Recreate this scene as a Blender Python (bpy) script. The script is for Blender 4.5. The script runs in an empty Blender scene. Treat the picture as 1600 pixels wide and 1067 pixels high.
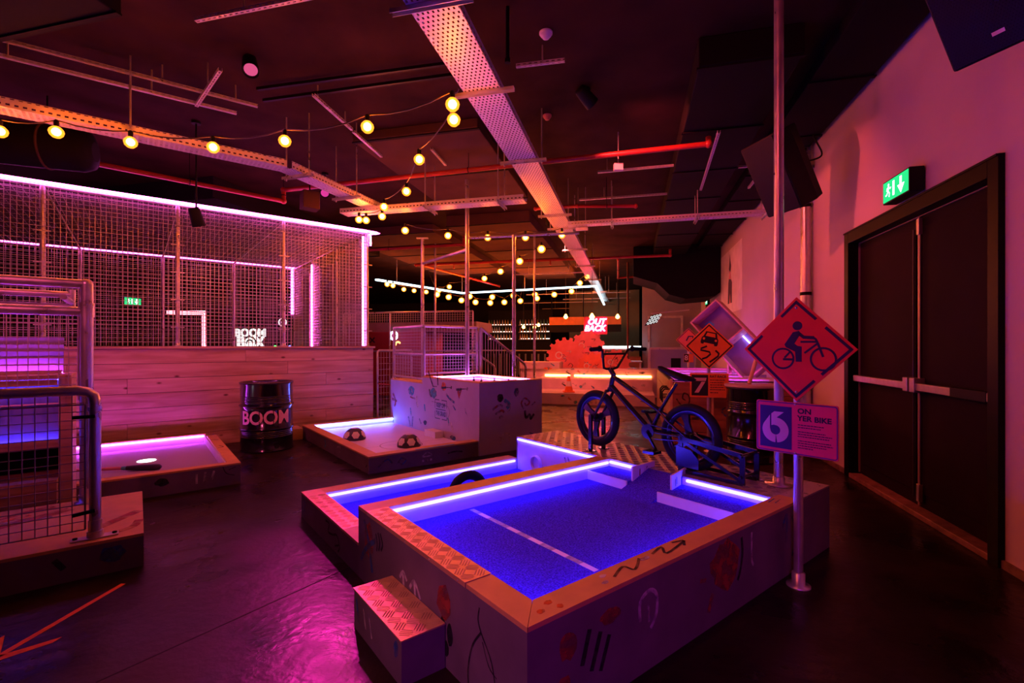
import bpy, bmesh, math, random
from mathutils import Vector, Matrix

random.seed(7)
SC = bpy.context.scene
COL = SC.collection
H = 1.35            # camera height in metres
F = 749.0           # focal length in pixels of the 1600 px wide frame
HY = 540.0          # horizon row

# ------------------------------------------------------------------ camera
cam_d = bpy.data.cameras.new('camera')
cam_d.sensor_width = 36.0
cam_d.lens = 36.0 * F / 1600.0
cam_d.shift_y = (HY - 533.5) / 1600.0
cam_d.clip_start = 0.02
cam_d.clip_end = 200
cam = bpy.data.objects.new('camera', cam_d)
cam.location = (0, 0, H)
cam.rotation_euler = (math.pi / 2, 0, 0)
COL.objects.link(cam)
SC.camera = cam

# ------------------------------------------------------------------ world, view
w = bpy.data.worlds.new('world')
SC.world = w
w.use_nodes = True
w.node_tree.nodes['Background'].inputs[0].default_value = (0.010, 0.002, 0.003, 1)
w.node_tree.nodes['Background'].inputs[1].default_value = 0.3
SC.view_settings.view_transform = 'Standard'
SC.view_settings.look = 'None'
SC.view_settings.exposure = 0.0
SC.view_settings.gamma = 1.0
SC.view_settings.use_curve_mapping = False
SC.cycles.use_denoising = True
SC.cycles.max_bounces = 6
SC.cycles.diffuse_bounces = 3
SC.cycles.glossy_bounces = 3
SC.cycles.transparent_max_bounces = 12
SC.cycles.sample_clamp_indirect = 6.0
SC.cycles.caustics_reflective = False
SC.cycles.caustics_refractive = False

# light levels, all in one place
L_BULB = (400.0, 64.0, 4.0)
L_BLUE = (2.3, 1.5, 46.0)
L_VIOLET = (34.0, 3.0, 55.0)
L_MAGENTA = (30.0, 3.0, 19.0)
L_WHITE = (2.6, 3.6, 4.0)
L_ORANGE = (30.0, 9.0, 2.0)
L_RED = (90.0, 5.0, 12.0)
L_TOPWHITE = (45.0, 10.0, 85.0)

# ------------------------------------------------------------------ frames
TU = math.radians(38.0)    # platform frame: local x = u, local y = v
TR = math.radians(-14.0)   # room frame: local x = s (to the right), local y = r (away)

def rot2(a, x, y):
    return (x * math.cos(a) - y * math.sin(a), x * math.sin(a) + y * math.cos(a))

def U(u, v, z=0.0):
    x, y = rot2(TU, u, v)
    return Vector((x, y, z))

def RM(s, r, z=0.0):
    x, y = rot2(TR, s, r)
    return Vector((x, y, z))

def toU(p):
    x, y = rot2(-TU, p.x, p.y)
    return Vector((x, y, p.z))

def toR(p):
    x, y = rot2(-TR, p.x, p.y)
    return Vector((x, y, p.z))

def atz(px, py, z):
    d = (H - z) * F / (py - HY)
    return Vector(((px - 800) * d / F, d, z))

def atd(px, py, d):
    return Vector(((px - 800) * d / F, d, H - (py - HY) * d / F))

# ------------------------------------------------------------------ materials
MATS = {}

def mat(name, col, rough=0.5, metal=0.0, var=0.12, scale=6.0, bump=0.0, bscale=80.0,
        emis=None, spec=0.5, stretch=(1, 1, 1), col2=None, rvar=0.0, coat=0.0):
    if name in MATS:
        return MATS[name]
    m = bpy.data.materials.new(name)
    m.use_nodes = True
    nt = m.node_tree
    b = nt.nodes['Principled BSDF']
    b.inputs['Base Color'].default_value = (*col, 1)
    b.inputs['Roughness'].default_value = rough
    b.inputs['Metallic'].default_value = metal
    b.inputs['Specular IOR Level'].default_value = spec
    if coat:
        b.inputs['Coat Weight'].default_value = coat
        b.inputs['Coat Roughness'].default_value = 0.12
    tc = nt.nodes.new('ShaderNodeTexCoord')
    mp = nt.nodes.new('ShaderNodeMapping')
    mp.inputs['Scale'].default_value = stretch
    nt.links.new(tc.outputs['Object'], mp.inputs['Vector'])
    if var > 0:
        n = nt.nodes.new('ShaderNodeTexNoise')
        n.inputs['Scale'].default_value = scale
        n.inputs['Detail'].default_value = 5
        nt.links.new(mp.outputs[0], n.inputs['Vector'])
        r = nt.nodes.new('ShaderNodeValToRGB')
        r.color_ramp.elements[0].position = 0.3
        r.color_ramp.elements[1].position = 0.72
        c2 = col2 if col2 else tuple(min(1.0, c * (1 + var)) for c in col)
        c1 = tuple(c * (1 - var) for c in col)
        r.color_ramp.elements[0].color = (*c1, 1)
        r.color_ramp.elements[1].color = (*c2, 1)
        nt.links.new(n.outputs['Fac'], r.inputs['Fac'])
        nt.links.new(r.outputs['Color'], b.inputs['Base Color'])
        if rvar > 0:
            mr = nt.nodes.new('ShaderNodeMapRange')
            mr.inputs['From Min'].default_value = 0.3
            mr.inputs['From Max'].default_value = 0.7
            mr.inputs['To Min'].default_value = max(0.02, rough - rvar)
            mr.inputs['To Max'].default_value = min(1.0, rough + rvar)
            nt.links.new(n.outputs['Fac'], mr.inputs['Value'])
            nt.links.new(mr.outputs[0], b.inputs['Roughness'])
    if bump > 0:
        n2 = nt.nodes.new('ShaderNodeTexNoise')
        n2.inputs['Scale'].default_value = bscale
        n2.inputs['Detail'].default_value = 4
        nt.links.new(mp.outputs[0], n2.inputs['Vector'])
        bp = nt.nodes.new('ShaderNodeBump')
        bp.inputs['Strength'].default_value = bump
        bp.inputs['Distance'].default_value = 0.01
        nt.links.new(n2.outputs['Fac'], bp.inputs['Height'])
        nt.links.new(bp.outputs['Normal'], b.inputs['Normal'])
    if emis:
        mx = max(emis)
        b.inputs['Emission Color'].default_value = (emis[0] / mx, emis[1] / mx, emis[2] / mx, 1)
        b.inputs['Emission Strength'].default_value = mx
    MATS[name] = m
    return m

def glow(name, rgb):
    if name in MATS:
        return MATS[name]
    m = bpy.data.materials.new(name)
    m.use_nodes = True
    nt = m.node_tree
    nt.nodes.clear()
    o = nt.nodes.new('ShaderNodeOutputMaterial')
    e = nt.nodes.new('ShaderNodeEmission')
    mx = max(rgb)
    e.inputs[0].default_value = (rgb[0] / mx, rgb[1] / mx, rgb[2] / mx, 1)
    e.inputs[1].default_value = mx
    nt.links.new(e.outputs[0], o.inputs[0])
    MATS[name] = m
    return m

def wood_mat(name, c1, c2, axis=0, rough=0.6):
    """grain stretched along one local axis, with darker knots"""
    if name in MATS:
        return MATS[name]
    m = bpy.data.materials.new(name)
    m.use_nodes = True
    nt = m.node_tree
    b = nt.nodes['Principled BSDF']
    b.inputs['Roughness'].default_value = rough
    tc = nt.nodes.new('ShaderNodeTexCoord')
    mp = nt.nodes.new('ShaderNodeMapping')
    sc = [14.0, 14.0, 14.0]
    sc[axis] = 1.3
    mp.inputs['Scale'].default_value = sc
    oi = nt.nodes.new('ShaderNodeObjectInfo')
    ad = nt.nodes.new('ShaderNodeVectorMath')
    ad.operation = 'ADD'
    ml = nt.nodes.new('ShaderNodeMath')
    ml.operation = 'MULTIPLY'
    ml.inputs[1].default_value = 31.0
    nt.links.new(oi.outputs['Random'], ml.inputs[0])
    nt.links.new(tc.outputs['Object'], ad.inputs[0])
    nt.links.new(ml.outputs[0], ad.inputs[1])
    nt.links.new(ad.outputs[0], mp.inputs['Vector'])
    n = nt.nodes.new('ShaderNodeTexNoise')
    n.inputs['Scale'].default_value = 1.0
    n.inputs['Detail'].default_value = 6
    n.inputs['Distortion'].default_value = 0.6
    nt.links.new(mp.outputs[0], n.inputs['Vector'])
    r = nt.nodes.new('ShaderNodeValToRGB')
    r.color_ramp.elements[0].position = 0.32
    r.color_ramp.elements[1].position = 0.68
    r.color_ramp.elements[0].color = (*c1, 1)
    r.color_ramp.elements[1].color = (*c2, 1)
    nt.links.new(n.outputs['Fac'], r.inputs['Fac'])
    # knots
    mp2 = nt.nodes.new('ShaderNodeMapping')
    s2 = [5.0, 5.0, 5.0]
    s2[axis] = 2.6
    mp2.inputs['Scale'].default_value = s2
    nt.links.new(ad.outputs[0], mp2.inputs['Vector'])
    vo = nt.nodes.new('ShaderNodeTexVoronoi')
    vo.inputs['Scale'].default_value = 1.0
    nt.links.new(mp2.outputs[0], vo.inputs['Vector'])
    r2 = nt.nodes.new('ShaderNodeValToRGB')
    r2.color_ramp.elements[0].position = 0.04
    r2.color_ramp.elements[1].position = 0.10
    r2.color_ramp.elements[0].color = (0.25, 0.16, 0.1, 1)
    r2.color_ramp.elements[1].color = (1, 1, 1, 1)
    nt.links.new(vo.outputs['Distance'], r2.inputs['Fac'])
    mx = nt.nodes.new('ShaderNodeMix')
    mx.data_type = 'RGBA'
    mx.blend_type = 'MULTIPLY'
    mx.inputs['Factor'].default_value = 1.0
    nt.links.new(r.outputs['Color'], mx.inputs[6])
    nt.links.new(r2.outputs['Color'], mx.inputs[7])
    nt.links.new(mx.outputs[2], b.inputs['Base Color'])
    MATS[name] = m
    return m

def perf_mat(name, col, pitch, hole, rough=0.35, axis=(0, 1), frac=0.5):
    """galvanised sheet with rows of punched holes one can look through"""
    if name in MATS:
        return MATS[name]
    m = bpy.data.materials.new(name)
    m.use_nodes = True
    nt = m.node_tree
    b = nt.nodes['Principled BSDF']
    b.inputs['Base Color'].default_value = (*col, 1)
    b.inputs['Metallic'].default_value = 0.35
    b.inputs['Roughness'].default_value = rough
    tc = nt.nodes.new('ShaderNodeTexCoord')
    sp = nt.nodes.new('ShaderNodeSeparateXYZ')
    nt.links.new(tc.outputs['Object'], sp.inputs[0])

    def math_n(op, a, bb=None):
        n = nt.nodes.new('ShaderNodeMath')
        n.operation = op
        for i, q in enumerate((a, bb)):
            if q is None:
                continue
            if isinstance(q, (int, float)):
                n.inputs[i].default_value = q
            else:
                nt.links.new(q, n.inputs[i])
        return n.outputs[0]
    cells = []
    for k, (p, hsz) in zip(axis, zip(pitch, hole)):
        q = math_n('DIVIDE', sp.outputs[k], p)
        fr = math_n('FRACT', q)
        cells.append((q, fr, hsz))
    (qa, fa, ha), (qb, fb, hb) = cells
    fl = math_n('FLOOR', qb)
    par = math_n('MODULO', fl, 2.0)
    par = math_n('ABSOLUTE', par)
    sh = math_n('MULTIPLY', par, frac)
    fa2 = math_n('FRACT', math_n('ADD', qa, sh))
    ina = math_n('LESS_THAN', math_n('ABSOLUTE', math_n('SUBTRACT', fa2, 0.5)), ha / 2)
    inb = math_n('LESS_THAN', math_n('ABSOLUTE', math_n('SUBTRACT', fb, 0.5)), hb / 2)
    msk = math_n('MULTIPLY', ina, inb)
    n = nt.nodes.new('ShaderNodeTexNoise')
    n.inputs['Scale'].default_value = 5.0
    nt.links.new(tc.outputs['Object'], n.inputs['Vector'])
    mr = nt.nodes.new('ShaderNodeMapRange')
    mr.inputs['To Min'].default_value = rough - 0.1
    mr.inputs['To Max'].default_value = rough + 0.15
    nt.links.new(n.outputs['Fac'], mr.inputs['Value'])
    nt.links.new(mr.outputs[0], b.inputs['Roughness'])
    inv = math_n('SUBTRACT', 1.0, msk)
    nt.links.new(inv, b.inputs['Alpha'])
    MATS[name] = m
    return m

def spray(name, col):
    """spray paint: patchy cover that lets the board show through"""
    if name in MATS:
        return MATS[name]
    m = mat(name, col, 0.65, 0, 0)
    nt = m.node_tree
    b = nt.nodes['Principled BSDF']
    tc = nt.nodes.new('ShaderNodeTexCoord')
    n = nt.nodes.new('ShaderNodeTexNoise')
    n.inputs['Scale'].default_value = 16.0
    n.inputs['Detail'].default_value = 8
    nt.links.new(tc.outputs['Object'], n.inputs['Vector'])
    mr = nt.nodes.new('ShaderNodeMapRange')
    mr.inputs['From Min'].default_value = 0.36
    mr.inputs['From Max'].default_value = 0.62
    mr.inputs['To Min'].default_value = 0.5 if max(col) < 0.05 else 0.15
    mr.inputs['To Max'].default_value = 1.0 if max(col) < 0.05 else 0.85
    nt.links.new(n.outputs['Fac'], mr.inputs['Value'])
    nt.links.new(mr.outputs[0], b.inputs['Alpha'])
    return m

# ------------------------------------------------------------------ mesh builder
ZV = Vector((0, 0, 1))

class MB:
    def __init__(self, off=(0, 0, 0)):
        self.v, self.f, self.s = [], [], []
        self.off = Vector(off)

    def add(self, vs, fs, smooth=False):
        b = len(self.v)
        self.v += [Vector(q) - self.off for q in vs]
        self.f += [tuple(i + b for i in f) for f in fs]
        self.s += [smooth] * len(fs)
        return self

    def box(self, x0, x1, y0, y1, z0, z1):
        vs = [(x, y, z) for z in (z0, z1) for y in (y0, y1) for x in (x0, x1)]
        return self.add(vs, [(0, 2, 3, 1), (4, 5, 7, 6), (0, 1, 5, 4), (2, 6, 7, 3), (0, 4, 6, 2), (1, 3, 7, 5)])

    def obox(self, c, a, b, n):
        c, a, b, n = Vector(c), Vector(a), Vector(b), Vector(n)
        vs = [c + a * i + b * j + n * k for k in (-1, 1) for j in (-1, 1) for i in (-1, 1)]
        return self.add(vs, [(0, 2, 3, 1), (4, 5, 7, 6), (0, 1, 5, 4), (2, 6, 7, 3), (0, 4, 6, 2), (1, 3, 7, 5)])

    def bar(self, p0, p1, wd, ht, up=(0, 0, 1)):
        p0, p1, up = Vector(p0), Vector(p1), Vector(up)
        d = (p1 - p0)
        L = d.length
        d = d.normalized()
        if abs(d.dot(up)) > 0.98:
            up = Vector((1, 0, 0))
        sd = d.cross(up).normalized()
        up = sd.cross(d).normalized()
        return self.obox((p0 + p1) / 2, d * L / 2, sd * wd / 2, up * ht / 2)

    def path(self, pts, r, n=8, closed=False, caps=True):
        pts = [Vector(p) for p in pts]
        m = len(pts)
        rr = r if isinstance(r, (list, tuple)) else [r] * m
        vs, fs = [], []
        prev = None
        for i, p in enumerate(pts):
            if closed:
                t = (pts[(i + 1) % m] - pts[i - 1]).normalized()
            elif i == 0:
                t = (pts[1] - p).normalized()
            elif i == m - 1:
                t = (p - pts[-2]).normalized()
            else:
                t = ((pts[i + 1] - p).normalized() + (p - pts[i - 1]).normalized()).normalized()
            if prev is None:
                a = Vector((0, 0, 1)) if abs(t.z) < 0.9 else Vector((1, 0, 0))
                a = (a - t * a.dot(t)).normalized()
            else:
                a = (prev - t * prev.dot(t))
                a = a.normalized() if a.length > 1e-6 else t.orthogonal().normalized()
            prev = a
            b = t.cross(a)
            for k in range(n):
                an = 2 * math.pi * k / n
                vs.append(p + (a * math.cos(an) + b * math.sin(an)) * rr[i])
        for i in range(m if closed else m - 1):
            i2 = (i + 1) % m
            for k in range(n):
                k2 = (k + 1) % n
                fs.append((i * n + k, i * n + k2, i2 * n + k2, i2 * n + k))
        self.add(vs, fs, True)
        if caps and not closed:
            self.add(vs[:n], [tuple(range(n - 1, -1, -1))])
            self.add(vs[-n:], [tuple(range(n))])
        return self

    def tube(self, p0, p1, r, n=10, r2=None):
        return self.path([p0, p1], [r, r if r2 is None else r2], n)

    def lathe(self, prof, c=(0, 0, 0), n=24, ax=(0, 0, 1), smooth=True, caps=True):
        c, ax = Vector(c), Vector(ax).normalized()
        a = ax.orthogonal().normalized()
        b = ax.cross(a)
        vs, fs = [], []
        for (r, z) in prof:
            for k in range(n):
                an = 2 * math.pi * k / n
                vs.append(c + ax * z + (a * math.cos(an) + b * math.sin(an)) * r)
        for i in range(len(prof) - 1):
            for k in range(n):
                k2 = (k + 1) % n
                fs.append((i * n + k, i * n + k2, (i + 1) * n + k2, (i + 1) * n + k))
        self.add(vs, fs, smooth)
        if caps and prof[0][0] > 1e-5:
            self.add(vs[:n], [tuple(range(n - 1, -1, -1))])
        if caps and prof[-1][0] > 1e-5:
            self.add(vs[-n:], [tuple(range(n))])
        return self

    def ball(self, c, r, nu=12, nv=8, sc=(1, 1, 1)):
        prof = []
        c = Vector(c)
        vs, fs = [], []
        for i in range(nv + 1):
            t = math.pi * i / nv
            for k in range(nu):
                an = 2 * math.pi * k / nu
                vs.append(c + Vector((r * math.sin(t) * math.cos(an) * sc[0], r * math.sin(t) * math.sin(an) * sc[1], -r * math.cos(t) * sc[2])))
        for i in range(nv):
            for k in range(nu):
                k2 = (k + 1) % nu
                fs.append((i * nu + k, i * nu + k2, (i + 1) * nu + k2, (i + 1) * nu + k))
        return self.add(vs, fs, True)

    def torus(self, c, ax, R, r, n=32, m=10, sc=1.0):
        c, ax = Vector(c), Vector(ax).normalized()
        a = ax.orthogonal().normalized()
        b = ax.cross(a)
        vs, fs = [], []
        for i in range(n):
            t = 2 * math.pi * i / n
            d = a * math.cos(t) + b * math.sin(t)
            for k in range(m):
                q = 2 * math.pi * k / m
                vs.append(c + d * (R + r * math.cos(q)) + ax * r * sc * math.sin(q))
        for i in range(n):
            i2 = (i + 1) % n
            for k in range(m):
                k2 = (k + 1) % m
                fs.append((i * m + k, i2 * m + k, i2 * m + k2, i * m + k2))
        return self.add(vs, fs, True)

    def prism(self, poly, o, ax, ay, dep):
        o, ax, ay = Vector(o), Vector(ax), Vector(ay)
        n = ax.cross(ay).normalized()
        m = len(poly)
        vs = [o + ax * x + ay * y for x, y in poly] + [o + ax * x + ay * y + n * dep for x, y in poly]
        area = sum(poly[i][0] * poly[(i + 1) % m][1] - poly[(i + 1) % m][0] * poly[i][1] for i in range(m))
        top, bot = tuple(range(m, 2 * m)), tuple(range(m - 1, -1, -1))
        sides = [(i, (i + 1) % m, (i + 1) % m + m, i + m) for i in range(m)]
        fs = [top, bot] + sides
        if (area < 0) != (dep < 0):
            fs = [tuple(reversed(f)) for f in fs]
        return self.add(vs, fs)

    def stroke(self, pts, wd, o, ax, ay, dep=0.0015):
        """a flat painted stroke, pts in the plane (ax, ay)"""
        P = [Vector((p[0], p[1])) for p in pts]
        L, Rr = [], []
        for i, p in enumerate(P):
            if i == 0:
                t = P[1] - p
            elif i == len(P) - 1:
                t = p - P[-2]
            else:
                t = P[i + 1] - P[i - 1]
            t = t.normalized() if t.length > 1e-9 else Vector((1, 0))
            nn = Vector((-t.y, t.x)) * wd / 2
            L.append(p + nn)
            Rr.append(p - nn)
        o, ax, ay = Vector(o), Vector(ax), Vector(ay)
        n = ax.cross(ay).normalized() * dep
        vs = [o + ax * q.x + ay * q.y + n for q in L] + [o + ax * q.x + ay * q.y + n for q in Rr]
        m = len(P)
        fs = [(i + m, i + 1 + m, i + 1, i) for i in range(m - 1)]
        return self.add(vs, fs)

    def ring(self, c2, R, wd, o, ax, ay, dep=0.0015, a0=0, a1=360, n=28):
        pts = [(c2[0] + R * math.cos(math.radians(a0 + (a1 - a0) * i / n)), c2[1] + R * math.sin(math.radians(a0 + (a1 - a0) * i / n))) for i in range(n + 1)]
        return self.stroke(pts, wd, o, ax, ay, dep)

    def build(self, name, m, parent=None, loc=None, rz=None, bevel=0.0):
        me = bpy.data.meshes.new(name)
        me.from_pydata(self.v, [], self.f)
        me.polygons.foreach_set('use_smooth', self.s)
        me.materials.append(m)
        me.update()
        o = bpy.data.objects.new(name, me)
        COL.objects.link(o)
        if parent is not None:
            o.parent = parent
        if loc is not None:
            o.location = loc
        if rz is not None:
            o.rotation_euler = (0, 0, rz)
        if bevel > 0:
            md = o.modifiers.new('bevel', 'BEVEL')
            md.width = bevel
            md.segments = 2
            md.limit_method = 'ANGLE'
        return o

def tag(o, label=None, cat=None, group=None, kind=None):
    if label:
        o['label'] = label
    if cat:
        o['category'] = cat
    if group:
        o['group'] = group
    if kind:
        o['kind'] = kind
    return o

def thing(name, label, cat, loc=(0, 0, 0), rz=0.0, group=None):
    o = bpy.data.objects.new(name, None)
    o.empty_display_size = 0.1
    COL.objects.link(o)
    o.location = loc
    o.rotation_euler = (0, 0, rz)
    return tag(o, label, cat, group)

def uthing(name, label, cat, u, v, z=0.0, group=None):
    return thing(name, label, cat, U(u, v, z), TU, group)

def rthing(name, label, cat, s, r, z=0.0, group=None):
    return thing(name, label, cat, RM(s, r, z), TR, group)

def share(o, name=None, parent=None, loc=None):
    c = o.copy()
    if name:
        c.name = name
    COL.objects.link(c)
    if parent is not None:
        c.parent = parent
    if loc is not None:
        c.location = loc
    return c

def text_mesh(body, size, ext=0.0, shear=0.0, bold=0.0, align='CENTER', spacing=1.0):
    cu = bpy.data.curves.new('lettering', 'FONT')
    cu.body = body
    cu.size = size
    cu.extrude = ext
    cu.shear = shear
    cu.offset = bold
    cu.align_x = align
    cu.align_y = 'CENTER'
    cu.space_character = spacing
    cu.resolution_u = 3
    ob = bpy.data.objects.new('lettering', cu)
    COL.objects.link(ob)
    dg = bpy.context.evaluated_depsgraph_get()
    me = bpy.data.meshes.new_from_object(ob.evaluated_get(dg))
    bpy.data.objects.remove(ob)
    bpy.data.curves.remove(cu)
    return me

def text(name, body, size, o, ax, ay, m, parent, ext=0.001, lift=0.002, shear=0.0, bold=0.0, align='CENTER', sx=1.0, spacing=1.0):
    me = text_mesh(body, size, ext, shear, bold, align, spacing)
    ax, ay = Vector(ax).normalized(), Vector(ay).normalized()
    n = ax.cross(ay)
    o = Vector(o) + n * (lift + ext)
    M = Matrix(((ax.x * sx, ay.x, n.x, o.x), (ax.y * sx, ay.y, n.y, o.y), (ax.z * sx, ay.z, n.z, o.z), (0, 0, 0, 1)))
    me.transform(M)
    me.materials.clear()
    me.materials.append(m)
    ob = bpy.data.objects.new(name, me)
    COL.objects.link(ob)
    ob.parent = parent
    return ob

def part(name, m, parent, fn, off=(0, 0, 0), bevel=0.0, kind=None):
    b = MB(off)
    fn(b)
    o = b.build(name, m, parent, bevel=bevel)
    if kind:
        o['kind'] = kind
    return o

def boxpart(name, m, parent, off, x0, x1, y0, y1, z0, z1, bevel=0.0):
    return MB(off).box(x0, x1, y0, y1, z0, z1).build(name, m, parent, bevel=bevel)

def mesh_grid(b, o, ax, ay, la, lb, pa, pb, wd):
    """welded wire mesh in the plane (ax, ay), la by lb, wire pitch pa, pb"""
    o, ax, ay = Vector(o), Vector(ax), Vector(ay)
    n = ax.cross(ay).normalized()
    na, nb = int(la / pa), int(lb / pb)
    for i in range(1, na + 1):
        x = i * la / (na + 1)
        b.obox(o + ax * x + ay * lb / 2 + n * wd * 0.5, ax * wd / 2, ay * lb / 2, n * wd / 2)
    for j in range(1, nb + 1):
        y = j * lb / (nb + 1)
        b.obox(o + ay * y + ax * la / 2 - n * wd * 0.5, ax * la / 2, ay * wd / 2, n * wd / 2)

def curve2(pts, n=6):
    """Catmull-Rom through 2-D or 3-D points"""
    P = [Vector(p) for p in pts]
    out = []
    for i in range(len(P) - 1):
        p0 = P[max(i - 1, 0)]
        p1, p2 = P[i], P[i + 1]
        p3 = P[min(i + 2, len(P) - 1)]
        for k in range(n):
            t = k / n
            out.append(0.5 * ((2 * p1) + (p2 - p0) * t + (2 * p0 - 5 * p1 + 4 * p2 - p3) * t * t + (3 * p1 - p0 - 3 * p2 + p3) * t ** 3))
    out.append(P[-1])
    return out

# ------------------------------------------------------------------ shared materials
M_FLOOR = mat('floor_concrete', (0.013, 0.0055, 0.0045), 0.34, 0, 0.6, 2.2, 0.32, 20, col2=(0.024, 0.010, 0.007), rvar=0.16, spec=0.28)
M_CEIL = mat('ceiling_black', (0.038, 0.015, 0.009), 0.9, 0, 0.4, 2.0, spec=0.1)
M_WALLR = mat('wall_plaster', (0.62, 0.50, 0.48), 0.8, 0, 0.05, 1.5, 0.05, 40)
M_DARKW = mat('wall_black', (0.022, 0.018, 0.018), 0.8, 0, 0.3, 1.0)
M_CREAM = mat('wall_cream', (0.26, 0.21, 0.11), 0.8, 0, 0.12, 2.0)
M_BLACKM = mat('black_steel', (0.005, 0.003, 0.003), 0.45, 0.0, 0.2, 10, spec=0.12)
M_BLACKP = mat('black_plastic', (0.007, 0.006, 0.006), 0.6, 0, 0.15, 10, spec=0.2)
M_DOOR = mat('door_dark', (0.014, 0.004, 0.007), 0.7, 0, 0.15, 3, spec=0.08)
M_GALV = mat('galvanised_steel', (0.62, 0.60, 0.60), 0.36, 0.75, 0.15, 9, rvar=0.12)
M_WIRE = mat('mesh_wire', (0.60, 0.56, 0.54), 0.45, 0.45, 0.0)
M_WIRED = mat('mesh_wire_dark', (0.30, 0.26, 0.26), 0.45, 0.5, 0.0)
M_ALU = mat('brushed_aluminium', (0.66, 0.64, 0.62), 0.32, 0.85, 0.1, 20)
M_CHEQ_LIT = mat('chequer_plate', (0.74, 0.50, 0.24), 0.38, 0.45, 0.12, 16, rvar=0.1)  # orange of the warm lamplight put into the plate colour
M_CHEQD = mat('deck_plate', (0.42, 0.38, 0.42), 0.35, 0.5, 0.12, 16, rvar=0.1)
M_TREADD = mat('deck_tread', (0.34, 0.30, 0.34), 0.35, 0.5, 0.1, 16)
M_TREAD_LIT = mat('tread_bars', (0.56, 0.37, 0.18), 0.42, 0.45, 0.1, 16)  # same lamplight tint in the bars on the rim plates
M_PLY = mat('platform_board', (0.17, 0.13, 0.15), 0.6, 0, 0.16, 5, 0.06, 30)
M_RIM = mat('platform_rim', (0.66, 0.39, 0.13), 0.5, 0, 0.12, 7, 0.04, 40)
M_WHITEB = mat('white_board', (0.80, 0.80, 0.80), 0.5, 0, 0.06, 8)
M_TURF = mat('blue_turf', (0.075, 0.04, 0.55), 0.95, 0, 0.45, 120, 1.0, 220, col2=(0.16, 0.085, 1.0), spec=0.03)
M_TURFG = mat('grey_turf', (0.46, 0.40, 0.46), 0.9, 0, 0.3, 160, 0.8, 260, spec=0.1)
M_TAPE = mat('tape_white', (0.86, 0.80, 0.80), 0.5, 0, 0.05)
M_TAPEG = mat('tape_worn', (0.42, 0.40, 0.46), 0.6, 0, 0.35, 40)
M_BLUE = glow('led_blue', L_BLUE)
M_VIOLET = glow('led_violet', L_VIOLET)
M_MAG = glow('led_magenta', L_MAGENTA)
M_LEDW = glow('led_white', L_WHITE)
M_LEDO = glow('led_orange', L_ORANGE)
M_NEON = glow('neon_red', L_RED)
M_PBLACK = mat('paint_black', (0.012, 0.012, 0.014), 0.6, 0, 0)
M_PRED = mat('paint_red', (0.42, 0.06, 0.04), 0.6, 0, 0)
M_PORANGE = mat('paint_orange', (0.85, 0.17, 0.02), 0.6, 0, 0.1, 20)
M_PBLUE = mat('paint_blue', (0.05, 0.16, 0.42), 0.6, 0, 0)
M_PCYAN = mat('paint_cyan', (0.10, 0.48, 0.60), 0.6, 0, 0)
M_PWHITE = mat('paint_white', (0.80, 0.74, 0.72), 0.6, 0, 0)
M_SORANGE = mat('sign_orange', (0.86, 0.22, 0.035), 0.45, 0, 0.12, 5)
M_SRED = mat('sign_redorange', (0.90, 0.055, 0.03), 0.45, 0, 0.10, 5)
M_SIGNBLK = mat('sign_black', (0.014, 0.012, 0.018), 0.5, 0, 0)
M_REDP = mat('red_pipe', (0.38, 0.028, 0.016), 0.4, 0, 0.1)
M_STRUT = perf_mat('slotted_strut', (0.62, 0.58, 0.60), (0.05, 0.032), (0.55, 0.35), axis=(0, 1), frac=0.0)
M_STRUTS = perf_mat('slotted_strut_side', (0.62, 0.58, 0.60), (0.05, 0.028), (0.55, 0.42), axis=(0, 2), frac=0.0)
M_TRAY = perf_mat('perforated_tray', (0.74, 0.70, 0.72), (0.034, 0.040), (0.42, 0.58), rough=0.42, axis=(0, 1), frac=0.5)
M_TRAYW = perf_mat('perforated_tray_side', (0.74, 0.70, 0.72), (0.05, 0.05), (0.5, 0.3), rough=0.38, axis=(1, 2), frac=0.5)
M_GREEN = None

WOODX = wood_mat('pine_planks', (0.42, 0.24, 0.14), (0.66, 0.44, 0.30), 0)
WOODD = wood_mat('dark_planks', (0.20, 0.07, 0.04), (0.34, 0.14, 0.08), 0)
WOODL = wood_mat('pale_wood', (0.55, 0.36, 0.22), (0.72, 0.52, 0.36), 2)

# ------------------------------------------------------------------ the room
CEIL = 3.95
SW = 2.195           # plane of the right wall
RB, RF, SL = 27.0, -4.0, -16.5

def struct(name, b, m, parent=None, kind='structure', **k):
    o = b.build(name, m, parent, **k)
    if kind and parent is None:
        o['kind'] = kind
    return o

def room_part(name, m, x0, x1, y0, y1, z0, z1, parent=None):
    o = MB().box(x0, x1, y0, y1, z0, z1).build(name, m, parent, rz=TR if parent is None else None)
    if parent is None:
        o['kind'] = 'structure'
    return o

floor = room_part('floor', M_FLOOR, SL - 0.2, SW + 0.2, RF - 0.2, RB + 0.2, -0.2, 0.0)
ceiling = room_part('ceiling', M_CEIL, SL - 0.2, SW + 0.2, RF - 0.2, RB + 0.2, CEIL, CEIL + 0.2)
room_part('wall_left', M_DARKW, SL - 0.2, SL, RF, RB, 0, CEIL)
room_part('wall_back', M_DARKW, SL, SW, RB, RB + 0.2, 0, CEIL)
room_part('wall_front', M_DARKW, SL, SW, RF - 0.2, RF, 0, CEIL)

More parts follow.
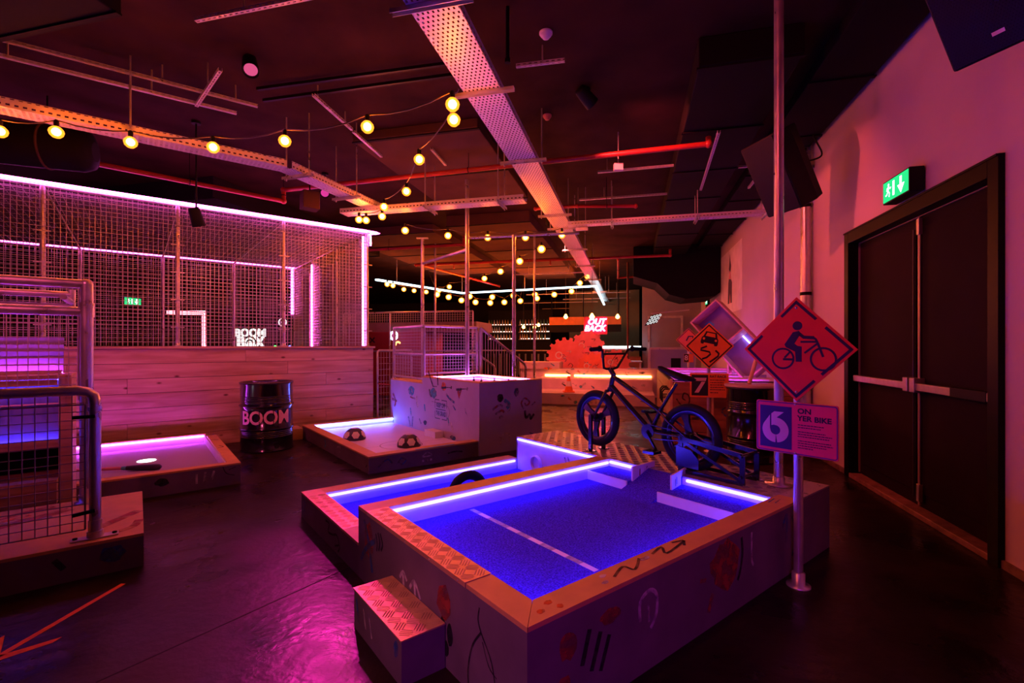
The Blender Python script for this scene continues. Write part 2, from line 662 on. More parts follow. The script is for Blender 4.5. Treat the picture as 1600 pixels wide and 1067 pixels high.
# right wall with the door opening cut out of it
q = [toR(atz(1325, 742, 0)), toR(atz(1565, 887, 0))]
DR0, DR1 = 2.15, 5.72       # replaced below from the measured door
DR1, DR0 = q[0].y, q[1].y
DZ = 2.50
wr = MB()
wr.box(SW, SW + 0.2, RF, DR0, 0, CEIL)
wr.box(SW, SW + 0.2, DR1, 17.6, 0, CEIL)
wr.box(SW, SW + 0.2, DR0, DR1, DZ, CEIL)
wall_right = struct('wall_right', wr, M_WALLR, rz=TR)
wr2 = MB()
wr2.box(SW, SW + 0.2, 17.6, RB, 0, CEIL)
struct('wall_right_far', wr2, M_DARKW, rz=TR)

# worn concrete kerb under the right wall
kb = MB()
kb.box(SW - 0.02, SW + 0.19, RF, DR0, 0.0, 0.05)
kb.box(SW - 0.02, SW + 0.19, DR1, 17.0, 0.0, 0.05)
struct('baseboard_right', kb, mat('kerb', (0.20, 0.12, 0.09), 0.7, 0, 0.4, 12), rz=TR)

# floor joints and the painted arrow
jt = MB()
JM = mat('floor_joint', (0.006, 0.005, 0.005), 0.8, 0, 0)
def seam(p0, p1, wd=0.007):
    jt.bar((p0.x, p0.y, 0.0006), (p1.x, p1.y, 0.0006), wd, 0.001)
seam(atz(150, 1066, 0), atz(560, 880, 0))
seam(atz(270, 800, 0), atz(480, 740, 0))
jt.build('floor_seams', JM, floor)
floor.children[0].rotation_euler = (0, 0, -TR)
ar = MB()
a0, a1 = atz(193, 912, 0), atz(-10, 1030, 0)
dirn = (a1 - a0).normalized()
sd = Vector((-dirn.y, dirn.x, 0))
zt = Vector((0, 0, 0.0012))
A = [a0 + sd * 0.014, a0 - sd * 0.014, a1 - sd * 0.016, a1 + sd * 0.016]
ar.add([p + zt for p in A], [(0, 1, 2, 3)])
tip = a1 + dirn * 0.05
for sg in (1, -1):
    e = tip - dirn * 0.17 + sd * 0.14 * sg
    e2 = tip - dirn * 0.10 + sd * 0.13 * sg
    pts = [tip + zt, e + zt, e - dirn * 0.045 + zt, tip - dirn * 0.075 + zt]
    ar.add(pts, [(0, 1, 2, 3) if sg > 0 else (3, 2, 1, 0)])
arrow = ar.build('painted_arrow', M_PORANGE, floor)
arrow.rotation_euler = (0, 0, -TR)
tag(arrow, 'orange arrow painted on the dark floor')

# ------------------------------------------------------------------ double door
door = rthing('door_1', None, None, SW, DR0, 0)
door['kind'] = 'structure'
off = (SW, DR0, 0)
dw = DR1 - DR0
def fr(b):
    b.box(SW - 0.035, SW + 0.14, DR0 - 0.01, DR0 + 0.085, 0, DZ + 0.02)
    b.box(SW - 0.035, SW + 0.14, DR1 - 0.085, DR1 + 0.01, 0, DZ + 0.02)
    b.box(SW - 0.035, SW + 0.14, DR0 + 0.085, DR1 - 0.085, DZ - 0.10, DZ + 0.02)
    b.box(SW - 0.045, SW - 0.036, DR0 - 0.01, DR1 + 0.01, DZ + 0.004, DZ + 0.02)
part('door_frame', M_BLACKM, door, fr, off, 0.004)
mid = DR0 + dw * 0.47
for a, b_ in ((DR0 + 0.09, mid - 0.004), (mid + 0.004, DR1 - 0.09)):
    leaf = boxpart('door_leaf', M_DOOR, door, off, SW + 0.075, SW + 0.12, a, b_, 0.05, DZ - 0.105)
    boxpart('door_panel', M_DOOR, leaf, off, SW + 0.066, SW + 0.0745, a + 0.05, b_ - 0.05, 0.16, DZ - 0.20, 0.003)
def edge(b):
    b.box(SW + 0.060, SW + 0.074, mid - 0.012, mid + 0.012, 0.06, DZ - 0.11)
    b.box(SW + 0.058, SW + 0.074, DR1 - 0.094, DR1 - 0.089, 0.06, DZ - 0.11)
    b.box(SW + 0.056, SW + 0.074, DR0 + 0.09, DR1 - 0.09, DZ - 0.112, DZ - 0.104)
part('edge_strip', mat('door_edge', (0.35, 0.22, 0.24), 0.4, 0.4, 0), door, edge, off)
zb = 1.02
for k, (a, b_, sg) in enumerate(((DR0 + 0.13, mid - 0.05, -1), (mid + 0.05, DR1 - 0.11, 1))):
    def pb(b, a=a, b_=b_):
        b.box(SW + 0.0, SW + 0.045, a, b_, zb - 0.03, zb + 0.03)
    bar = part('panic_bar', M_ALU, door, pb, off, 0.006)
    hub = b_ if sg < 0 else a
    def hb(b, hub=hub):
        b.box(SW - 0.015, SW + 0.064, hub - 0.035, hub + 0.035, zb - 0.045, zb + 0.07)
    part('latch_box', M_ALU, bar, hb, off, 0.006)
    if k == 0:
        boxpart('bar_cover', M_BLACKP, bar, off, SW - 0.003, SW + 0.05, a + 0.02, a + 0.38, zb - 0.034, zb + 0.034, 0.003)
    def rod(b, hub=hub):
        b.tube((SW + 0.05, hub, 0.12), (SW + 0.05, hub, DZ - 0.2), 0.007, 8)
    part('latch_rod', mat('rod_dark', (0.05, 0.04, 0.04), 0.4, 0.6, 0), bar, rod, off)
def shoot(b):
    b.box(SW + 0.03, SW + 0.06, mid - 0.06, mid - 0.025, DZ - 0.26, DZ - 0.13)
    b.box(SW + 0.03, SW + 0.06, mid - 0.06, mid - 0.025, 0.10, 0.24)
part('shoot_bolt', M_ALU, door, shoot, off, 0.004)
boxpart('threshold', mat('threshold', (0.28, 0.14, 0.09), 0.55, 0.2, 0.4, 14), door, off, SW - 0.03, SW + 0.16, DR0 + 0.085, DR1 - 0.085, 0.0, 0.045, 0.006)

# ------------------------------------------------------------------ exit signs
def running_man(b, o, ax, ay, k):
    b.ring((-0.1 * k, 0.26 * k), 0.035 * k, 0.07 * k, o, ax, ay, 0.002, n=10)
    for pts, wd in (([(-0.08, 0.2), (-0.14, -0.02)], 0.11), ([(-0.14, -0.02), (-0.02, -0.12), (-0.04, -0.3)], 0.07),
                    ([(-0.15, -0.02), (-0.24, -0.16), (-0.36, -0.18)], 0.07), ([(-0.07, 0.16), (0.05, 0.06), (0.12, 0.12)], 0.05),
                    ([(-0.1, 0.18), (-0.24, 0.12), (-0.26, 0.0)], 0.05)):
        b.stroke([(x * k, y * k) for x, y in pts], wd * k, o, ax, ay, 0.002)

M_EXITG = glow('exit_green', (0.03, 0.9, 0.28))
M_EXITW = glow('exit_white', (2.2, 3.4, 2.6))
def exit_sign(name, label, p, rz, wd, ht, dep, k=1.0):
    t = thing(name, label, 'exit sign', p, rz)
    boxpart('housing', M_BLACKP, t, (0, 0, 0), -wd / 2, wd / 2, -dep, 0, -ht / 2, ht / 2, 0.004)
    ax, ay = (1, 0, 0), (0, 0, 1)
    boxpart('sign_face', M_EXITG, t, (0, 0, 0), -wd / 2 + 0.012, wd / 2 - 0.012, -dep - 0.004, -dep, -ht / 2 + 0.012, ht / 2 - 0.012)
    b = MB()
    o = (-wd * 0.20, -dep - 0.004, 0)
    running_man(b, o, ax, ay, ht * 0.95)
    b.box(-wd * 0.08, -wd * 0.02, -dep - 0.0065, -dep - 0.0045, -ht * 0.3, ht * 0.32)
    o2 = (wd * 0.22, -dep - 0.004, 0)
    b.stroke([(0, ht * 0.33), (0, -ht * 0.05)], ht * 0.17, o2, ax, ay, 0.002)
    b.prism([(-ht * 0.26, 0.0), (0, -ht * 0.36), (ht * 0.26, 0.0)], o2, ax, ay, 0.002)
    b.build('pictogram', M_EXITW, t)
    return t
p = RM(SW - 0.045, 4.9, 2.83)
pe = toR(atd(1402, 292, 1))
# on the right wall: intersect the pixel ray with a plane just off the wall
def on_right_wall(px, py, s=SW):
    a = (px - 800) / F
    c, sn = math.cos(TR), math.sin(TR)
    d = s / (a * c + sn)           # s = x cos - ... in the room frame
    return toR(Vector((a * d, d, H - (py - HY) * d / F)))
EX = on_right_wall(1402, 292, SW - 0.1)
exit_sign('exit_sign', 'green lit exit sign standing off the wall above the double doors', RM(SW - 0.012, EX.y, EX.z), TR - math.pi / 2, 0.40, 0.19, 0.10)
EX2 = on_right_wall(1105, 471, SW - 0.05)
exit_sign('exit_sign', 'small green exit sign far along the pink wall by the tilted chute', RM(SW - 0.012, EX2.y, EX2.z), TR - math.pi / 2, 0.42, 0.20, 0.06)

# dark notice panel below the far exit sign, and the street-art poster
NP = on_right_wall(1106, 483, SW - 0.03)
t = rthing('notice_panel', 'black notice panel on the pink wall below the small exit sign', 'notice', SW - 0.001, NP.y, NP.z)
boxpart('board', M_BLACKP, t, (0, 0, 0), -0.03, 0, -0.42, 0.42, -0.14, 0.14)
b = MB()
for k in range(3):
    b.box(-0.033, -0.0305, -0.42 + 0.05 * k, 0.3, 0.06 - 0.07 * k, 0.085 - 0.07 * k)
b.build('lettering', mat('dim_print', (0.30, 0.20, 0.22), 0.6, 0, 0), t)

PP0, PP1 = on_right_wall(1160, 440), on_right_wall(1127, 440)
pz = 2.05
t = rthing('wall_poster', 'pale pasted poster of a dark figure high on the pink wall', 'poster', SW - 0.001, PP0.y, 0)
pl = PP1.y - PP0.y
b = MB()
b.box(-0.004, 0, 0, pl, 2.1, 3.55)
b.build('paper', mat('poster_paper', (0.85, 0.78, 0.78), 0.8, 0, 0.12, 3), t)
b = MB()
o, ax, ay = (-0.004, 0, 0.82), (0, -1, 0), (0, 0, 1)
c = -pl * 0.52
b.prism([(c - 0.25, 1.5), (c + 0.2, 1.5), (c + 0.22, 1.95), (c + 0.10, 2.05), (c + 0.06, 2.2), (c + 0.12, 2.34), (c + 0.03, 2.5), (c, 2.62), (c - 0.06, 2.48), (c - 0.12, 2.3), (c - 0.06, 2.18), (c - 0.2, 1.98)], o, ax, ay, 0.002)
b.build('figure_print', mat('poster_ink', (0.05, 0.035, 0.06), 0.7, 0, 0.3, 6), t)
b = MB()
b.prism([(c - 0.08, 2.06), (c + 0.07, 2.04), (c + 0.06, 2.2), (c - 0.05, 2.26)], (-0.0062, 0, 0.82), ax, ay, 0.001)
b.prism([(c - 0.07, 1.5), (c + 0.06, 1.5), (c, 1.72)], (-0.0062, 0, 0.82), ax, ay, 0.001)
b.build('pink_print', mat('poster_pink', (0.80, 0.30, 0.36), 0.7, 0, 0.2, 8), t)

# grey partition with a door-like panel at the far end of the right wall
pw = MB()
pw.box(0.35, SW, 16.6, 16.8, 0, CEIL)
struct('wall_partition', pw, mat('partition_grey', (0.34, 0.30, 0.36), 0.6, 0, 0.1, 2), rz=TR)
cw = MB()
cw.box(-2.9, 0.35, 23.0, 23.2, 0, CEIL)
struct('wall_cream', cw, M_CREAM, rz=TR)

# ------------------------------------------------------------------ helper: graffiti in a plane
def graffiti(parent, off, o, ax, ay, marks):
    """marks: list of (material, width, points) painted on a face"""
    for m, wd, pts in marks:
        m = spray('spray_' + m.name.split('.')[0], tuple(m.node_tree.nodes['Principled BSDF'].inputs['Base Color'].default_value)[:3])
        b = MB(off)
        if wd == 0:
            b.prism(pts, o, ax, ay, 0.0014)
        else:
            b.stroke([(q[0], q[1]) for q in curve2([(*p, 0) for p in pts], 4)] if len(pts) > 2 else pts, wd, o, ax, ay, 0.0018)
        b.build('graffiti_mark', m, parent)

def blob(cx, cy, rx, ry, n=14, jit=0.18, seed=1):
    rn = random.Random(seed)
    return [(cx + rx * (1 + rn.uniform(-jit, jit)) * math.cos(2 * math.pi * i / n), cy + ry * (1 + rn.uniform(-jit, jit)) * math.sin(2 * math.pi * i / n)) for i in range(n)]

def tread(b, x0, x1, y0, y1, z, pitch=0.06, ht=0.0017):
    """five-bar tread pattern: small clusters of raised bars, alternating direction"""
    nx, ny = max(1, int((x1 - x0) / pitch)), max(1, int((y1 - y0) / pitch))
    for i in range(nx):
        for j in range(ny):
            cx, cy = x0 + (i + 0.5) * (x1 - x0) / nx, y0 + (j + 0.5) * (y1 - y0) / ny
            an = math.radians(45 if (i + j) % 2 else -45)
            d = Vector((math.cos(an), math.sin(an), 0))
            n = Vector((-d.y, d.x, 0))
            L = pitch * 0.52
            for k in (-1.5, -0.5, 0.5, 1.5):
                c = Vector((cx, cy, z)) + n * k * pitch * 0.21
                e = d * L * (1.0 if abs(k) < 1 else 0.8)
                s_ = n * pitch * 0.055
                t_ = Vector((0, 0, ht))
                b.add([c - e - s_, c + e - s_, c + e + s_, c - e + s_, c - e * 0.82 + t_, c + e * 0.82 + t_],
                      [(0, 1, 5, 4), (2, 3, 4, 5), (1, 2, 5), (3, 0, 4)])

# ------------------------------------------------------------------ hole 6: the blue platform in front
PU0, PU1, PV0, PV1, PH = 1.02, 3.08, 1.2235, 2.766, 0.413
IU, IV0, IV1 = 1.145, 1.345, 2.635
TZ = 0.29
hole = uthing('golf_platform', 'big raised mini golf platform with blue lit turf and orange rim in the foreground', 'golf platform', PU0, PV0)
off = (PU0, PV0, 0)
zr = PH - 0.018
boxpart('front_panel', M_PLY, hole, off, PU0, PU0 + 0.018, PV0, PV1, 0, zr)
boxpart('side_panel', M_PLY, hole, off, PU0 + 0.018, PU1, PV0, PV0 + 0.018, 0, zr)
boxpart('back_panel', M_PLY, hole, off, PU0 + 0.018, PU1, PV1 - 0.018, PV1, 0, zr)
# rim boards: mitred corner in front, chequer plate on the near edge
part('rim_board', M_RIM, hole, lambda b: b.prism([(PU0, PV0), (PU0, 1.60), (IU, 1.60), (IU, IV0)], (0, 0, zr), (1, 0, 0), (0, 1, 0), 0.018), off)
part('rim_board', M_RIM, hole, lambda b: b.prism([(PU0 + 0.003, PV0), (PU1 + 0.10, PV0), (PU1 + 0.10, IV0), (IU + 0.003, IV0)], (0, 0, zr), (1, 0, 0), (0, 1, 0), 0.018), off)
boxpart('rim_board', M_RIM, hole, off, PU0, PU1, IV1, PV1, zr, PH)
cp = boxpart('chequer_plate', M_CHEQ_LIT, hole, off, PU0 - 0.002, IU, 1.604, IV1, zr, PH + 0.003)
part('tread', M_TREAD_LIT, cp, lambda b: tread(b, PU0, IU - 0.004, 1.61, IV1 - 0.006, PH + 0.003, 0.055), off, kind='stuff')
b = MB(off)
for v_ in (1.66, 1.9, 2.14, 2.38, 2.6):
    b.lathe([(0.004, 0), (0.003, 0.002), (0, 0.002)], (PU0 - 0.002, v_, PH - 0.010), 8, (-1, 0, 0))
b.build('screw', M_ALU, cp)
# inside walls
def inner(b):
    b.box(PU0 + 0.018, IU, PV0 + 0.018, PV1 - 0.018, TZ - 0.03, zr)
    b.box(IU, PU1, PV0 + 0.018, IV0, TZ - 0.03, zr)
part('inner_wall', M_WHITEB, hole, lambda b: b.box(IU, PU1, IV1, IV1 + 0.018, TZ - 0.03, zr), off)
part('inner_wall', M_WHITEB, hole, inner, off)
turf = boxpart('turf', M_TURF, hole, off, IU, PU1, IV0, IV1, TZ - 0.03, TZ)
# tape line across the turf
TA, TB = toU(atz(737, 796, TZ)), toU(atz(932, 892, TZ))
n_t = 11
for k in range(n_t):
    a = TA.lerp(TB, k / n_t)
    c = TA.lerp(TB, (k + 1) / n_t)
    bb = MB(off)
    bb.bar((a.x, a.y, TZ + 0.001), (c.x, c.y, TZ + 0.001), 0.032, 0.0016)
    bb.build('tape', M_TAPE if k in (1, 4, 6, 8, 10) else M_TAPEG, hole)
# raised turf blocks with white risers and the two guide boards
for (u0, u1, v0, v1) in ((2.82, PU1, 2.25, IV1), (2.78, PU1, IV0, 1.96)):
    rb = boxpart('turf_block', M_TURF, hole, off, u0 + 0.012, PU1, v0, v1, TZ, 0.355)
    boxpart('riser', M_WHITEB, rb, off, u0, u0 + 0.012, v0, v1, TZ, 0.357)
def ramp(b):
    b.add([(2.70, 1.96, TZ), (2.70, 2.25, TZ), (PU1, 2.25, TZ), (PU1, 1.96, TZ), (PU1, 1.96, PH), (PU1, 2.25, PH)],
          [(0, 4, 5, 1), (0, 3, 4), (1, 5, 2), (2, 5, 4, 3)])
part('ramp', M_TURF, hole, ramp, off)
def board(b, p0, p1, z0, z1, th=0.014):
    d = Vector((p1[0] - p0[0], p1[1] - p0[1], 0))
    b.bar((p0[0], p0[1], (z0 + z1) / 2), (p1[0], p1[1], (z0 + z1) / 2), th, z1 - z0)
gb = part('guide_board', M_WHITEB, hole, lambda b: board(b, (2.88, 2.245), (3.17, 2.26), 0.345, 0.455), off)
graffiti(gb, off, (3.02, 2.2435, 0.40), (1, 0, 0), (0, 0, 1), [(M_PRED, 0.012, [(-0.05, 0.03), (-0.05, -0.03), (-0.02, -0.03), (0.01, 0.02)]), (M_PRED, 0.01, [(0.0, -0.03), (0.04, 0.035)])])
gb = part('guide_board', M_WHITEB, hole, lambda b: board(b, (2.90, 1.93), (3.17, 1.99), 0.345, 0.455), off)
graffiti(gb, off, (2.98, 1.938, 0.40), (1, 0.2, 0), (0, 0, 1), [(M_PBLACK, 0.010, [(-0.02, 0.02), (-0.02, -0.03)]), (M_PBLACK, 0.010, [(0.0, 0.03), (0.0, -0.02)])])
boxpart('kick_stop', M_WHITEB, hole, off, 2.79, 2.90, 1.90, 1.915, TZ, TZ + 0.02)
# light strips
boxpart('light_strip', M_BLUE, hole, off, IU + 0.01, 3.06, IV1 - 0.012, IV1, 0.378, 0.392)
boxpart('light_strip', M_BLUE, hole, off, IU + 0.0005, IU + 0.010, IV0 + 0.02, IV1 - 0.03, 0.372, 0.384)
boxpart('light_strip', M_BLUE, hole, off, IU + 0.02, 2.76, IV0 + 0.0005, IV0 + 0.010, 0.372, 0.384)
# graffiti on the two outer faces
fo = (PU0, PV0, 0)
graffiti(hole, off, fo, (0, -1, 0), (0, 0, 1), [
    (M_PBLACK, 0.016, [(-1.28, 0.33), (-1.26, 0.28), (-1.27, 0.24)]), (M_PBLACK, 0.016, [(-1.25, 0.345), (-1.225, 0.30), (-1.24, 0.25)]), (M_PBLACK, 0.016, [(-1.22, 0.35), (-1.19, 0.30), (-1.21, 0.26)]),
    (M_PBLUE, 0.03, [(-1.45, 0.36), (-1.38, 0.25), (-1.33, 0.10)]), (M_PBLUE, 0.03, [(-1.50, 0.12), (-1.40, 0.22), (-1.27, 0.30)]),
    (M_PRED, 0, blob(-1.38, 0.26, 0.06, 0.10, seed=3)),
    (M_PWHITE, 0.02, [(-0.93, 0.12), (-0.94, 0.24)]), (M_PWHITE, 0.018, [(-0.98, 0.21), (-0.94, 0.25), (-0.90, 0.22)]),
    (M_PWHITE, 0.02, [(-0.80, 0.10), (-0.82, 0.24)]), (M_PWHITE, 0.018, [(-0.87, 0.20), (-0.82, 0.25), (-0.76, 0.19)]),
    (M_PRED, 0, blob(-0.55, 0.27, 0.06, 0.07, seed=4)),
    (M_PBLACK, 0, blob(-0.56, 0.16, 0.022, 0.04, seed=5)), (M_PBLACK, 0, blob(-0.50, 0.15, 0.022, 0.045, seed=6)), (M_PBLACK, 0, blob(-0.53, 0.08, 0.022, 0.035, seed=7)),
    (M_PBLACK, 0.007, [(-0.28, 0.36), (-0.29, 0.31), (-0.27, 0.27)]), (M_PBLACK, 0.009, [(-0.27, 0.27), (-0.33, 0.19), (-0.36, 0.08), (-0.35, 0.0)]),
    (M_PBLACK, 0.008, [(-0.27, 0.27), (-0.20, 0.19), (-0.17, 0.08), (-0.13, 0.0)]), (M_PBLACK, 0.006, [(-0.26, 0.24), (-0.22, 0.17), (-0.17, 0.15)]),
])
graffiti(hole, off, fo, (1, 0, 0), (0, 0, 1), [
    (M_PBLACK, 0.024, [(0.26, 0.18), (0.30, 0.30)]), (M_PBLACK, 0.024, [(0.31, 0.14), (0.36, 0.27)]), (M_PBLACK, 0.022, [(0.36, 0.12), (0.41, 0.24)]),
    (M_PRED, 0, blob(0.19, 0.28, 0.05, 0.05, seed=8)), (M_PRED, 0, blob(0.42, 0.31, 0.06, 0.03, seed=9)), (M_PRED, 0, blob(0.17, 0.15, 0.03, 0.03, seed=10)),
    (M_PWHITE, 0.018, [(0.60, 0.22), (0.60, 0.30), (0.66, 0.33), (0.71, 0.30), (0.71, 0.22), (0.67, 0.17)]), (M_PWHITE, 0.012, [(0.655, 0.27), (0.66, 0.20)]),
    (M_PRED, 0, blob(1.28, 0.26, 0.13, 0.12, 18, 0.2, seed=11)), (M_PRED, 0.03, [(1.16, 0.16), (1.12, 0.08)]), (M_PRED, 0.02, [(1.05, 0.25), (1.10, 0.24)]),
    (M_PBLACK, 0.022, [(1.44, 0.36), (1.45, 0.28), (1.43, 0.20), (1.40, 0.15)]), (M_PWHITE, 0.016, [(1.55, 0.36), (1.55, 0.22), (1.57, 0.18)]),
    (M_PBLUE, 0.025, [(1.92, 0.30), (1.98, 0.36), (1.97, 0.2)]), (M_PBLUE, 0.025, [(2.05, 0.34), (2.12, 0.2), (2.05, 0.1)]),
])
graffiti(hole, off, (PU0, PV0, PH), (1, 0, 0), (0, 1, 0), [
    (M_PBLACK, 0.013, [(0.50, 0.05), (0.60, 0.088), (0.62, 0.04), (0.72, 0.095)]), (M_PBLACK, 0.013, [(0.80, 0.085), (0.90, 0.105), (0.86, 0.05), (1.05, 0.08)]),
    (M_PBLACK, 0.013, [(0.98, 0.105), (1.05, 0.085)]), (M_PBLACK, 0.013, [(1.05, 0.085), (1.00, 0.05)]),
    (M_PORANGE, 0, blob(0.10, 0.045, 0.018, 0.012, seed=12)), (M_PORANGE, 0, blob(0.16, 0.075, 0.018, 0.012, seed=13)), (M_PORANGE, 0, blob(0.18, 0.03, 0.014, 0.012, seed=14)),
    (M_PWHITE, 0, blob(0.47, 0.085, 0.018, 0.010, seed=15)), (M_PWHITE, 0, blob(0.44, 0.045, 0.018, 0.010, seed=16)), (M_PWHITE, 0, blob(0.74, 0.08, 0.03, 0.012, seed=17)),
    (M_PBLUE, 0.008, [(1.95, 0.09), (2.05, 0.10)]), (M_PBLUE, 0.008, [(1.97, 0.06), (2.06, 0.07)]),
])

# ------------------------------------------------------------------ hole 6: the lower trough beside it
TV1, THH = 4.005, 0.197
ti0, ti1 = 1.16, 3.86
trough = uthing('golf_trough', 'low mini golf trough with blue turf beside the big raised platform', 'golf platform', PU0, PV1)
off = (PU0, PV1, 0)
e = 0.002
boxpart('front_panel', M_PLY, trough, off, PU0, PU0 + 0.018, PV1 + e, TV1, 0, THH - 0.016)
boxpart('back_panel', M_PLY, trough, off, PU0 + 0.018, PU1, TV1 - 0.018, TV1, 0, THH - 0.016)
boxpart('rim_board', M_RIM, trough, off, PU0 - 0.003, ti0, PV1 + e, 3.02, THH - 0.016, THH)
cp = boxpart('rim_plate', M_CHEQ_LIT, trough, off, PU0 - 0.003, ti0, 3.024, TV1 + 0.003, THH - 0.016, THH)
part('tread', M_TREAD_LIT, cp, lambda b: tread(b, PU0, ti0 - 0.004, 3.04, TV1 - 0.15, THH, 0.055), off, kind='stuff')
boxpart('rim_board', M_RIM, trough, off, ti0, PU1, ti1, TV1 + 0.003, THH - 0.016, THH)
boxpart('inner_wall', M_WHITEB, trough, off, ti0, PU1, ti1, ti1 + 0.016, 0.05, THH - 0.016)
boxpart('inner_wall', M_WHITEB, trough, off, PU0 + 0.018, ti0, PV1 + e, TV1 - 0.018, 0.05, THH - 0.016)
boxpart('turf', M_TURF, trough, off, ti0, PU1, PV1 + e, ti1, 0.05, 0.085)
boxpart('light_strip', M_BLUE, trough, off, ti0 + 0.0005, ti0 + 0.010, PV1 + 0.03, ti1 - 0.03, 0.158, 0.170)
boxpart('light_strip', M_BLUE, trough, off, ti0 + 0.005, 3.05, ti1 - 0.012, ti1, 0.163, 0.177)
graffiti(trough, off, (PU0, PV1, 0), (0, -1, 0), (0, 0, 1), [
    (M_PBLACK, 0.014, [(-0.62, 0.15), (-0.54, 0.15), (-0.56, 0.09), (-0.46, 0.10)]), (M_PBLACK, 0.014, [(-0.46, 0.10), (-0.38, 0.12), (-0.33, 0.06), (-0.36, 0.02)]), (M_PBLACK, 0.012, [(-0.42, 0.04), (-0.34, 0.07)]),
    (M_PBLUE, 0.012, [(-1.18, 0.16), (-1.12, 0.13), (-1.16, 0.06)])])

# half tyre standing in the trough
TYR = toU(atz(712, 757, 0.085))
TYR = Vector((2.22, 3.45, 0))
hty = uthing('tyre_arch', 'black half tyre arch standing on the blue turf of the trough', 'tyre', TYR.x, TYR.y, 0.085)
M_RUB = mat('rubber', (0.008, 0.007, 0.008), 0.7, 0, 0.2, 20, 0.2, 60, spec=0.25)
def halftorus(b, R, r, m=10, n=18, yw=1.0):
    vs, fs = [], []
    for i in range(n + 1):
        t_ = math.pi * i / n
        d = Vector((math.cos(t_), 0, math.sin(t_)))
        for k in range(m):
            q_ = 2 * math.pi * k / m
            vs.append(d * (R + r * math.cos(q_)) + Vector((0, r * yw * math.sin(q_), 0)))
    for i in range(n):
        for k in range(m):
            k2 = (k + 1) % m
            fs.append((i * m + k, i * m + k2, (i + 1) * m + k2, (i + 1) * m + k))
    b.add(vs, fs, True)
part('tyre', M_RUB, hty, lambda b: halftorus(b, 0.165, 0.036))
part('tyre_bead', mat('rubber_edge', (0.10, 0.10, 0.14), 0.4, 0, 0), hty, lambda b: halftorus(b, 0.126, 0.006))

# ------------------------------------------------------------------ hole 6: chequer plate deck under the bicycle
DU1, DV1 = 3.66, 3.87
deck = uthing('chequer_plate_deck', 'chequer plate deck carrying the black bicycle behind the blue turf', 'deck', PU1, PV0)
off = (PU1, PV0, 0)
g = 0.002
boxpart('side_panel', M_PLY, deck, off, PU1 + g, DU1, PV0, PV0 + 0.018, 0, PH - 0.010)
boxpart('back_panel', M_PLY, deck, off, DU1 - 0.018, DU1, PV0 + 0.018, DV1, 0, PH - 0.010)
boxpart('end_panel', M_PLY, deck, off, PU1 + g, DU1 - 0.018, DV1 - 0.018, DV1, 0, PH - 0.010)
boxpart('step_panel', M_WHITEB, deck, off, PU1 + g, PU1 + 0.018, PV0 + 0.018, DV1 - 0.018, 0, PH - 0.010)
cp = MB(off).box(PU1 + 0.1, DU1, PV0, IV0, PH - 0.010, PH).box(PU1 + g, DU1, IV0 + g, DV1, PH - 0.010, PH).build('chequer_plate', M_CHEQD, deck)
part('tread', M_TREADD, cp, lambda b: tread(b, PU1 + 0.01, DU1 - 0.005, IV0 + 0.01, DV1 - 0.01, PH, 0.055), off, kind='stuff')
for (v0, v1) in ((1.36, 1.92), (2.29, 2.62), (2.79, 3.84)):
    boxpart('light_strip', M_BLUE, deck, off, PU1 - 0.012, PU1 + g, v0, v1, PH - 0.030, PH - 0.016)
# mouth of the pipe in the trough wall
b = MB(off)
b.lathe([(0.075, 0), (0.075, 0.03), (0.058, 0.03), (0.058, 0.0)], (PU1 + g, 3.55, 0.20), 20, (-1, 0, 0), caps=False)
b.build('pipe_mouth', M_WHITEB, deck)
graffiti(deck, off, (PU1 + g, 3.0, 0.2), (0, -1, 0), (0, 0, 1), [(M_PBLUE, 0.016, [(-0.16, 0.13), (-0.13, 0.03), (-0.15, -0.05)]), (M_PBLUE, 0.016, [(-0.12, 0.14), (-0.09, 0.04), (-0.11, -0.04)])])

# ------------------------------------------------------------------ step box in front
sb = uthing('step_box', 'small box step with chequer plate top against the big platform', 'step', 0.82, 1.757)
off = (0.82, 1.757, 0)
boxpart('box_body', M_PLY, sb, off, 0.82, PU0 - 0.004, 1.757, 2.28, 0, 0.182)
cp = boxpart('chequer_plate', M_CHEQ_LIT, sb, off, 0.816, PU0 - 0.004, 1.753, 2.284, 0.182, 0.188)
part('tread', M_TREAD_LIT, cp, lambda b: tread(b, 0.825, PU0 - 0.01, 1.765, 2.275, 0.188, 0.055), off, kind='stuff')
graffiti(sb, off, (0.82, 1.757, 0), (0, -1, 0), (0, 0, 1), [
    (M_PBLUE, 0.02, [(-0.49, 0.15), (-0.46, 0.05)]), (M_PWHITE, 0.016, [(-0.40, 0.14), (-0.37, 0.06)]), (M_PWHITE, 0.014, [(-0.33, 0.13), (-0.30, 0.05)]), (M_PBLUE, 0, blob(-0.05, 0.13, 0.02, 0.035, seed=21))])

# ------------------------------------------------------------------ BMX bicycle on the deck
BU = 3.26
def bp(px, py, u=BU):
    a = (px - 800) / F
    d = u / (math.cos(TU) * a + math.sin(TU))
    v = (math.cos(TU) - math.sin(TU) * a) * d
    return Vector((u, v, H - (py - HY) * d / F))
WR = 0.250
fh = bp(933, 652.5)
rh = bp(1079, 687)
rh.z = PH + 0.004 + WR
off = (BU, rh.y, PH)
bike = uthing('bmx_bicycle', 'black BMX bicycle with three spoke mag wheels displayed on the chequer plate deck', 'bicycle', BU, rh.y, PH)
M_BIKE = mat('bike_black', (0.008, 0.007, 0.009), 0.25, 0.0, 0.1, 10, coat=0.4)
M_CHROME = mat('dark_chrome', (0.09, 0.09, 0.10), 0.22, 0.9, 0)
bb = bp(1017, 673)
ht, hb = bp(958, 588), bp(954, 606)
st = bp(1031, 642)
sp = bp(1057, 599)
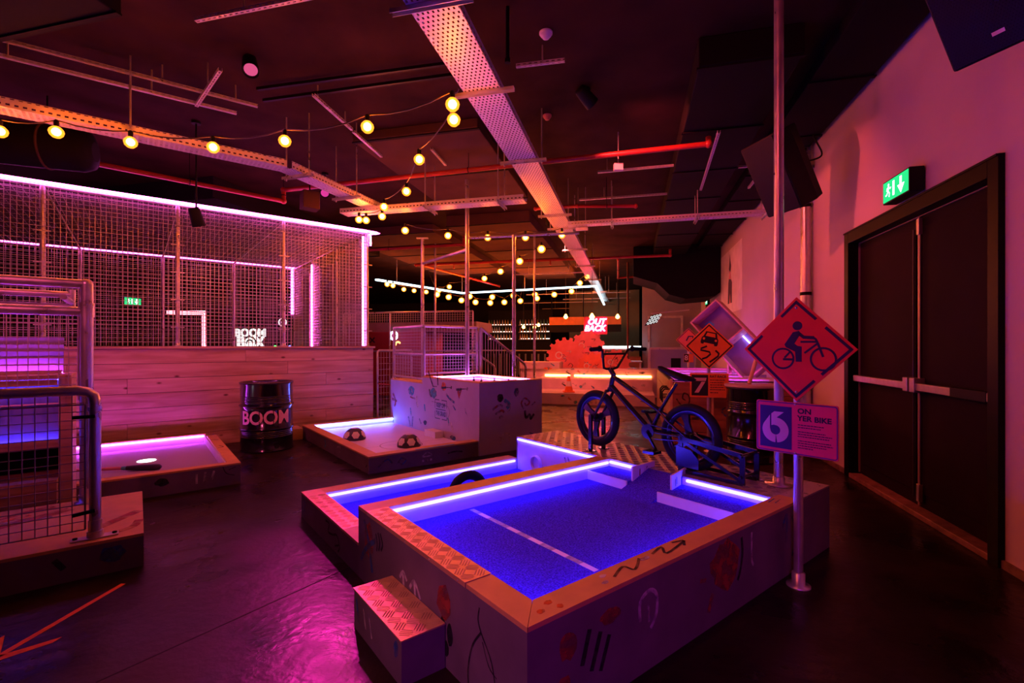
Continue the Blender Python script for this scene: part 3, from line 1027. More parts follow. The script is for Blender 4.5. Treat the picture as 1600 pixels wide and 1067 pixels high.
def frame(b):
    b.tube(hb, ht + (ht - hb) * 0.25, 0.021, 12)
    b.tube(ht, st, 0.020, 10)
    b.tube(hb.lerp(ht, 0.2), bb, 0.023, 10)
    b.tube(bb, st, 0.018, 10)
    b.tube(bb - Vector((0.04, 0, 0)), bb + Vector((0.04, 0, 0)), 0.024, 12)
    for sg in (-1, 1):
        l = Vector((0.055 * sg, 0, 0))
        b.path([bb + l * 0.5, bb.lerp(rh, 0.4) + l * 0.9, rh + l], 0.010, 8)
        b.path([st + l * 0.25, st.lerp(rh, 0.4) + l * 0.9, rh + l], 0.009, 8)
        b.lathe([(0.022, -0.004), (0.022, 0.004)], rh + l, 10, (1, 0, 0))
part('frame', M_BIKE, bike, frame, off)
def fork(b):
    b.lathe([(0.026, -0.012), (0.026, 0.012)], hb - (ht - hb) * 0.15, 12, (ht - hb).normalized())
    cr = hb - (ht - hb) * 0.25
    for sg in (-1, 1):
        l = Vector((0.052 * sg, 0, 0))
        b.path([cr + l * 0.5, cr + l, cr.lerp(fh, 0.5) + l, fh + l], [0.015, 0.015, 0.013, 0.010], 8)
part('fork', M_BIKE, bike, fork, off)
# handlebar
hs = ht + (ht - hb) * 0.45
def lat(x, dv, dz):
    return hs + Vector((x, dv, dz))
def bars(b):
    b.tube(hs - (ht - hb) * 0.3, hs + Vector((0, 0.045, 0.02)), 0.022, 10)
    b.path([lat(-0.36, -0.06, 0.19), lat(-0.20, -0.02, 0.195), lat(-0.165, -0.01, 0.18), lat(-0.09, 0.04, 0.03), lat(-0.05, 0.045, 0.02),
            lat(0.05, 0.045, 0.02), lat(0.09, 0.04, 0.03), lat(0.165, -0.01, 0.18), lat(0.20, -0.02, 0.195), lat(0.36, -0.06, 0.19)], 0.0115, 8)
    b.tube(lat(-0.15, 0, 0.15), lat(0.15, 0, 0.15), 0.009, 8)
    b.path([lat(0.06, 0.03, 0.14), lat(0.02, 0.05, 0.08), lat(0.0, 0.06, 0.0)], 0.003, 6)
part('handlebar', M_BIKE, bike, bars, off)
for sg in (-1, 1):
    part('grip', M_RUB, bike, lambda b: (b.path([lat(0.21 * sg, -0.022, 0.195), lat(0.36 * sg, -0.06, 0.19)], 0.0175, 10), b.lathe([(0.026, -0.003), (0.026, 0.003)], lat(0.215 * sg, -0.023, 0.195), 10, (1, 0, 0))), off)
# saddle
part('seat_post', M_BIKE, bike, lambda b: (b.tube(st, sp, 0.0135, 10), b.lathe([(0.021, -0.012), (0.021, 0.012)], st + (sp - st) * 0.06, 10, (sp - st).normalized())), off)
def saddle(b):
    nose, tail = bp(1029, 573), bp(1082, 594)
    ax = (nose - tail)
    L = ax.length
    ax.normalize()
    lt = Vector((1, 0, 0))
    up = lt.cross(ax).normalized()
    if up.z < 0:
        up = -up
    secs = [(0.0, 0.055, 0.010), (0.12, 0.075, 0.022), (0.3, 0.066, 0.026), (0.5, 0.036, 0.026), (0.75, 0.024, 0.022), (0.93, 0.021, 0.018), (1.0, 0.012, 0.008)]
    vs, fs, n = [], [], 10
    for (t_, wx, hz) in secs:
        c = tail + ax * L * t_ + up * (0.012 * math.sin(t_ * 3.1) * -1)
        for k in range(n):
            an = 2 * math.pi * k / n
            vs.append(c + lt * wx * math.cos(an) + up * hz * math.sin(an))
    for i in range(len(secs) - 1):
        for k in range(n):
            k2 = (k + 1) % n
            fs.append((i * n + k, (i + 1) * n + k, (i + 1) * n + k2, i * n + k2))
    b.add(vs, fs, True)
    b.add(vs[:n], [tuple(range(n))])
    b.add(vs[-n:], [tuple(range(n - 1, -1, -1))])
part('saddle', M_RUB, bike, saddle, off)
# wheels
def wheel(c, ang):
    wl = part('wheel', M_RUB, bike, lambda b: b.torus(c, (1, 0, 0), WR - 0.030, 0.030, 40, 12, 0.9), off)
    def rim(b):
        b.lathe([(0.196, -0.016), (0.170, -0.013), (0.163, 0.0), (0.170, 0.013), (0.196, 0.016)], c, 40, (1, 0, 0), caps=False)
        b.lathe([(0.197, 0.016), (0.197, -0.016)], c, 40, (1, 0, 0), caps=False)
    part('rim', mat('mag_rim', (0.016, 0.016, 0.020), 0.25, 0.0, 0, coat=0.5), wl, rim, off)
    def spokes(b):
        b.lathe([(0.030, -0.045), (0.036, -0.02), (0.036, 0.02), (0.030, 0.045)], c, 14, (1, 0, 0))
        for k in range(3):
            an = ang + 2 * math.pi * k / 3
            d = Vector((0, math.cos(an), math.sin(an)))
            n = Vector((0, -math.sin(an), math.cos(an)))
            l = Vector((1, 0, 0))
            p = [c + d * 0.025 + n * 0.030, c + d * 0.025 - n * 0.030, c + d * 0.10 - n * 0.020, c + d * 0.172 - n * 0.034, c + d * 0.172 + n * 0.034, c + d * 0.10 + n * 0.020]
            m = len(p)
            vs = [q_ + l * 0.012 for q_ in p] + [q_ - l * 0.012 for q_ in p]
            b.add(vs, [tuple(range(m)), tuple(range(2 * m - 1, m - 1, -1))] + [(i, i + m, (i + 1) % m + m, (i + 1) % m) for i in range(m)])
    part('mag_spokes', M_BIKE, wl, spokes, off)
    part('axle', M_CHROME, wl, lambda b: b.tube(c - Vector((0.075, 0, 0)), c + Vector((0.075, 0, 0)), 0.007, 8), off)
wheel(fh, math.radians(155))
wheel(rh, math.radians(75))
# crank, sprocket, chain, pedals, pegs
def crank(b):
    b.lathe([(0.058, -0.003), (0.058, 0.003)], bb + Vector((-0.045, 0, 0)), 24, (1, 0, 0))
    b.tube(bb - Vector((0.06, 0, 0)), bb + Vector((0.06, 0, 0)), 0.012, 10)
    b.bar(bb + Vector((-0.062, 0, 0)), bb + Vector((-0.068, -0.10, -0.135)), 0.02, 0.012)
    b.bar(bb + Vector((0.062, 0, 0)), bb + Vector((0.068, 0.10, 0.135)), 0.02, 0.012)
part('crank', M_BIKE, bike, crank, off)
for sg in (-1, 1):
    pc = bb + Vector((sg * 0.125, sg * 0.10, sg * 0.135))
    def ped(b):
        for dy in (-0.045, -0.015, 0.015, 0.045):
            b.obox(pc + Vector((0, dy, 0)), (0.045, 0, 0), (0, 0.006, 0), (0, 0, 0.010))
        for dx in (-0.045, 0.045):
            b.obox(pc + Vector((dx, 0, 0)), (0.005, 0, 0), (0, 0.05, 0), (0, 0, 0.010))
    part('pedal', M_BIKE, bike, ped, off)
def chain(b):
    x = -0.045
    a, c = bb + Vector((x, 0, 0.058)), rh + Vector((x, 0, 0.028))
    b.bar(a, c, 0.008, 0.006)
    a, c = bb + Vector((x, 0, -0.058)), rh + Vector((x, 0, -0.028))
    b.bar(a, c, 0.008, 0.006)
    b.torus(rh + Vector((x, 0, 0)), (1, 0, 0), 0.026, 0.006, 18, 6)
part('chain', M_CHROME, bike, chain, off)

# supports that hold the bicycle up
fs_ = uthing('bike_stand', 'black two post stand holding up the front axle of the bicycle', 'bike stand', BU, fh.y, PH)
o2 = (BU, fh.y, PH)
for sg in (-1, 1):
    pst = part('stand_post', M_BIKE, fs_, lambda b: b.box(BU + sg * 0.085 - 0.012, BU + sg * 0.085 + 0.012, fh.y - 0.018, fh.y + 0.018, PH + 0.006, fh.z + 0.035), o2, 0.003)
    part('foot_plate', M_BIKE, pst, lambda b: b.box(BU + sg * 0.085 - 0.03, BU + sg * 0.085 + 0.03, fh.y - 0.045, fh.y + 0.045, PH + 0.002, PH + 0.008), o2)
b = MB(o2)
for k, (dy, dz) in enumerate(((0, 0.0), (0.004, 0.012), (-0.004, 0.024))):
    b.box(BU - 0.099, BU - 0.0975, fh.y - 0.012 + dy, fh.y + 0.010 + dy, PH + 0.03 + dz, PH + 0.037 + dz)
b.build('sticker', M_PWHITE, fs_)
rs = uthing('bike_stand', 'black braced steel bracket bolted round the rear wheel of the bicycle', 'bike stand', BU, rh.y, PH)
o2 = (BU, rh.y, PH)
for sg in (-1, 1):
    x = BU + sg * 0.10
    def side(b, x=x, sg=sg):
        zt = rh.z + 0.02
        y0, y1 = rh.y - 0.44, rh.y + 0.02
        b.bar((x, y1, zt - 0.02), (x, y0, zt - 0.07), 0.012, 0.030)
        b.bar((x, y0, PH + 0.012), (x, y0, zt - 0.07), 0.012, 0.034, up=(0, 1, 0))
        b.bar((x, y1, PH + 0.012), (x, y1, zt - 0.0), 0.012, 0.034, up=(0, 1, 0))
        b.bar((x, y0, PH + 0.018), (x, y1, PH + 0.018), 0.012, 0.026)
        b.bar((x, y1, zt - 0.03), (x, y0, PH + 0.03), 0.010, 0.022)
    part('side_frame', M_BIKE, rs, side, o2)
part('gusset_plate', M_CHROME, rs, lambda b: b.prism([(-0.05, 0.05), (0.13, 0.05), (0.13, 0.12), (0.07, 0.18), (-0.05, 0.20)], (BU - 0.107, rh.y, PH), (0, -1, 0), (0, 0, 1), 0.005), o2)
part('cross_bolt', M_CHROME, rs, lambda b: (b.tube((BU - 0.12, rh.y - 0.43, PH + 0.20), (BU + 0.12, rh.y - 0.43, PH + 0.20), 0.012, 10), b.tube((BU - 0.12, rh.y - 0.43, PH + 0.06), (BU + 0.12, rh.y - 0.43, PH + 0.06), 0.010, 10)), o2)

# ------------------------------------------------------------------ road signs
def rrect(w, h, r, n=4):
    pts = []
    for cx, cy, a0 in ((w / 2 - r, h / 2 - r, 0), (-w / 2 + r, h / 2 - r, 90), (-w / 2 + r, -h / 2 + r, 180), (w / 2 - r, -h / 2 + r, 270)):
        for i in range(n + 1):
            a = math.radians(a0 + 90 * i / n)
            pts.append((cx + r * math.cos(a), cy + r * math.sin(a)))
    return pts

def diamond_plate(parent, c, ax, ay, half, m, ink, wear=0):
    """diamond sign with a broken black border line"""
    n = Vector(ax).cross(Vector(ay))
    pl = MB().prism([(half, 0), (0, half), (-half, 0), (0, -half)], Vector(c) - n * 0.004, ax, ay, 0.004).build('diamond_plate', m, parent, bevel=0.002)
    b = MB()
    i = half * 0.90
    cor = [(i, 0), (0, i), (-i, 0), (0, -i)]
    gaps = [(0.45, 0.62), (0.30, 0.70), (0.40, 0.40), (0.35, 0.48)] if wear else [(2, 2)] * 4
    for k in range(4):
        a, d = Vector(cor[k]), Vector(cor[(k + 1) % 4])
        g0, g1 = gaps[k]
        for (t0, t1) in ((0, min(g0, 1)), (g1, 1)):
            if t1 - t0 > 0.02:
                p0, p1 = a.lerp(d, t0), a.lerp(d, t1)
                ee = (d - a).normalized() * half * 0.026
                if t0 == 0:
                    p0 = p0 - ee
                if t1 == 1:
                    p1 = p1 + ee
                b.stroke([p0, p1], half * 0.052, c, ax, ay, 0.0015)
    b.build('border_line', ink, pl)
    return pl

def bike_pictogram(parent, c, ax, ay, k, ink):
    b = MB()
    S = lambda pts, wd: b.stroke([(x * k, y * k) for x, y in pts], wd * k, c, ax, ay, 0.0016)
    b.prism([(k * (-0.02 + 0.125 * math.cos(t_ * math.pi / 10)), k * (0.58 + 0.125 * math.sin(t_ * math.pi / 10))) for t_ in range(20)], c, ax, ay, 0.0016)
    b.prism([(x * k, y * k) for x, y in [(-0.36, 0.06), (-0.14, 0.40), (0.02, 0.44), (0.06, 0.36), (-0.10, 0.08), (-0.02, 0.02), (0.09, 0.0), (0.09, -0.42), (-0.06, -0.42), (-0.08, -0.14), (-0.32, -0.02)]], c, ax, ay, 0.0016)
    S([(0.0, 0.38), (0.14, 0.26), (0.40, 0.24)], 0.09)
    S([(0.36, 0.26), (0.44, 0.20), (0.50, 0.06), (0.62, -0.28)], 0.06)
    S([(0.06, 0.13), (0.46, 0.13)], 0.055)
    S([(0.16, -0.18), (0.48, 0.08)], 0.055)
    S([(-0.36, -0.32), (-0.20, -0.14)], 0.05)
    S([(-0.40, -0.36), (-0.14, -0.36)], 0.06)
    b.ring((-0.40 * k, -0.34 * k), 0.28 * k, 0.052 * k, c, ax, ay, 0.0016)
    b.ring((0.62 * k, -0.34 * k), 0.30 * k, 0.055 * k, c, ax, ay, 0.0016)
    b.build('bicycle_pictogram', ink, parent)

P6 = toU(Vector((1.593, 2.675, 0)))
sign6 = uthing('sign_post', 'tall sign post with red bicycle diamond and pink hole six panel', 'sign', P6.x, P6.y + 0.006)
M_INK = mat('sign_ink', (0.020, 0.012, 0.05), 0.5, 0, 0)
part('pole', M_GALV, sign6, lambda b: (b.tube((0.028, 0, 0.0), (0.028, 0, 1.56), 0.024, 16)))
part('base_flange', M_GALV, sign6, lambda b: b.lathe([(0.062, 0), (0.062, 0.008), (0.034, 0.010), (0.034, 0.075), (0.025, 0.08)], (0.028, 0, 0), 20))
ax, ay = Vector((0, -1, 0)), Vector((0, 0, 1))
dp = diamond_plate(sign6, Vector((0.0, 0.0, 1.33)), ax, ay, 0.292, M_SRED, M_INK, 1)
bike_pictogram(dp, Vector((0.0, -0.01, 1.345)), ax, ay, 0.20, M_INK)
b = MB()
for z in (1.33 + 0.232, 1.33 - 0.238):
    b.lathe([(0.007, 0), (0.006, 0.004), (0, 0.005)], (0, 0, z), 10, (-1, 0, 0))
b.build('bolt', M_ALU, dp)
M_S6 = mat('sign_pink', (0.90, 0.06, 0.16), 0.45, 0, 0.08, 5)
pz6 = 0.885
pl6 = MB().prism(rrect(0.425, 0.293, 0.012), Vector((0.004, 0.006, pz6)), ax, ay, 0.004).build('hole_panel', M_S6, sign6, bevel=0.0015)
b = MB()
fr6 = rrect(0.411, 0.279, 0.012)
b.stroke(fr6 + [fr6[0]], 0.006, Vector((0, 0.006, pz6)), ax, ay, 0.0014)
b.build('border_line', mat('sign_violet', (0.12, 0.03, 0.22), 0.5, 0, 0), pl6)
MB().prism([(-0.190, -0.122), (-0.018, -0.122), (-0.018, 0.118), (-0.190, 0.118)], Vector((0, 0.006, pz6)), ax, ay, 0.0014).build('number_field', mat('sign_navy', (0.035, 0.012, 0.16), 0.5, 0, 0.1, 9), pl6)
# the numeral six: two facing ring segments and a stem
b = MB()
def arc_poly(cx, cy, ro, ri, a0, a1, n=18):
    A = [math.radians(a0 + (a1 - a0) * i / n) for i in range(n + 1)]
    return [(cx + ro * math.cos(a), cy + ro * math.sin(a)) for a in A] + [(cx + ri * math.cos(a), cy + ri * math.sin(a)) for a in reversed(A)]
o6 = Vector((-0.0014, 0.006, pz6))
c6x, c6y = -0.105, -0.02
b.prism(arc_poly(c6x, c6y, 0.072, 0.027, -82, 100), o6, ax, ay, 0.001)
b.prism([(c6x - 0.030, c6y + 0.084)] + [(c6x - 0.030, c6y + 0.010)] + [(c6x + 0.027 * math.cos(math.radians(t_)), c6y + 0.027 * math.sin(math.radians(t_))) for t_ in range(190, 285, 12)] +
        [(c6x + 0.072 * math.cos(math.radians(t_)), c6y + 0.072 * math.sin(math.radians(t_))) for t_ in range(270, 138, -10)], o6, ax, ay, 0.001)
b.prism([(c6x - 0.022, c6y + 0.024), (c6x - 0.004, c6y + 0.030), (c6x - 0.004, c6y + 0.062), (c6x + 0.046, c6y + 0.106), (c6x - 0.006, c6y + 0.106), (c6x - 0.022, c6y + 0.092)], o6, ax, ay, 0.001)
b.build('numeral_six', mat('sign_lilac', (0.72, 0.50, 0.74), 0.5, 0, 0.06), pl6)
text('lettering', 'ON', 0.040, Vector((0, 0.006, pz6 + 0.100)) + ax * 0.012, ax, ay, M_INK, pl6, 0.0004, 0.0012, bold=0.0012, align='LEFT', sx=1.1)
text('lettering', 'YER BIKE', 0.040, Vector((0, 0.006, pz6 + 0.060)) + ax * 0.012, ax, ay, M_INK, pl6, 0.0004, 0.0012, bold=0.0012, align='LEFT', sx=1.06)
def fine_print(parent, o, ax, ay, rows, m, x0, wd, dy, hgt, seed):
    rn = random.Random(seed)
    b = MB()
    for (y, frac) in rows:
        x = x0
        while x < x0 + wd * frac:
            L = rn.uniform(0.4, 1.5) * hgt * 2.2
            L = min(L, x0 + wd * frac - x + 0.001)
            b.prism([(x, y - hgt / 2), (x + L, y - hgt / 2), (x + L, y + hgt / 2), (x, y + hgt / 2)], o, ax, ay, 0.0009)
            x += L + hgt * 0.6
    b.build('fine_print', m, parent)
fine_print(pl6, Vector((-0.0003, 0.006, pz6)), ax, ay, [(0.024, 0.75), (0.010, 0.66), (-0.014, 0.80), (-0.027, 0.98), (-0.040, 0.90), (-0.064, 0.95), (-0.077, 1.0), (-0.090, 0.83), (-0.103, 0.44)], M_INK, 0.014, 0.17, 0.013, 0.0048, 5)
b = MB()
for z in (0.136, -0.136):
    b.lathe([(0.006, 0), (0.005, 0.004), (0, 0.005)], (0, 0.006, pz6 + z), 10, (-1, 0, 0))
b.build('bolt', M_ALU, pl6)

# sign 7, further back
P7 = Vector((2.508, 6.1, 0))
r7 = toR(P7)
sign7 = rthing('sign_post', 'sign post with orange skidding car diamond and hole seven panel', 'sign', r7.x, r7.y)
ax, ay = Vector((1, 0, 0)), Vector((0, 0, 1))
part('pole', M_GALV, sign7, lambda b: b.tube((0, 0.03, 0), (0, 0.03, 1.5), 0.023, 12))
part('base_flange', M_GALV, sign7, lambda b: b.lathe([(0.06, 0), (0.06, 0.008), (0.03, 0.01), (0.03, 0.05)], (0, 0.03, 0), 16))
dp = diamond_plate(sign7, Vector((0, 0, 1.345)), ax, ay, 0.295, M_SORANGE, M_SIGNBLK)
b = MB()
k = 0.25
cc = Vector((0, 0, 1.365))
ca, sa = math.cos(-0.22), math.sin(-0.22)
def rt(x, y):
    return ((x * ca - y * sa) * k, (x * sa + y * ca) * k + 0.02)
body = [(-0.42, 0.0), (-0.40, 0.22), (-0.34, 0.30), (-0.26, 0.56), (0.26, 0.56), (0.34, 0.30), (0.40, 0.22), (0.42, 0.0), (0.38, -0.10), (0.26, -0.10), (0.25, -0.02), (-0.25, -0.02), (-0.26, -0.10), (-0.38, -0.10)]
b.prism([rt(*p) for p in body], cc, ax, ay, 0.0014)
b.stroke([(x * k, y * k) for x, y in [(-0.10, -0.08), (-0.38, -0.20), (-0.40, -0.28), (0.02, -0.38), (0.06, -0.50), (-0.12, -0.66), (-0.34, -0.74)]], 0.075 * k * 1.2, cc, ax, ay, 0.0014)
b.stroke([(x * k, y * k) for x, y in [(0.30, -0.30), (0.46, -0.46), (0.42, -0.60), (0.24, -0.74), (0.02, -0.90)]], 0.075 * k * 1.2, cc, ax, ay, 0.0014)
b.build('skidding_car_pictogram', M_SIGNBLK, dp)
b = MB()
b.prism([rt(*p) for p in [(-0.24, 0.32), (0.24, 0.32), (0.19, 0.50), (-0.19, 0.50)]], cc + Vector((0, -0.0014, 0)), ax, ay, 0.001)
for sg in (-1, 1):
    b.prism([rt(0.29 * sg + 0.06 * math.cos(i * math.pi / 6), 0.17 + 0.06 * math.sin(i * math.pi / 6)) for i in range(12)], cc + Vector((0, -0.0014, 0)), ax, ay, 0.001)
b.build('car_lights', M_SORANGE, dp)
z7 = 0.845
pl7 = MB().prism(rrect(0.46, 0.31, 0.008), Vector((0, 0.004, z7)), ax, ay, 0.004).build('hole_panel', M_SORANGE, sign7, bevel=0.0015)
MB().prism([(-0.210, -0.132), (-0.012, -0.132), (-0.012, 0.132), (-0.210, 0.132)], Vector((0, 0, z7)), ax, ay, 0.0014).build('number_field', M_SIGNBLK, pl7)
b = MB()
o7 = Vector((0, -0.0014, z7))
b.prism([(-0.178, 0.095), (-0.178, 0.055), (-0.040, 0.055), (-0.030, 0.095)], o7, ax, ay, 0.001)
b.prism([(-0.090, 0.045), (-0.045, 0.045), (-0.125, -0.095), (-0.175, -0.095)], o7, ax, ay, 0.001)
b.build('numeral_seven', mat('sign_pale', (0.70, 0.46, 0.52), 0.5, 0, 0.06), pl7)
text('lettering', 'RAT RACE', 0.042, Vector((0.105, 0, z7 + 0.112)), ax, ay, M_SIGNBLK, pl7, 0.0004, 0.0012, bold=0.0012, sx=1.0)
fine_print(pl7, Vector((0, -0.0003, z7)), ax, ay, [(0.068, 0.95), (0.036, 0.85), (0.006, 0.96), (-0.024, 0.9), (-0.054, 0.95), (-0.092, 0.5)], M_SIGNBLK, 0.012, 0.185, 0.02, 0.010, 9)

# sign 8, in the distance
p8 = atd(1076, 536, 10.8)
r8 = toR(p8)
sign8 = rthing('sign_post', 'distant small orange diamond sign with number eight panel', 'sign', r8.x, r8.y)
part('pole', M_GALV, sign8, lambda b: b.tube((0, 0.03, 0), (0, 0.03, 1.5), 0.022, 10))
dp = diamond_plate(sign8, Vector((0, 0, 1.48)), ax, ay, 0.27, M_SORANGE, M_SIGNBLK)
b = MB()
b.stroke([(-0.05, 0.0), (0.0, 0.10), (0.09, 0.10), (0.09, 0.02)], 0.03, Vector((0, 0, 1.46)), ax, ay, 0.0014)
b.build('arrow_pictogram', M_SIGNBLK, dp)
pl8 = MB().prism(rrect(0.21, 0.19, 0.006), Vector((0.0, 0.004, 1.07)), ax, ay, 0.004).build('hole_panel', M_SORANGE, sign8)
MB().prism([(-0.10, -0.09), (0.0, -0.09), (0.0, 0.09), (-0.10, 0.09)], Vector((0, 0, 1.07)), ax, ay, 0.0014).build('number_field', M_SIGNBLK, pl8)
text('lettering', '8', 0.16, Vector((-0.05, 0, 1.07)), ax, ay, M_PWHITE, pl8, 0.0004, 0.002, bold=0.002)

# ------------------------------------------------------------------ tall poles and pipes on the right
pp = atz(1217, 757, PH)
up_ = toU(pp)
tp = uthing('steel_pole', 'tall galvanised pole rising from the chequer plate deck to the ceiling', 'pole', up_.x, up_.y, PH)
part('pole', M_GALV, tp, lambda b: b.tube((0, 0, 0.002), (0, 0, CEIL - PH - 0.002), 0.030, 18))
part('base_flange', M_GALV, tp, lambda b: b.lathe([(0.085, 0.003), (0.085, 0.010), (0.036, 0.012), (0.036, 0.05), (0.031, 0.055)], (0, 0, 0), 20))
wp = on_right_wall(1259, 400, SW - 0.075)
pi = rthing('wall_pipe', 'thick galvanised pipe standing against the pink wall by the doors', 'pipe', SW - 0.075, wp.y)
part('pipe', M_GALV, pi, lambda b: b.tube((0, 0, 0.002), (0, 0, 3.55), 0.058, 20))
part('pipe_top', M_GALV, pi, lambda b: b.lathe([(0.10, 3.55), (0.10, 3.58), (0.06, 3.60), (0.06, 3.94)], (0, 0, 0), 20))
for z in (0.9, 2.0, 3.1):
    part('pipe_clamp', M_BLACKM, pi, lambda b: b.lathe([(0.066, -0.02), (0.066, 0.02)], (0, 0, z), 20))

# loudspeakers
def speaker(name, label, loc, rot, wd, ht_, dp_, arm):
    t = thing(name, label, 'loudspeaker', loc)
    t.rotation_euler = rot
    def cab(b):
        # tapered cabinet, baffle at -y
        f = [(-wd / 2, -dp_ / 2), (wd / 2, -dp_ / 2), (wd / 2, 0.05 * dp_), (wd * 0.30, dp_ / 2), (-wd * 0.30, dp_ / 2), (-wd / 2, 0.05 * dp_)]
        b.prism(f, (0, 0, -ht_ / 2), (1, 0, 0), (0, 1, 0), ht_)
    part('cabinet', M_BLACKP, t, cab, bevel=0.012)
    g = perf_mat('speaker_grille', (0.010, 0.006, 0.006), (0.012, 0.012), (0.5, 0.5), 0.5, (0, 2), 0.5)
    boxpart('grille', g, t, (0, 0, 0), -wd / 2 + 0.012, wd / 2 - 0.012, -dp_ / 2 - 0.012, -dp_ / 2 - 0.003, -ht_ / 2 + 0.012, ht_ / 2 - 0.012, 0.003)
    boxpart('badge', M_PWHITE, t, (0, 0, 0), -0.022, 0.022, -dp_ / 2 - 0.0145, -dp_ / 2 - 0.0125, -ht_ * 0.36, -ht_ * 0.36 + 0.016)
    part('bracket', M_BLACKM, t, lambda b: (b.path([(0, dp_ / 2 - 0.02, 0), (0, dp_ / 2 + arm * 0.5, 0.02), (0, dp_ / 2 + arm, 0.10)], 0.016, 8), b.box(-0.06, 0.06, dp_ / 2 - 0.01, dp_ / 2 + 0.01, -0.08, 0.08)))
    return t
c1 = RM(SW - 0.50, wp.y - 0.25, 3.35)
speaker('loudspeaker', 'black loudspeaker tilted down from the pipe beside the pink wall', atd(1226, 266, 5.1), (math.radians(28), 0, math.radians(-74)), 0.44, 0.80, 0.42, 0.16)
speaker('loudspeaker', 'black loudspeaker with grille hanging in the top right corner', atd(1566, -38, 2.10), (math.radians(34), math.radians(0), math.radians(-72)), 0.40, 0.56, 0.30, 0.10)
cb = thing('speaker_cable', 'thin black cable looping from the tilted loudspeaker to the pipe', 'cable', atd(1268, 205, 5.9))
o = cb.location.copy()
part('cable', M_BLACKP, cb, lambda b: b.path([q_ - o for q_ in curve2([atd(1268, 205, 5.6), atd(1276, 222, 5.6), atd(1284, 238, 5.6), atd(1280, 246, 5.6), atd(1262, 252, 5.6)], 4)], 0.010, 6))
cb2 = None

# ------------------------------------------------------------------ oil drums
M_DRUM = mat('drum_black', (0.012, 0.010, 0.018), 0.16, 0.15, 0.1, 8, coat=0.8)
def drum(label, loc, rad, ht_, group=None):
    t = thing('oil_drum', label, 'oil drum', loc)
    prof = [(rad - 0.012, 0.0), (rad, 0.004), (rad, 0.02), (rad - 0.008, 0.03)]
    def ribs(z0, n=4, p=0.022, a=0.004):
        for i in range(n * 4 + 1):
            prof.append((rad - 0.008 + a * math.sin(i * math.pi / 2), z0 + i * p / 4))
    h3 = ht_ / 3
    ribs(h3 * 0.62)
    for c in (h3, 2 * h3):
        prof.append((rad - 0.008, c - 0.022))
        prof.append((rad + 0.006, c - 0.006))
        prof.append((rad + 0.006, c + 0.006))
        prof.append((rad - 0.008, c + 0.022))
        if c == h3:
            prof.append((rad - 0.008, 2 * h3 - 0.05))
    ribs(h3 * 2.14)
    prof += [(rad - 0.008, ht_ - 0.03), (rad, ht_ - 0.02), (rad + 0.004, ht_ - 0.004), (rad, ht_), (rad - 0.012, ht_ - 0.002), (rad - 0.014, ht_ - 0.016), (0, ht_ - 0.016)]
    b = MB().lathe(prof, n=48)
    b.build('drum_body', M_DRUM, t)
    part('top_rim', mat('drum_rim', (0.10, 0.07, 0.08), 0.3, 0.6, 0), t, lambda b: b.torus((0, 0, ht_), (0, 0, 1), rad - 0.003, 0.008, 48, 8))
    part('bung', M_BLACKM, t, lambda b: b.lathe([(0.03, 0), (0.03, 0.012), (0.018, 0.016), (0, 0.016)], (rad * 0.6, 0.02, ht_ - 0.016), 16))
    return t
DL = Vector((-3.22, 6.3, 0))
dr = drum('black oil drum with pink BOOM lettering standing by the plank wall', DL, 0.318, 0.875)
me = text_mesh('BOOM', 0.235, 0.0, 0, 0.006, 'CENTER', 0.98)
view = math.atan2(-DL.y, -DL.x)
sgn = 1
bm = bmesh.new()
bm.from_mesh(me)
bmesh.ops.triangulate(bm, faces=bm.faces[:])
bmesh.ops.subdivide_edges(bm, edges=[e_ for e_ in bm.edges if e_.calc_length() > 0.04], cuts=2, use_grid_fill=True)
R_ = 0.318 + 0.002
for v_ in bm.verts:
    an = view - 0.06 + v_.co.x / R_ * 0.90
    v_.co = Vector((R_ * math.cos(an), R_ * math.sin(an), 0.435 + v_.co.y))
bm.to_mesh(me)
bm.free()
me.materials.clear()
me.materials.append(mat('boom_pink', (0.92, 0.55, 0.66), 0.5, 0, 0))
ob = bpy.data.objects.new('lettering', me)
COL.objects.link(ob)
ob.parent = dr
# stencil breaks through the two letter Os
b = MB()
for xo in (-0.075, 0.105):
    for dz in (-0.064, 0.064):
        an = view - 0.06 + xo / R_ * 0.90
        c = Vector((math.cos(an), math.sin(an), 0)) * (R_ + 0.0012)
        n_ = Vector((math.cos(an), math.sin(an), 0))
        tn = Vector((-n_.y, n_.x, 0))
        b.obox(c + Vector((0, 0, 0.435 + dz)), tn * 0.004, (0, 0, 0.03), n_ * 0.0015)
b.build('stencil_gap', M_DRUM, dr)

DRR = Vector((2.85, 5.7, 0))
dr2 = drum('black oil drum with a pale round lid beside the hole seven sign', DRR, 0.285, 0.86)
part('lid', mat('lid_pale', (0.40, 0.30, 0.34), 0.5, 0, 0.1), dr2, lambda b: b.lathe([(0.30, 0.866), (0.30, 0.886), (0.285, 0.892), (0, 0.892)], n=40))
stick = thing('wooden_prop', 'wooden stick standing on the drum lid propping up the chute', 'prop', DRR + Vector((-0.03, 0.0, 0.893)))
tip_ = atd(1180, 566, 5.75) - stick.location
part('stick', WOODL, stick, lambda b: b.tube((0, 0, 0.002), tip_ * 1.25, 0.022, 12))

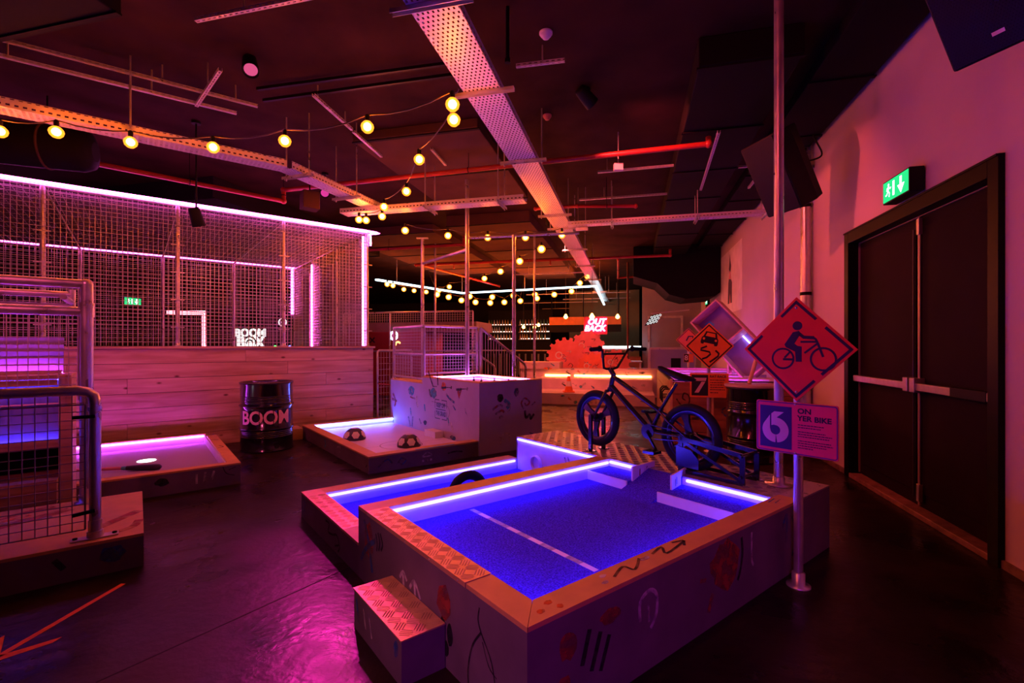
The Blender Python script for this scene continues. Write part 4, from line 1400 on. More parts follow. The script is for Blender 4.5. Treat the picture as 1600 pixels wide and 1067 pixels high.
# ------------------------------------------------------------------ hole 7: planked box with a striped maze top, and the tilted chute
h7 = rthing('maze_box', 'long planked wooden golf box with a striped lit top behind the drum', 'golf platform', 0.52, 6.95)
off = (0.52, 6.95, 0)
S0, S1, R0, R1, Z7 = 0.52, 2.10, 6.95, 10.5, 0.86
for k in range(5):
    z0, z1 = k * Z7 / 5, (k + 1) * Z7 / 5 - 0.006
    boxpart('plank', WOODD, h7, off, S0 + 0.03, S1, R0, R0 + 0.022, z0, z1, 0.002)
    boxpart('plank', WOODD, h7, off, S0, S0 + 0.022, R0 + 0.03, R1, z0, z1, 0.002)
boxpart('corner_post', WOODL, h7, off, S0 - 0.004, S0 + 0.03, R0 - 0.004, R0 + 0.03, 0, Z7 + 0.03, 0.002)
boxpart('corner_post', WOODL, h7, off, S0 + 0.53, S0 + 0.56, R0 - 0.012, R0 - 0.001, 0, Z7 - 0.02, 0.002)
boxpart('top_deck', M_TURFG, h7, off, S0 + 0.022, S1, R0 + 0.022, R1, Z7 - 0.12, Z7 - 0.10)
boxpart('rim_board', M_BLACKP, h7, off, S0, S1, R0, R0 + 0.06, Z7, Z7 + 0.014)
boxpart('rim_board', M_BLACKP, h7, off, S0, S0 + 0.06, R0 + 0.06, R1, Z7, Z7 + 0.014)
for k in range(8):
    r_ = R0 + 0.35 + k * 0.38
    boxpart('maze_rail', M_WHITEB, h7, off, S0 + 0.08 + 0.25 * (k % 2), S1 - 0.25 * ((k + 1) % 2), r_, r_ + 0.05, Z7 - 0.10, Z7 + 0.02)
boxpart('light_strip', M_VIOLET, h7, off, S0 + 0.10, S1 - 0.05, R1 - 0.03, R1 - 0.015, Z7 - 0.06, Z7 - 0.045)
for r_ in (R0 + 0.065, R0 + 0.80, R0 + 1.56, R0 + 2.32):  # hidden strips added to light the fronts of the rails
    boxpart('light_strip', M_VIOLET, h7, off, S0 + 0.10, S1 - 0.3, r_, r_ + 0.010, Z7 - 0.055, Z7 - 0.045)
boxpart('back_board', WOODD, h7, off, S0 + 0.03, S1, R1, R1 + 0.02, 0, Z7 + 0.03)
graffiti(h7, off, (S0, R0 - 0.001, 0), (1, 0, 0), (0, 0, 1), [
    (M_PBLACK, 0.018, [(0.08, 0.62), (0.14, 0.54), (0.24, 0.56), (0.24, 0.66), (0.18, 0.70), (0.16, 0.63), (0.20, 0.60)]),
    (M_PBLACK, 0.022, [(0.28, 0.36), (0.42, 0.38), (0.52, 0.46)]), (M_PBLUE, 0.02, [(0.66, 0.46), (0.72, 0.40), (0.78, 0.46), (0.72, 0.52), (0.66, 0.48)])])
# black hooks on the lit end
for k in range(3):
    hk = MB(off)
    y_ = R0 + 0.12 + 0.25 * k
    hk.path([(S0 - 0.001, y_, 0.74), (S0 - 0.07, y_, 0.74), (S0 - 0.10, y_, 0.70), (S0 - 0.10, y_, 0.55)], 0.010, 6)
    hk.path([(S0 - 0.001, y_, 0.62), (S0 - 0.10, y_, 0.62)], 0.008, 6)
    hk.build('hook', M_BLACKM, h7)

# tilted open chute
CA, CB = atd(1078, 504, 7.9), atd(1128, 480, 7.6)
CD = atd(1222, 575, 7.0)
chute = thing('tilted_chute', 'large open wooden chute tipped over the striped maze box', 'chute', CA)
ex = (CB - CA)
wid = ex.length
ex.normalize()
ey = (CD - CB)
Lc = ey.length
ey.normalize()
ex = (ex - ey * ex.dot(ey)).normalized()
en = ex.cross(ey).normalized()
if en.y < 0:
    en = -en
th = 0.025
dpt = 0.34
M_CHUTE = wood_mat('chute_ply', (0.50, 0.26, 0.18), (0.68, 0.42, 0.32), 0)
Z0 = Vector((0, 0, 0))
bc = MB().obox(ex * wid / 2 + ey * Lc / 2 + en * dpt, ex * wid / 2, ey * Lc / 2, en * th / 2).build('chute_floor', mat('chute_inner', (0.26, 0.18, 0.34), 0.5, 0, 0.25, 3), chute)
for nm, c0, hx, hy in (('side_board', ey * Lc / 2 + ex * th / 2, ex * th / 2, ey * Lc / 2), ('side_board', ey * Lc / 2 + ex * (wid - th / 2), ex * th / 2, ey * Lc / 2),
                       ('end_board', ex * wid / 2 + ey * th / 2, ex * (wid / 2 - th), ey * th / 2), ('end_board', ex * wid / 2 + ey * (Lc - th / 2), ex * (wid / 2 - th), ey * th / 2),
                       ('shelf', ex * wid / 2 + ey * Lc * 0.50, ex * (wid / 2 - th), ey * th / 2)):
    MB().obox(c0 + en * (dpt / 2 - th / 2), hx, hy, en * (dpt / 2)).build(nm, M_CHUTE, chute)
MB().obox(ex * wid * 0.75 + ey * Lc * 0.62 + en * (dpt - 0.03), ex * 0.008, ey * 0.16, en * 0.008).build('light_strip', glow('led_lilac', (5, 4, 14)), chute)
b = MB()
b.prism([(0.1, 0.08), (0.2, 0.1), (0.22, 0.2), (0.12, 0.22)], en * (dpt - th / 2 - 0.002), ex, ey, -0.0015 if ex.cross(ey).dot(en) > 0 else 0.0015)
b.build('graffiti_mark', M_PCYAN, chute)
leg = MB()
c0 = ex * wid / 2 + ey * Lc * 0.35 + en * (dpt + 0.1)
leg.bar(c0, Vector((c0.x, c0.y, Z7 - 0.10 - CA.z)), 0.05, 0.05)
leg.build('support_leg', M_CHUTE, chute)

# ------------------------------------------------------------------ plank partition below the cage
WV = 7.62
WU0, WU1, WZ = -4.6, 3.06, 1.31
pwall = MB((WU0, WV, 0)).box(WU0, WU1, WV + 0.024, WV + 0.10, 0, WZ).build('wall_planked', M_DARKW, None, U(WU0, WV, 0), TU)
pwall['kind'] = 'structure'
rows = 7
rn = random.Random(3)
for k in range(rows):
    z0, z1 = k * WZ / rows + 0.002, (k + 1) * WZ / rows - 0.003
    x = WU0
    L = 1.0 + 0.55 * ((k * 2) % 3)
    while x < WU1 - 0.01:
        x1 = min(x + L, WU1)
        if WU1 - x1 < 0.4:
            x1 = WU1
        boxpart('plank', WOODX, pwall, (WU0, WV, 0), x + 0.0015, x1 - 0.0015, WV + rn.uniform(0, 0.004), WV + 0.024, z0, z1, 0.0025)
        x = x1
        L = 2.4
boxpart('cap_rail', WOODX, pwall, (WU0, WV, 0), WU0, WU1 + 0.02, WV - 0.03, WV + 0.12, WZ, WZ + 0.03, 0.004)
boxpart('base_block', WOODX, pwall, (WU0, WV, 0), 1.60, 1.88, WV - 0.32, WV - 0.002, 0, 0.16, 0.004)

# ------------------------------------------------------------------ wire cage
CU = [-3.41, -2.13, -0.86, 0.414, 1.70, 2.965]
CV0, CV1, CZ0, CZ1 = 7.665, 12.3, WZ + 0.03, 3.19
cage = uthing('wire_cage', 'large tubular wire mesh cage edged with pink light tubes above the plank wall', 'cage', 0, CV0)
off = (0, CV0, 0)
for u_ in CU:
    po = part('post', M_GALV, cage, lambda b: (b.tube((u_, CV0, CZ0 + 0.002), (u_, CV0, CZ1), 0.028, 12), b.lathe([(0.055, 0.002), (0.055, 0.012), (0.034, 0.014), (0.034, 0.05)], (u_, CV0, CZ0), 14)), off)
    b = MB(off)
    for k in range(5):
        z = CZ0 + 0.25 + k * 0.36
        b.bar((u_ - 0.075, CV0 - 0.033, z), (u_ + 0.075, CV0 - 0.033, z), 0.010, 0.014)
    b.build('mesh_clip', M_GALV, po)
for u_ in CU:
    part('back_post', M_GALV, cage, lambda b: b.tube((u_, CV1, 0.002), (u_, CV1, CZ1), 0.028, 10), off)
for v_ in (9.2, 10.72):
    part('side_post', M_GALV, cage, lambda b: b.tube((CU[-1], v_, 0.002), (CU[-1], v_, CZ1), 0.030, 10), off)
for k in range(0, 6):
    part('roof_rail', M_GALV, cage, lambda b: b.tube((CU[k], CV0, CZ1), (CU[k], CV1, CZ1), 0.018, 8), off)
for v_ in (CV0, CV1):
    part('top_rail', M_GALV, cage, lambda b: b.tube((CU[0], v_, CZ1), (CU[-1], v_, CZ1), 0.024, 10), off)
wd = 0.0062
part('mesh_panel', M_WIRE, cage, lambda b: [mesh_grid(b, (CU[k], CV0 - 0.034, CZ0 + 0.01), (1, 0, 0), (0, 0, 1), CU[k + 1] - CU[k], CZ1 - CZ0 - 0.02, 0.052, 0.052, wd) for k in range(5)], off, kind='stuff')
part('mesh_panel', M_WIRE, cage, lambda b: mesh_grid(b, (CU[0], CV1, 0.9), (1, 0, 0), (0, 0, 1), CU[-1] - CU[0], CZ1 - 0.92, 0.075, 0.075, 0.007), off, kind='stuff')
part('mesh_panel', M_WIRE, cage, lambda b: mesh_grid(b, (CU[-1] + 0.02, CV0 + 0.03, CZ0), (0, 1, 0), (0, 0, 1), CV1 - CV0 - 0.05, CZ1 - CZ0 - 0.02, 0.060, 0.060, wd), off, kind='stuff')
part('mesh_panel', M_WIRE, cage, lambda b: mesh_grid(b, (CU[0], CV0, CZ1), (1, 0, 0), (0, 1, 0), CU[-1] - CU[0], CV1 - CV0, 0.085, 0.085, 0.006), off, kind='stuff')
# light tubes: along the top, down the corner, mid post and back corner
part('light_tube', M_MAG, cage, lambda b: b.path(curve2([(CU[0], CV0 - 0.045, CZ1 + 0.028), (0, CV0 - 0.045, CZ1 + 0.030), (CU[-1] - 0.05, CV0 - 0.045, CZ1 + 0.028), (CU[-1] + 0.035, CV0 - 0.045, CZ1 - 0.02), (CU[-1] + 0.045, CV0 - 0.045, CZ1 - 0.2)], 5), 0.017, 8), off)
part('light_tube', M_MAG, cage, lambda b: b.tube((CU[-1] - 0.07, CV0 - 0.02, CZ0 + 0.01), (CU[-1] - 0.07, CV0 - 0.02, CZ1 - 0.06), 0.016, 8), off)
part('light_tube', M_MAG, cage, lambda b: b.tube((CU[0], CV1 - 0.04, CZ1 + 0.02), (CU[-1], CV1 - 0.04, CZ1 + 0.02), 0.012, 8), off)
part('light_tube', M_MAG, cage, lambda b: b.tube((CU[-1] - 0.06, CV1 - 0.04, 2.1), (CU[-1] - 0.06, CV1 - 0.04, CZ1), 0.016, 8), off)
part('light_tube', M_MAG, cage, lambda b: b.tube((CU[-1] - 0.04, 10.72 - 0.06, 1.0), (CU[-1] - 0.04, 10.72 - 0.06, CZ1 - 0.12), 0.018, 8), off)
for v0, v1 in ((9.3, 9.95), (10.8, 11.3)):
    boxpart('side_panel', mat('cage_panel', (0.50, 0.36, 0.34), 0.6, 0.2, 0.1, 3), cage, off, CU[-1] - 0.05, CU[-1] - 0.02, v0, v1, 0, 2.9)

# inside / behind the cage: neon door outline, BOOM BOX sign, booth, stage lamps, exit sign
nd = thing('neon_door_outline', 'pinkish neon tube outlining a doorway behind the cage', 'neon sign', Vector((0, 0, 0)))
NL, NR = atd(271, 488, 14.3), atd(319, 489, 14.3)
nd.location = (NL.x, NL.y, 0)
for k in range(3):
    dz = 0.045 * k
    part('neon_tube', glow('neon_pink', (16, 2.4, 3.2)), nd, lambda b: b.path([(-0.2, 0, 2.38 - dz), (NR.x - NL.x + 0.04 - dz, 0, 2.38 - dz), (NR.x - NL.x + 0.04 - dz, 0, 1.0)], 0.013, 6))
part('backing_frame', M_BLACKP, nd, lambda b: (b.box(-0.25, NR.x - NL.x + 0.08, 0.02, 0.05, 2.25, 2.42), b.box(NR.x - NL.x - 0.10, NR.x - NL.x + 0.08, 0.02, 0.05, 0, 2.25)))

bs = atd(390, 528, 13.4)
bsg = thing('lit_sign', 'white backlit BOOM BOX lettering sign seen through the cage', 'sign', Vector((bs.x, bs.y, 0)))
M_BOOMW = glow('sign_white', (1.6, 1.55, 1.5))
ax, ay = Vector((1, 0, 0)), Vector((0, 0, 1))
boxpart('sign_stand', M_BLACKP, bsg, (0, 0, 0), -0.40, 0.40, 0.06, 0.10, 0, 1.85)
text('lettering', 'BOOM', 0.30, Vector((0, 0.05, 1.70)), ax, ay, M_BOOMW, bsg, 0.02, 0.0, bold=0.010, sx=0.98)
text('lettering', 'B', 0.44, Vector((-0.265, 0.05, 1.43)), ax, ay, M_BOOMW, bsg, 0.02, 0.0, bold=0.018, sx=0.9)
text('lettering', 'X', 0.44, Vector((0.255, 0.05, 1.43)), ax, ay, M_BOOMW, bsg, 0.02, 0.0, bold=0.018, sx=0.9)
b = MB()
b.ring((0, 0), 0.125, 0.05, Vector((-0.01, 0.03, 1.43)), ax, ay, 0.01)
b.ring((0, -0.02), 0.055, 0.04, Vector((-0.01, 0.03, 1.43)), ax, ay, 0.01, 20, 160, 10)
b.ring((0, -0.05), 0.04, 0.08, Vector((-0.01, 0.03, 1.43)), ax, ay, 0.01)
b.build('ring_emblem', M_BOOMW, bsg)

djp = atd(441, 545, 12.9)
dj = thing('speaker_stack', 'black speaker stack with a white ring emblem inside the cage', 'loudspeaker', Vector((djp.x, djp.y, 0)))
boxpart('cabinet', M_BLACKP, dj, (0, 0, 0), -0.38, 0.36, 0, 0.5, 0, 1.2, 0.01)
boxpart('cabinet', M_BLACKP, dj, (0, 0, 0), -0.26, 0.24, 0.02, 0.45, 1.205, 2.25, 0.01)
b = MB()
b.ring((0, 0), 0.10, 0.03, Vector((0.0, 0.018, 1.98)), ax, ay, 0.002)
b.ring((0, 0), 0.03, 0.02, Vector((0.0, 0.018, 1.98)), ax, ay, 0.002, n=12)
b.build('ring_emblem', glow('emblem_white', (2.0, 1.5, 1.6)), dj)
for k, (px, py, colr, nm) in enumerate(((430, 543, (0.6, 8, 1.2), 'green'), (453, 543, (1.2, 1.6, 9), 'blue'))):
    p = atd(px, py, 11.6)
    sl = thing('stage_lamp', 'small round stage lamp glowing %s at the foot of the cage speaker' % nm, 'lamp', p)
    part('lamp_body', M_BLACKP, sl, lambda b: b.lathe([(0.04, 0.0), (0.07, -0.01), (0.07, -0.10), (0.04, -0.12), (0, -0.12)], (0, 0, 0), 16, (0, -1, 0)))
    part('lens', glow('lens_' + nm, colr), sl, lambda b: b.lathe([(0.05, 0.004), (0.0, 0.010)], (0, 0, 0), 16, (0, -1, 0)))
    part('stand', M_BLACKP, sl, lambda b: (b.tube((0, 0.06, -p.z + 0.02), (0, 0.06, -0.06), 0.014, 8), b.lathe([(0.14, 0), (0.14, 0.015), (0.03, 0.02)], (0, 0.06, -p.z + 0.001), 14)))
px_ = toR(atd(205, 471, 14.6))
a_ = (205 - 800) / F
dd = SL / (a_ * math.cos(TR) + math.sin(TR))
pe_ = Vector((a_ * dd, dd, H - (471 - HY) * dd / F))
re_ = toR(pe_)
exit_sign('exit_sign', 'green lit exit sign on the black wall seen through the cage', RM(SL + 0.01, re_.y, re_.z), TR + math.pi / 2, 0.58, 0.26, 0.06)

# ------------------------------------------------------------------ football hole: white floor, low rim
FU0, FU1, FV0, FV1, FH = 1.91, 3.285, 4.88, 7.45, 0.185
fb = uthing('golf_platform', 'low mini golf pitch with white floor and two half footballs', 'golf platform', FU0, FV0)
off = (FU0, FV0, 0)
boxpart('end_panel', M_PLY, fb, off, FU0, FU0 + 0.018, FV0, FV1, 0, FH - 0.016)
boxpart('side_panel', M_PLY, fb, off, FU0 + 0.018, FU1, FV0, FV0 + 0.018, 0, FH - 0.016)
boxpart('back_panel', M_PLY, fb, off, FU0 + 0.018, FU1, FV1 - 0.018, FV1, 0, FH - 0.016)
part('rim_board', M_RIM, fb, lambda b: b.prism([(FU0 - 0.004, FV0 - 0.004), (FU0 + 0.13, FV0 + 0.13), (FU0 + 0.13, FV1), (FU0 - 0.004, FV1)], (0, 0, FH - 0.016), (1, 0, 0), (0, 1, 0), 0.016), off)
part('rim_board', M_RIM, fb, lambda b: b.prism([(FU0 - 0.002, FV0 - 0.004), (FU1, FV0 - 0.004), (FU1, FV0 + 0.128), (FU0 + 0.132, FV0 + 0.128)], (0, 0, FH - 0.016), (1, 0, 0), (0, 1, 0), 0.016), off)
boxpart('rim_board', M_RIM, fb, off, FU0 + 0.13, FU1, FV1 - 0.10, FV1, FH - 0.016, FH)
boxpart('pitch_floor', mat('pitch_white', (0.78, 0.74, 0.98), 0.4, 0, 0.06, 4), fb, off, FU0 + 0.018, FU1, FV0 + 0.018, FV1 - 0.10, 0.07, 0.10)
boxpart('inner_wall', M_WHITEB, fb, off, FU0 + 0.13, FU1, FV1 - 0.10, FV1 - 0.085, 0.1, FH - 0.016)
boxpart('inner_wall', M_WHITEB, fb, off, FU0 + 0.115, FU0 + 0.13, FV0 + 0.13, FV1 - 0.10, 0.1, FH - 0.016)
boxpart('light_strip', glow('led_ice', (7, 12, 105)), fb, off, FU0 + 0.14, FU1 - 0.01, FV1 - 0.114, FV1 - 0.10, FH - 0.034, FH - 0.02)
b = MB(off)
b.ring((2.62, 5.62), 0.26, 0.010, (0, 0, 0.10), (1, 0, 0), (0, 1, 0), 0.0012)
b.stroke([(2.1, 5.72), (3.2, 5.62)], 0.006, (0, 0, 0.10), (1, 0, 0), (0, 1, 0), 0.0012)
b.build('pitch_line', mat('line_grey', (0.25, 0.2, 0.28), 0.6, 0, 0), fb)
part('painted_strip', M_PCYAN, fb, lambda b: b.box(2.45, 2.95, FV0 - 0.006, FV0 + 0.02, FH, FH + 0.002), off)
graffiti(fb, off, (FU0, FV0, 0), (1, 0, 0), (0, 0, 1), [
    (M_PBLUE, 0.02, [(0.10, 0.06), (0.20, 0.13), (0.26, 0.08)]), (M_PBLUE, 0.016, [(0.32, 0.07), (0.37, 0.12), (0.42, 0.09), (0.37, 0.05), (0.33, 0.09)]),
    (M_PWHITE, 0.014, [(0.62, 0.10), (0.68, 0.14), (0.74, 0.10), (0.62, 0.095)]), (M_PWHITE, 0, blob(0.63, 0.05, 0.015, 0.015, 8)), (M_PWHITE, 0, blob(0.68, 0.05, 0.015, 0.015, 8)), (M_PWHITE, 0, blob(0.73, 0.05, 0.015, 0.015, 8)),
    (M_PBLACK, 0.018, [(0.95, 0.09), (1.05, 0.10), (1.15, 0.085)])])
graffiti(fb, off, (FU0, FV0, 0), (0, -1, 0), (0, 0, 1), [(M_PWHITE, 0.016, [(-1.0, 0.12), (-0.9, 0.14), (-0.92, 0.06)]), (M_PCYAN, 0.03, [(-1.5, 0.14), (-1.46, 0.08), (-1.5, 0.04)]), (M_PBLACK, 0.016, [(-0.08, 0.06), (-0.05, 0.09)])])
boxpart('small_block', M_WHITEB, fb, off, FU1 - 0.13, FU1 - 0.002, 5.72, 6.02, 0.10, 0.185)

# half footballs: dark dome with white hexagonal panels
M_FBD = mat('football_dark', (0.03, 0.025, 0.06), 0.35, 0, 0)
M_FBW = mat('football_white', (0.85, 0.82, 0.84), 0.4, 0, 0)
def football(label, p):
    t = thing('half_football', label, 'football', p, TU + 0.3, 'half footballs on the white pitch')
    R = 0.145
    prof = [(R * math.cos(a), 0.012 + 0.98 * R * math.sin(a)) for a in [math.radians(x) for x in (0, 15, 30, 45, 60, 75, 86)]]
    prof = [(R * 0.98, 0.0)] + prof + [(0, prof[-1][1])]
    part('dome', M_FBD, t, lambda b: b.lathe(prof, n=30))
    def pan(el, az, rad):
        e, a = math.radians(el), math.radians(az)
        n = Vector((math.cos(e) * math.cos(a), math.cos(e) * math.sin(a), math.sin(e)))
        c = Vector((n.x * R, n.y * R, 0.012 + 0.98 * R * n.z))
        nn = Vector((n.x, n.y, n.z / 0.98)).normalized()
        x_ = ZV.cross(nn)
        x_ = x_.normalized() if x_.length > 0.05 else Vector((1, 0, 0))
        y_ = nn.cross(x_)
        b = MB()
        vs = [c + nn * 0.004]
        for i in range(6):
            q_ = math.radians(60 * i)
            w_ = c + x_ * rad * math.cos(q_) + y_ * rad * math.sin(q_)
            # bend the rim of the panel on to the dome
            d = Vector((w_.x, w_.y, (w_.z - 0.012) / 0.98)).normalized()
            vs.append(Vector((d.x * R, d.y * R, 0.012 + 0.98 * R * d.z)) + nn * 0.0035)
        for i in range(6):
            vs.append(vs[1 + i] - nn * 0.006)
        b.add(vs, [(0, 1 + i, 1 + (i + 1) % 6) for i in range(6)] + [(1 + i, 7 + i, 7 + (i + 1) % 6, 1 + (i + 1) % 6) for i in range(6)])
        b.build('panel', M_FBW, t)
    for k in range(6):
        pan(27, 60 * k, 0.056)
    pan(90, 0, 0.052)
    return t
football('half football dome nearer the light strip on the white pitch', atz(554, 686, 0.10))
football('half football dome nearer the tall graffiti block on the white pitch', atz(639, 697, 0.10))

# ------------------------------------------------------------------ tall graffiti block
BU0, BU1, BV0, BV1, BV2 = 3.29, 4.31, 4.86, 6.34, 7.48
BZ, BZ2 = 0.885, 0.79
blk = uthing('golf_block', 'tall white graffiti covered golf block with brightly lit top', 'golf platform', BU0, BV0)
off = (BU0, BV0, 0)
M_BLK = mat('block_board', (0.50, 0.47, 0.58), 0.6, 0, 0.08, 4)
boxpart('front_panel', M_BLK, blk, off, BU0, BU0 + 0.02, BV0, BV1, 0, BZ)
boxpart('side_panel', M_BLK, blk, off, BU0 + 0.02, BU1, BV0, BV0 + 0.02, 0, BZ)
boxpart('end_panel', M_BLK, blk, off, BU1 - 0.02, BU1, BV0 + 0.02, BV1, 0, BZ)
boxpart('back_panel', M_BLK, blk, off, BU0 + 0.02, BU1 - 0.02, BV1 - 0.02, BV1, 0, BZ)
boxpart('rim_board', M_RIM, blk, off, BU0, BU1, BV0, BV0 + 0.10, BZ, BZ + 0.015)
boxpart('rim_board', M_RIM, blk, off, BU0, BU0 + 0.10, BV0 + 0.10, BV1 - 0.10, BZ, BZ + 0.015)
boxpart('rim_board', M_RIM, blk, off, BU1 - 0.10, BU1, BV0 + 0.10, BV1 - 0.10, BZ, BZ + 0.015)
boxpart('rim_board', M_RIM, blk, off, BU0, BU1, BV1 - 0.10, BV1, BZ, BZ + 0.015)
boxpart('top_floor', M_WHITEB, blk, off, BU0 + 0.02, BU1 - 0.02, BV0 + 0.02, BV1 - 0.02, BZ - 0.06, BZ - 0.04)
boxpart('light_strip', glow('led_top', L_TOPWHITE), blk, off, BU0 + 0.11, BU1 - 0.11, BV1 - 0.112, BV1 - 0.10, BZ - 0.008, BZ + 0.006)
boxpart('light_strip', glow('led_top', L_TOPWHITE), blk, off, BU1 - 0.112, BU1 - 0.10, BV0 + 0.11, BV1 - 0.12, BZ - 0.008, BZ + 0.006)
b = MB(off)
for k, (u_, v_) in enumerate(((3.62, 5.3), (3.8, 5.25), (4.0, 5.2), (3.7, 5.6))):
    b.lathe([(0.016, 0), (0.016, 0.03), (0.006, 0.045), (0.006, 0.07), (0, 0.07)], (u_, v_, BZ - 0.04), 8)
b.build('peg', M_BLACKP, blk)
boxpart('low_front', M_BLK, blk, off, BU0 + 0.004, BU0 + 0.024, BV1, BV2, 0, BZ2)
boxpart('low_top', M_RIM, blk, off, BU0 + 0.004, BU1, BV1, BV2, BZ2, BZ2 + 0.015)
boxpart('low_end', M_BLK, blk, off, BU0 + 0.024, BU1, BV2 - 0.02, BV2, 0, BZ2)
fo = (BU0, BV0, 0)
fm = [(M_PBLACK, 0.028, [(-1.30, 0.98), (-1.16, 0.775)]), (M_PBLACK, 0.012, [(-1.17, 0.775), (-1.05, 0.78)]), (M_PBLACK, 0.03, [(-1.04, 0.985), (-1.02, 0.80)]),
      (M_PBLACK, 0.028, [(-0.93, 0.77), (-0.79, 0.785)]), (M_PBLACK, 0.012, [(-0.80, 0.785), (-0.68, 0.79)]), (M_PBLACK, 0.03, [(-0.67, 0.775), (-0.65, 0.81)]),
      (M_PBLACK, 0.028, [(-0.54, 0.775), (-0.40, 0.79)]), (M_PBLACK, 0.012, [(-0.41, 0.79), (-0.29, 0.80)]), (M_PBLACK, 0.03, [(-0.28, 0.785), (-0.26, 0.82)]),
      (M_PCYAN, 0, blob(-1.15, 0.68, 0.10, 0.07, seed=31)), (M_PORANGE, 0, blob(-0.86, 0.79, 0.06, 0.06, seed=32)), (M_PRED, 0, [(-0.52, 0.77), (-0.40, 0.78), (-0.47, 0.65)]),
      (M_PBLACK, 0.03, [(-1.27, 0.73), (-1.25, 0.66), (-1.21, 0.62)]), (M_PBLUE, 0.035, [(-0.80, 0.70), (-0.70, 0.64), (-0.58, 0.60)]), (M_PBLUE, 0.025, [(-0.62, 0.56), (-0.55, 0.50)]),
      (M_PBLUE, 0.018, [(-0.32, 0.55), (-0.30, 0.50), (-0.26, 0.46)]), (M_PBLACK, 0.006, [(-1.2, 0.56), (-0.95, 0.55), (-0.75, 0.53)]), (M_PBLACK, 0.006, [(-0.75, 0.53), (-0.70, 0.45), (-0.78, 0.35)]),
      (M_PCYAN, 0.04, [(-1.42, 0.50), (-1.40, 0.40)]), (M_PCYAN, 0.03, [(-0.75, 0.38), (-0.72, 0.28)]), (M_PWHITE, 0.04, [(-0.68, 0.33), (-0.62, 0.22)]), (M_PBLUE, 0, blob(-0.62, 0.13, 0.07, 0.03, seed=33)),
      (M_PBLACK, 0, blob(-1.40, 0.235, 0.05, 0.035, seed=34)), (M_PBLUE, 0.03, [(-1.58, 0.27), (-1.52, 0.20)])]
graffiti(blk, off, fo, (0, -1, 0), (0, 0, 1), fm)
graffiti(blk, off, (BU0 + 0.004, BV0, 0), (0, -1, 0), (0, 0, 1), [
    (M_PRED, 0.05, [(-2.52, 0.58), (-2.44, 0.50), (-2.42, 0.42), (-2.46, 0.36)]), (M_PRED, 0.04, [(-2.55, 0.48), (-2.36, 0.46)]), (M_PCYAN, 0, blob(-1.85, 0.66, 0.10, 0.07, seed=36)),
    (M_PRED, 0.03, [(-1.90, 0.57), (-1.72, 0.55)]), (M_PWHITE, 0.05, [(-1.68, 0.60), (-1.66, 0.50), (-1.62, 0.44)]), (M_PBLUE, 0.045, [(-1.95, 0.26), (-1.88, 0.12)]), (M_PBLUE, 0.04, [(-1.80, 0.28), (-1.82, 0.12)]),
    (M_PCYAN, 0.04, [(-1.88, 0.40), (-1.85, 0.28)])])
graffiti(blk, off, fo, (1, 0, 0), (0, 0, 1), [
    (M_PRED, 0.03, [(0.20, 0.55), (0.30, 0.60), (0.36, 0.58)]), (M_PRED, 0.03, [(0.24, 0.49), (0.34, 0.53), (0.38, 0.50)]), (M_PRED, 0.03, [(0.30, 0.44), (0.36, 0.46)]),
    (M_PBLACK, 0, blob(0.32, 0.69, 0.05, 0.05, seed=41)), (M_PCYAN, 0.05, [(0.38, 0.66), (0.46, 0.60), (0.42, 0.55)]), (M_PWHITE, 0.02, [(0.40, 0.50), (0.46, 0.52), (0.48, 0.60)]),
    (M_PRED, 0.025, [(0.70, 0.52), (0.66, 0.60), (0.72, 0.66), (0.80, 0.60), (0.74, 0.56), (0.72, 0.60)]), (M_PRED, 0.02, [(0.84, 0.56), (0.90, 0.60)]),
    (M_PBLACK, 0.035, [(0.72, 0.50), (0.74, 0.40), (0.80, 0.44), (0.82, 0.38), (0.88, 0.44)]), (M_PBLUE, 0, blob(0.58, 0.75, 0.04, 0.06, seed=42)),
    (M_PWHITE, 0.022, [(0.30, 0.20), (0.38, 0.16)]), (M_PWHITE, 0.022, [(0.32, 0.10), (0.36, 0.22), (0.46, 0.22), (0.46, 0.12)]), (M_PBLUE, 0.02, [(0.80, 0.20), (0.88, 0.16)])])
# stencilled notice
ax, ay = Vector((0, -1, 0)), Vector((0, 0, 1))
so = Vector((BU0, BV0 + 0.78 + 0.16, 0.47))
b = MB(off)
for pts in ([(-0.16, 0.13), (-0.04, 0.13)], [(0.02, 0.13), (0.16, 0.13)], [(0.16, 0.13), (0.16, 0.03)], [(-0.16, 0.13), (-0.16, 0.01)], [(0.16, -0.02), (0.16, -0.13)], [(-0.16, -0.03), (-0.16, -0.13)], [(-0.16, -0.13), (-0.02, -0.13)], [(0.03, -0.13), (0.16, -0.13)], [(-0.14, 0.0), (0.13, 0.0)]):
    b.stroke(pts, 0.012, so, ax, ay, 0.002)
b.build('stencil_frame', M_INK, blk)
text('stencil_lettering', 'KEEP OFF', 0.085, so + Vector((-BU0, -BV0, 0.055)), ax, ay, M_INK, blk, 0.0004, 0.0015, sx=0.68, bold=0.0025)
text('stencil_lettering', 'THE GRASS', 0.085, so + Vector((-BU0, -BV0, -0.06)), ax, ay, M_INK, blk, 0.0004, 0.0015, sx=0.62, bold=0.0025)

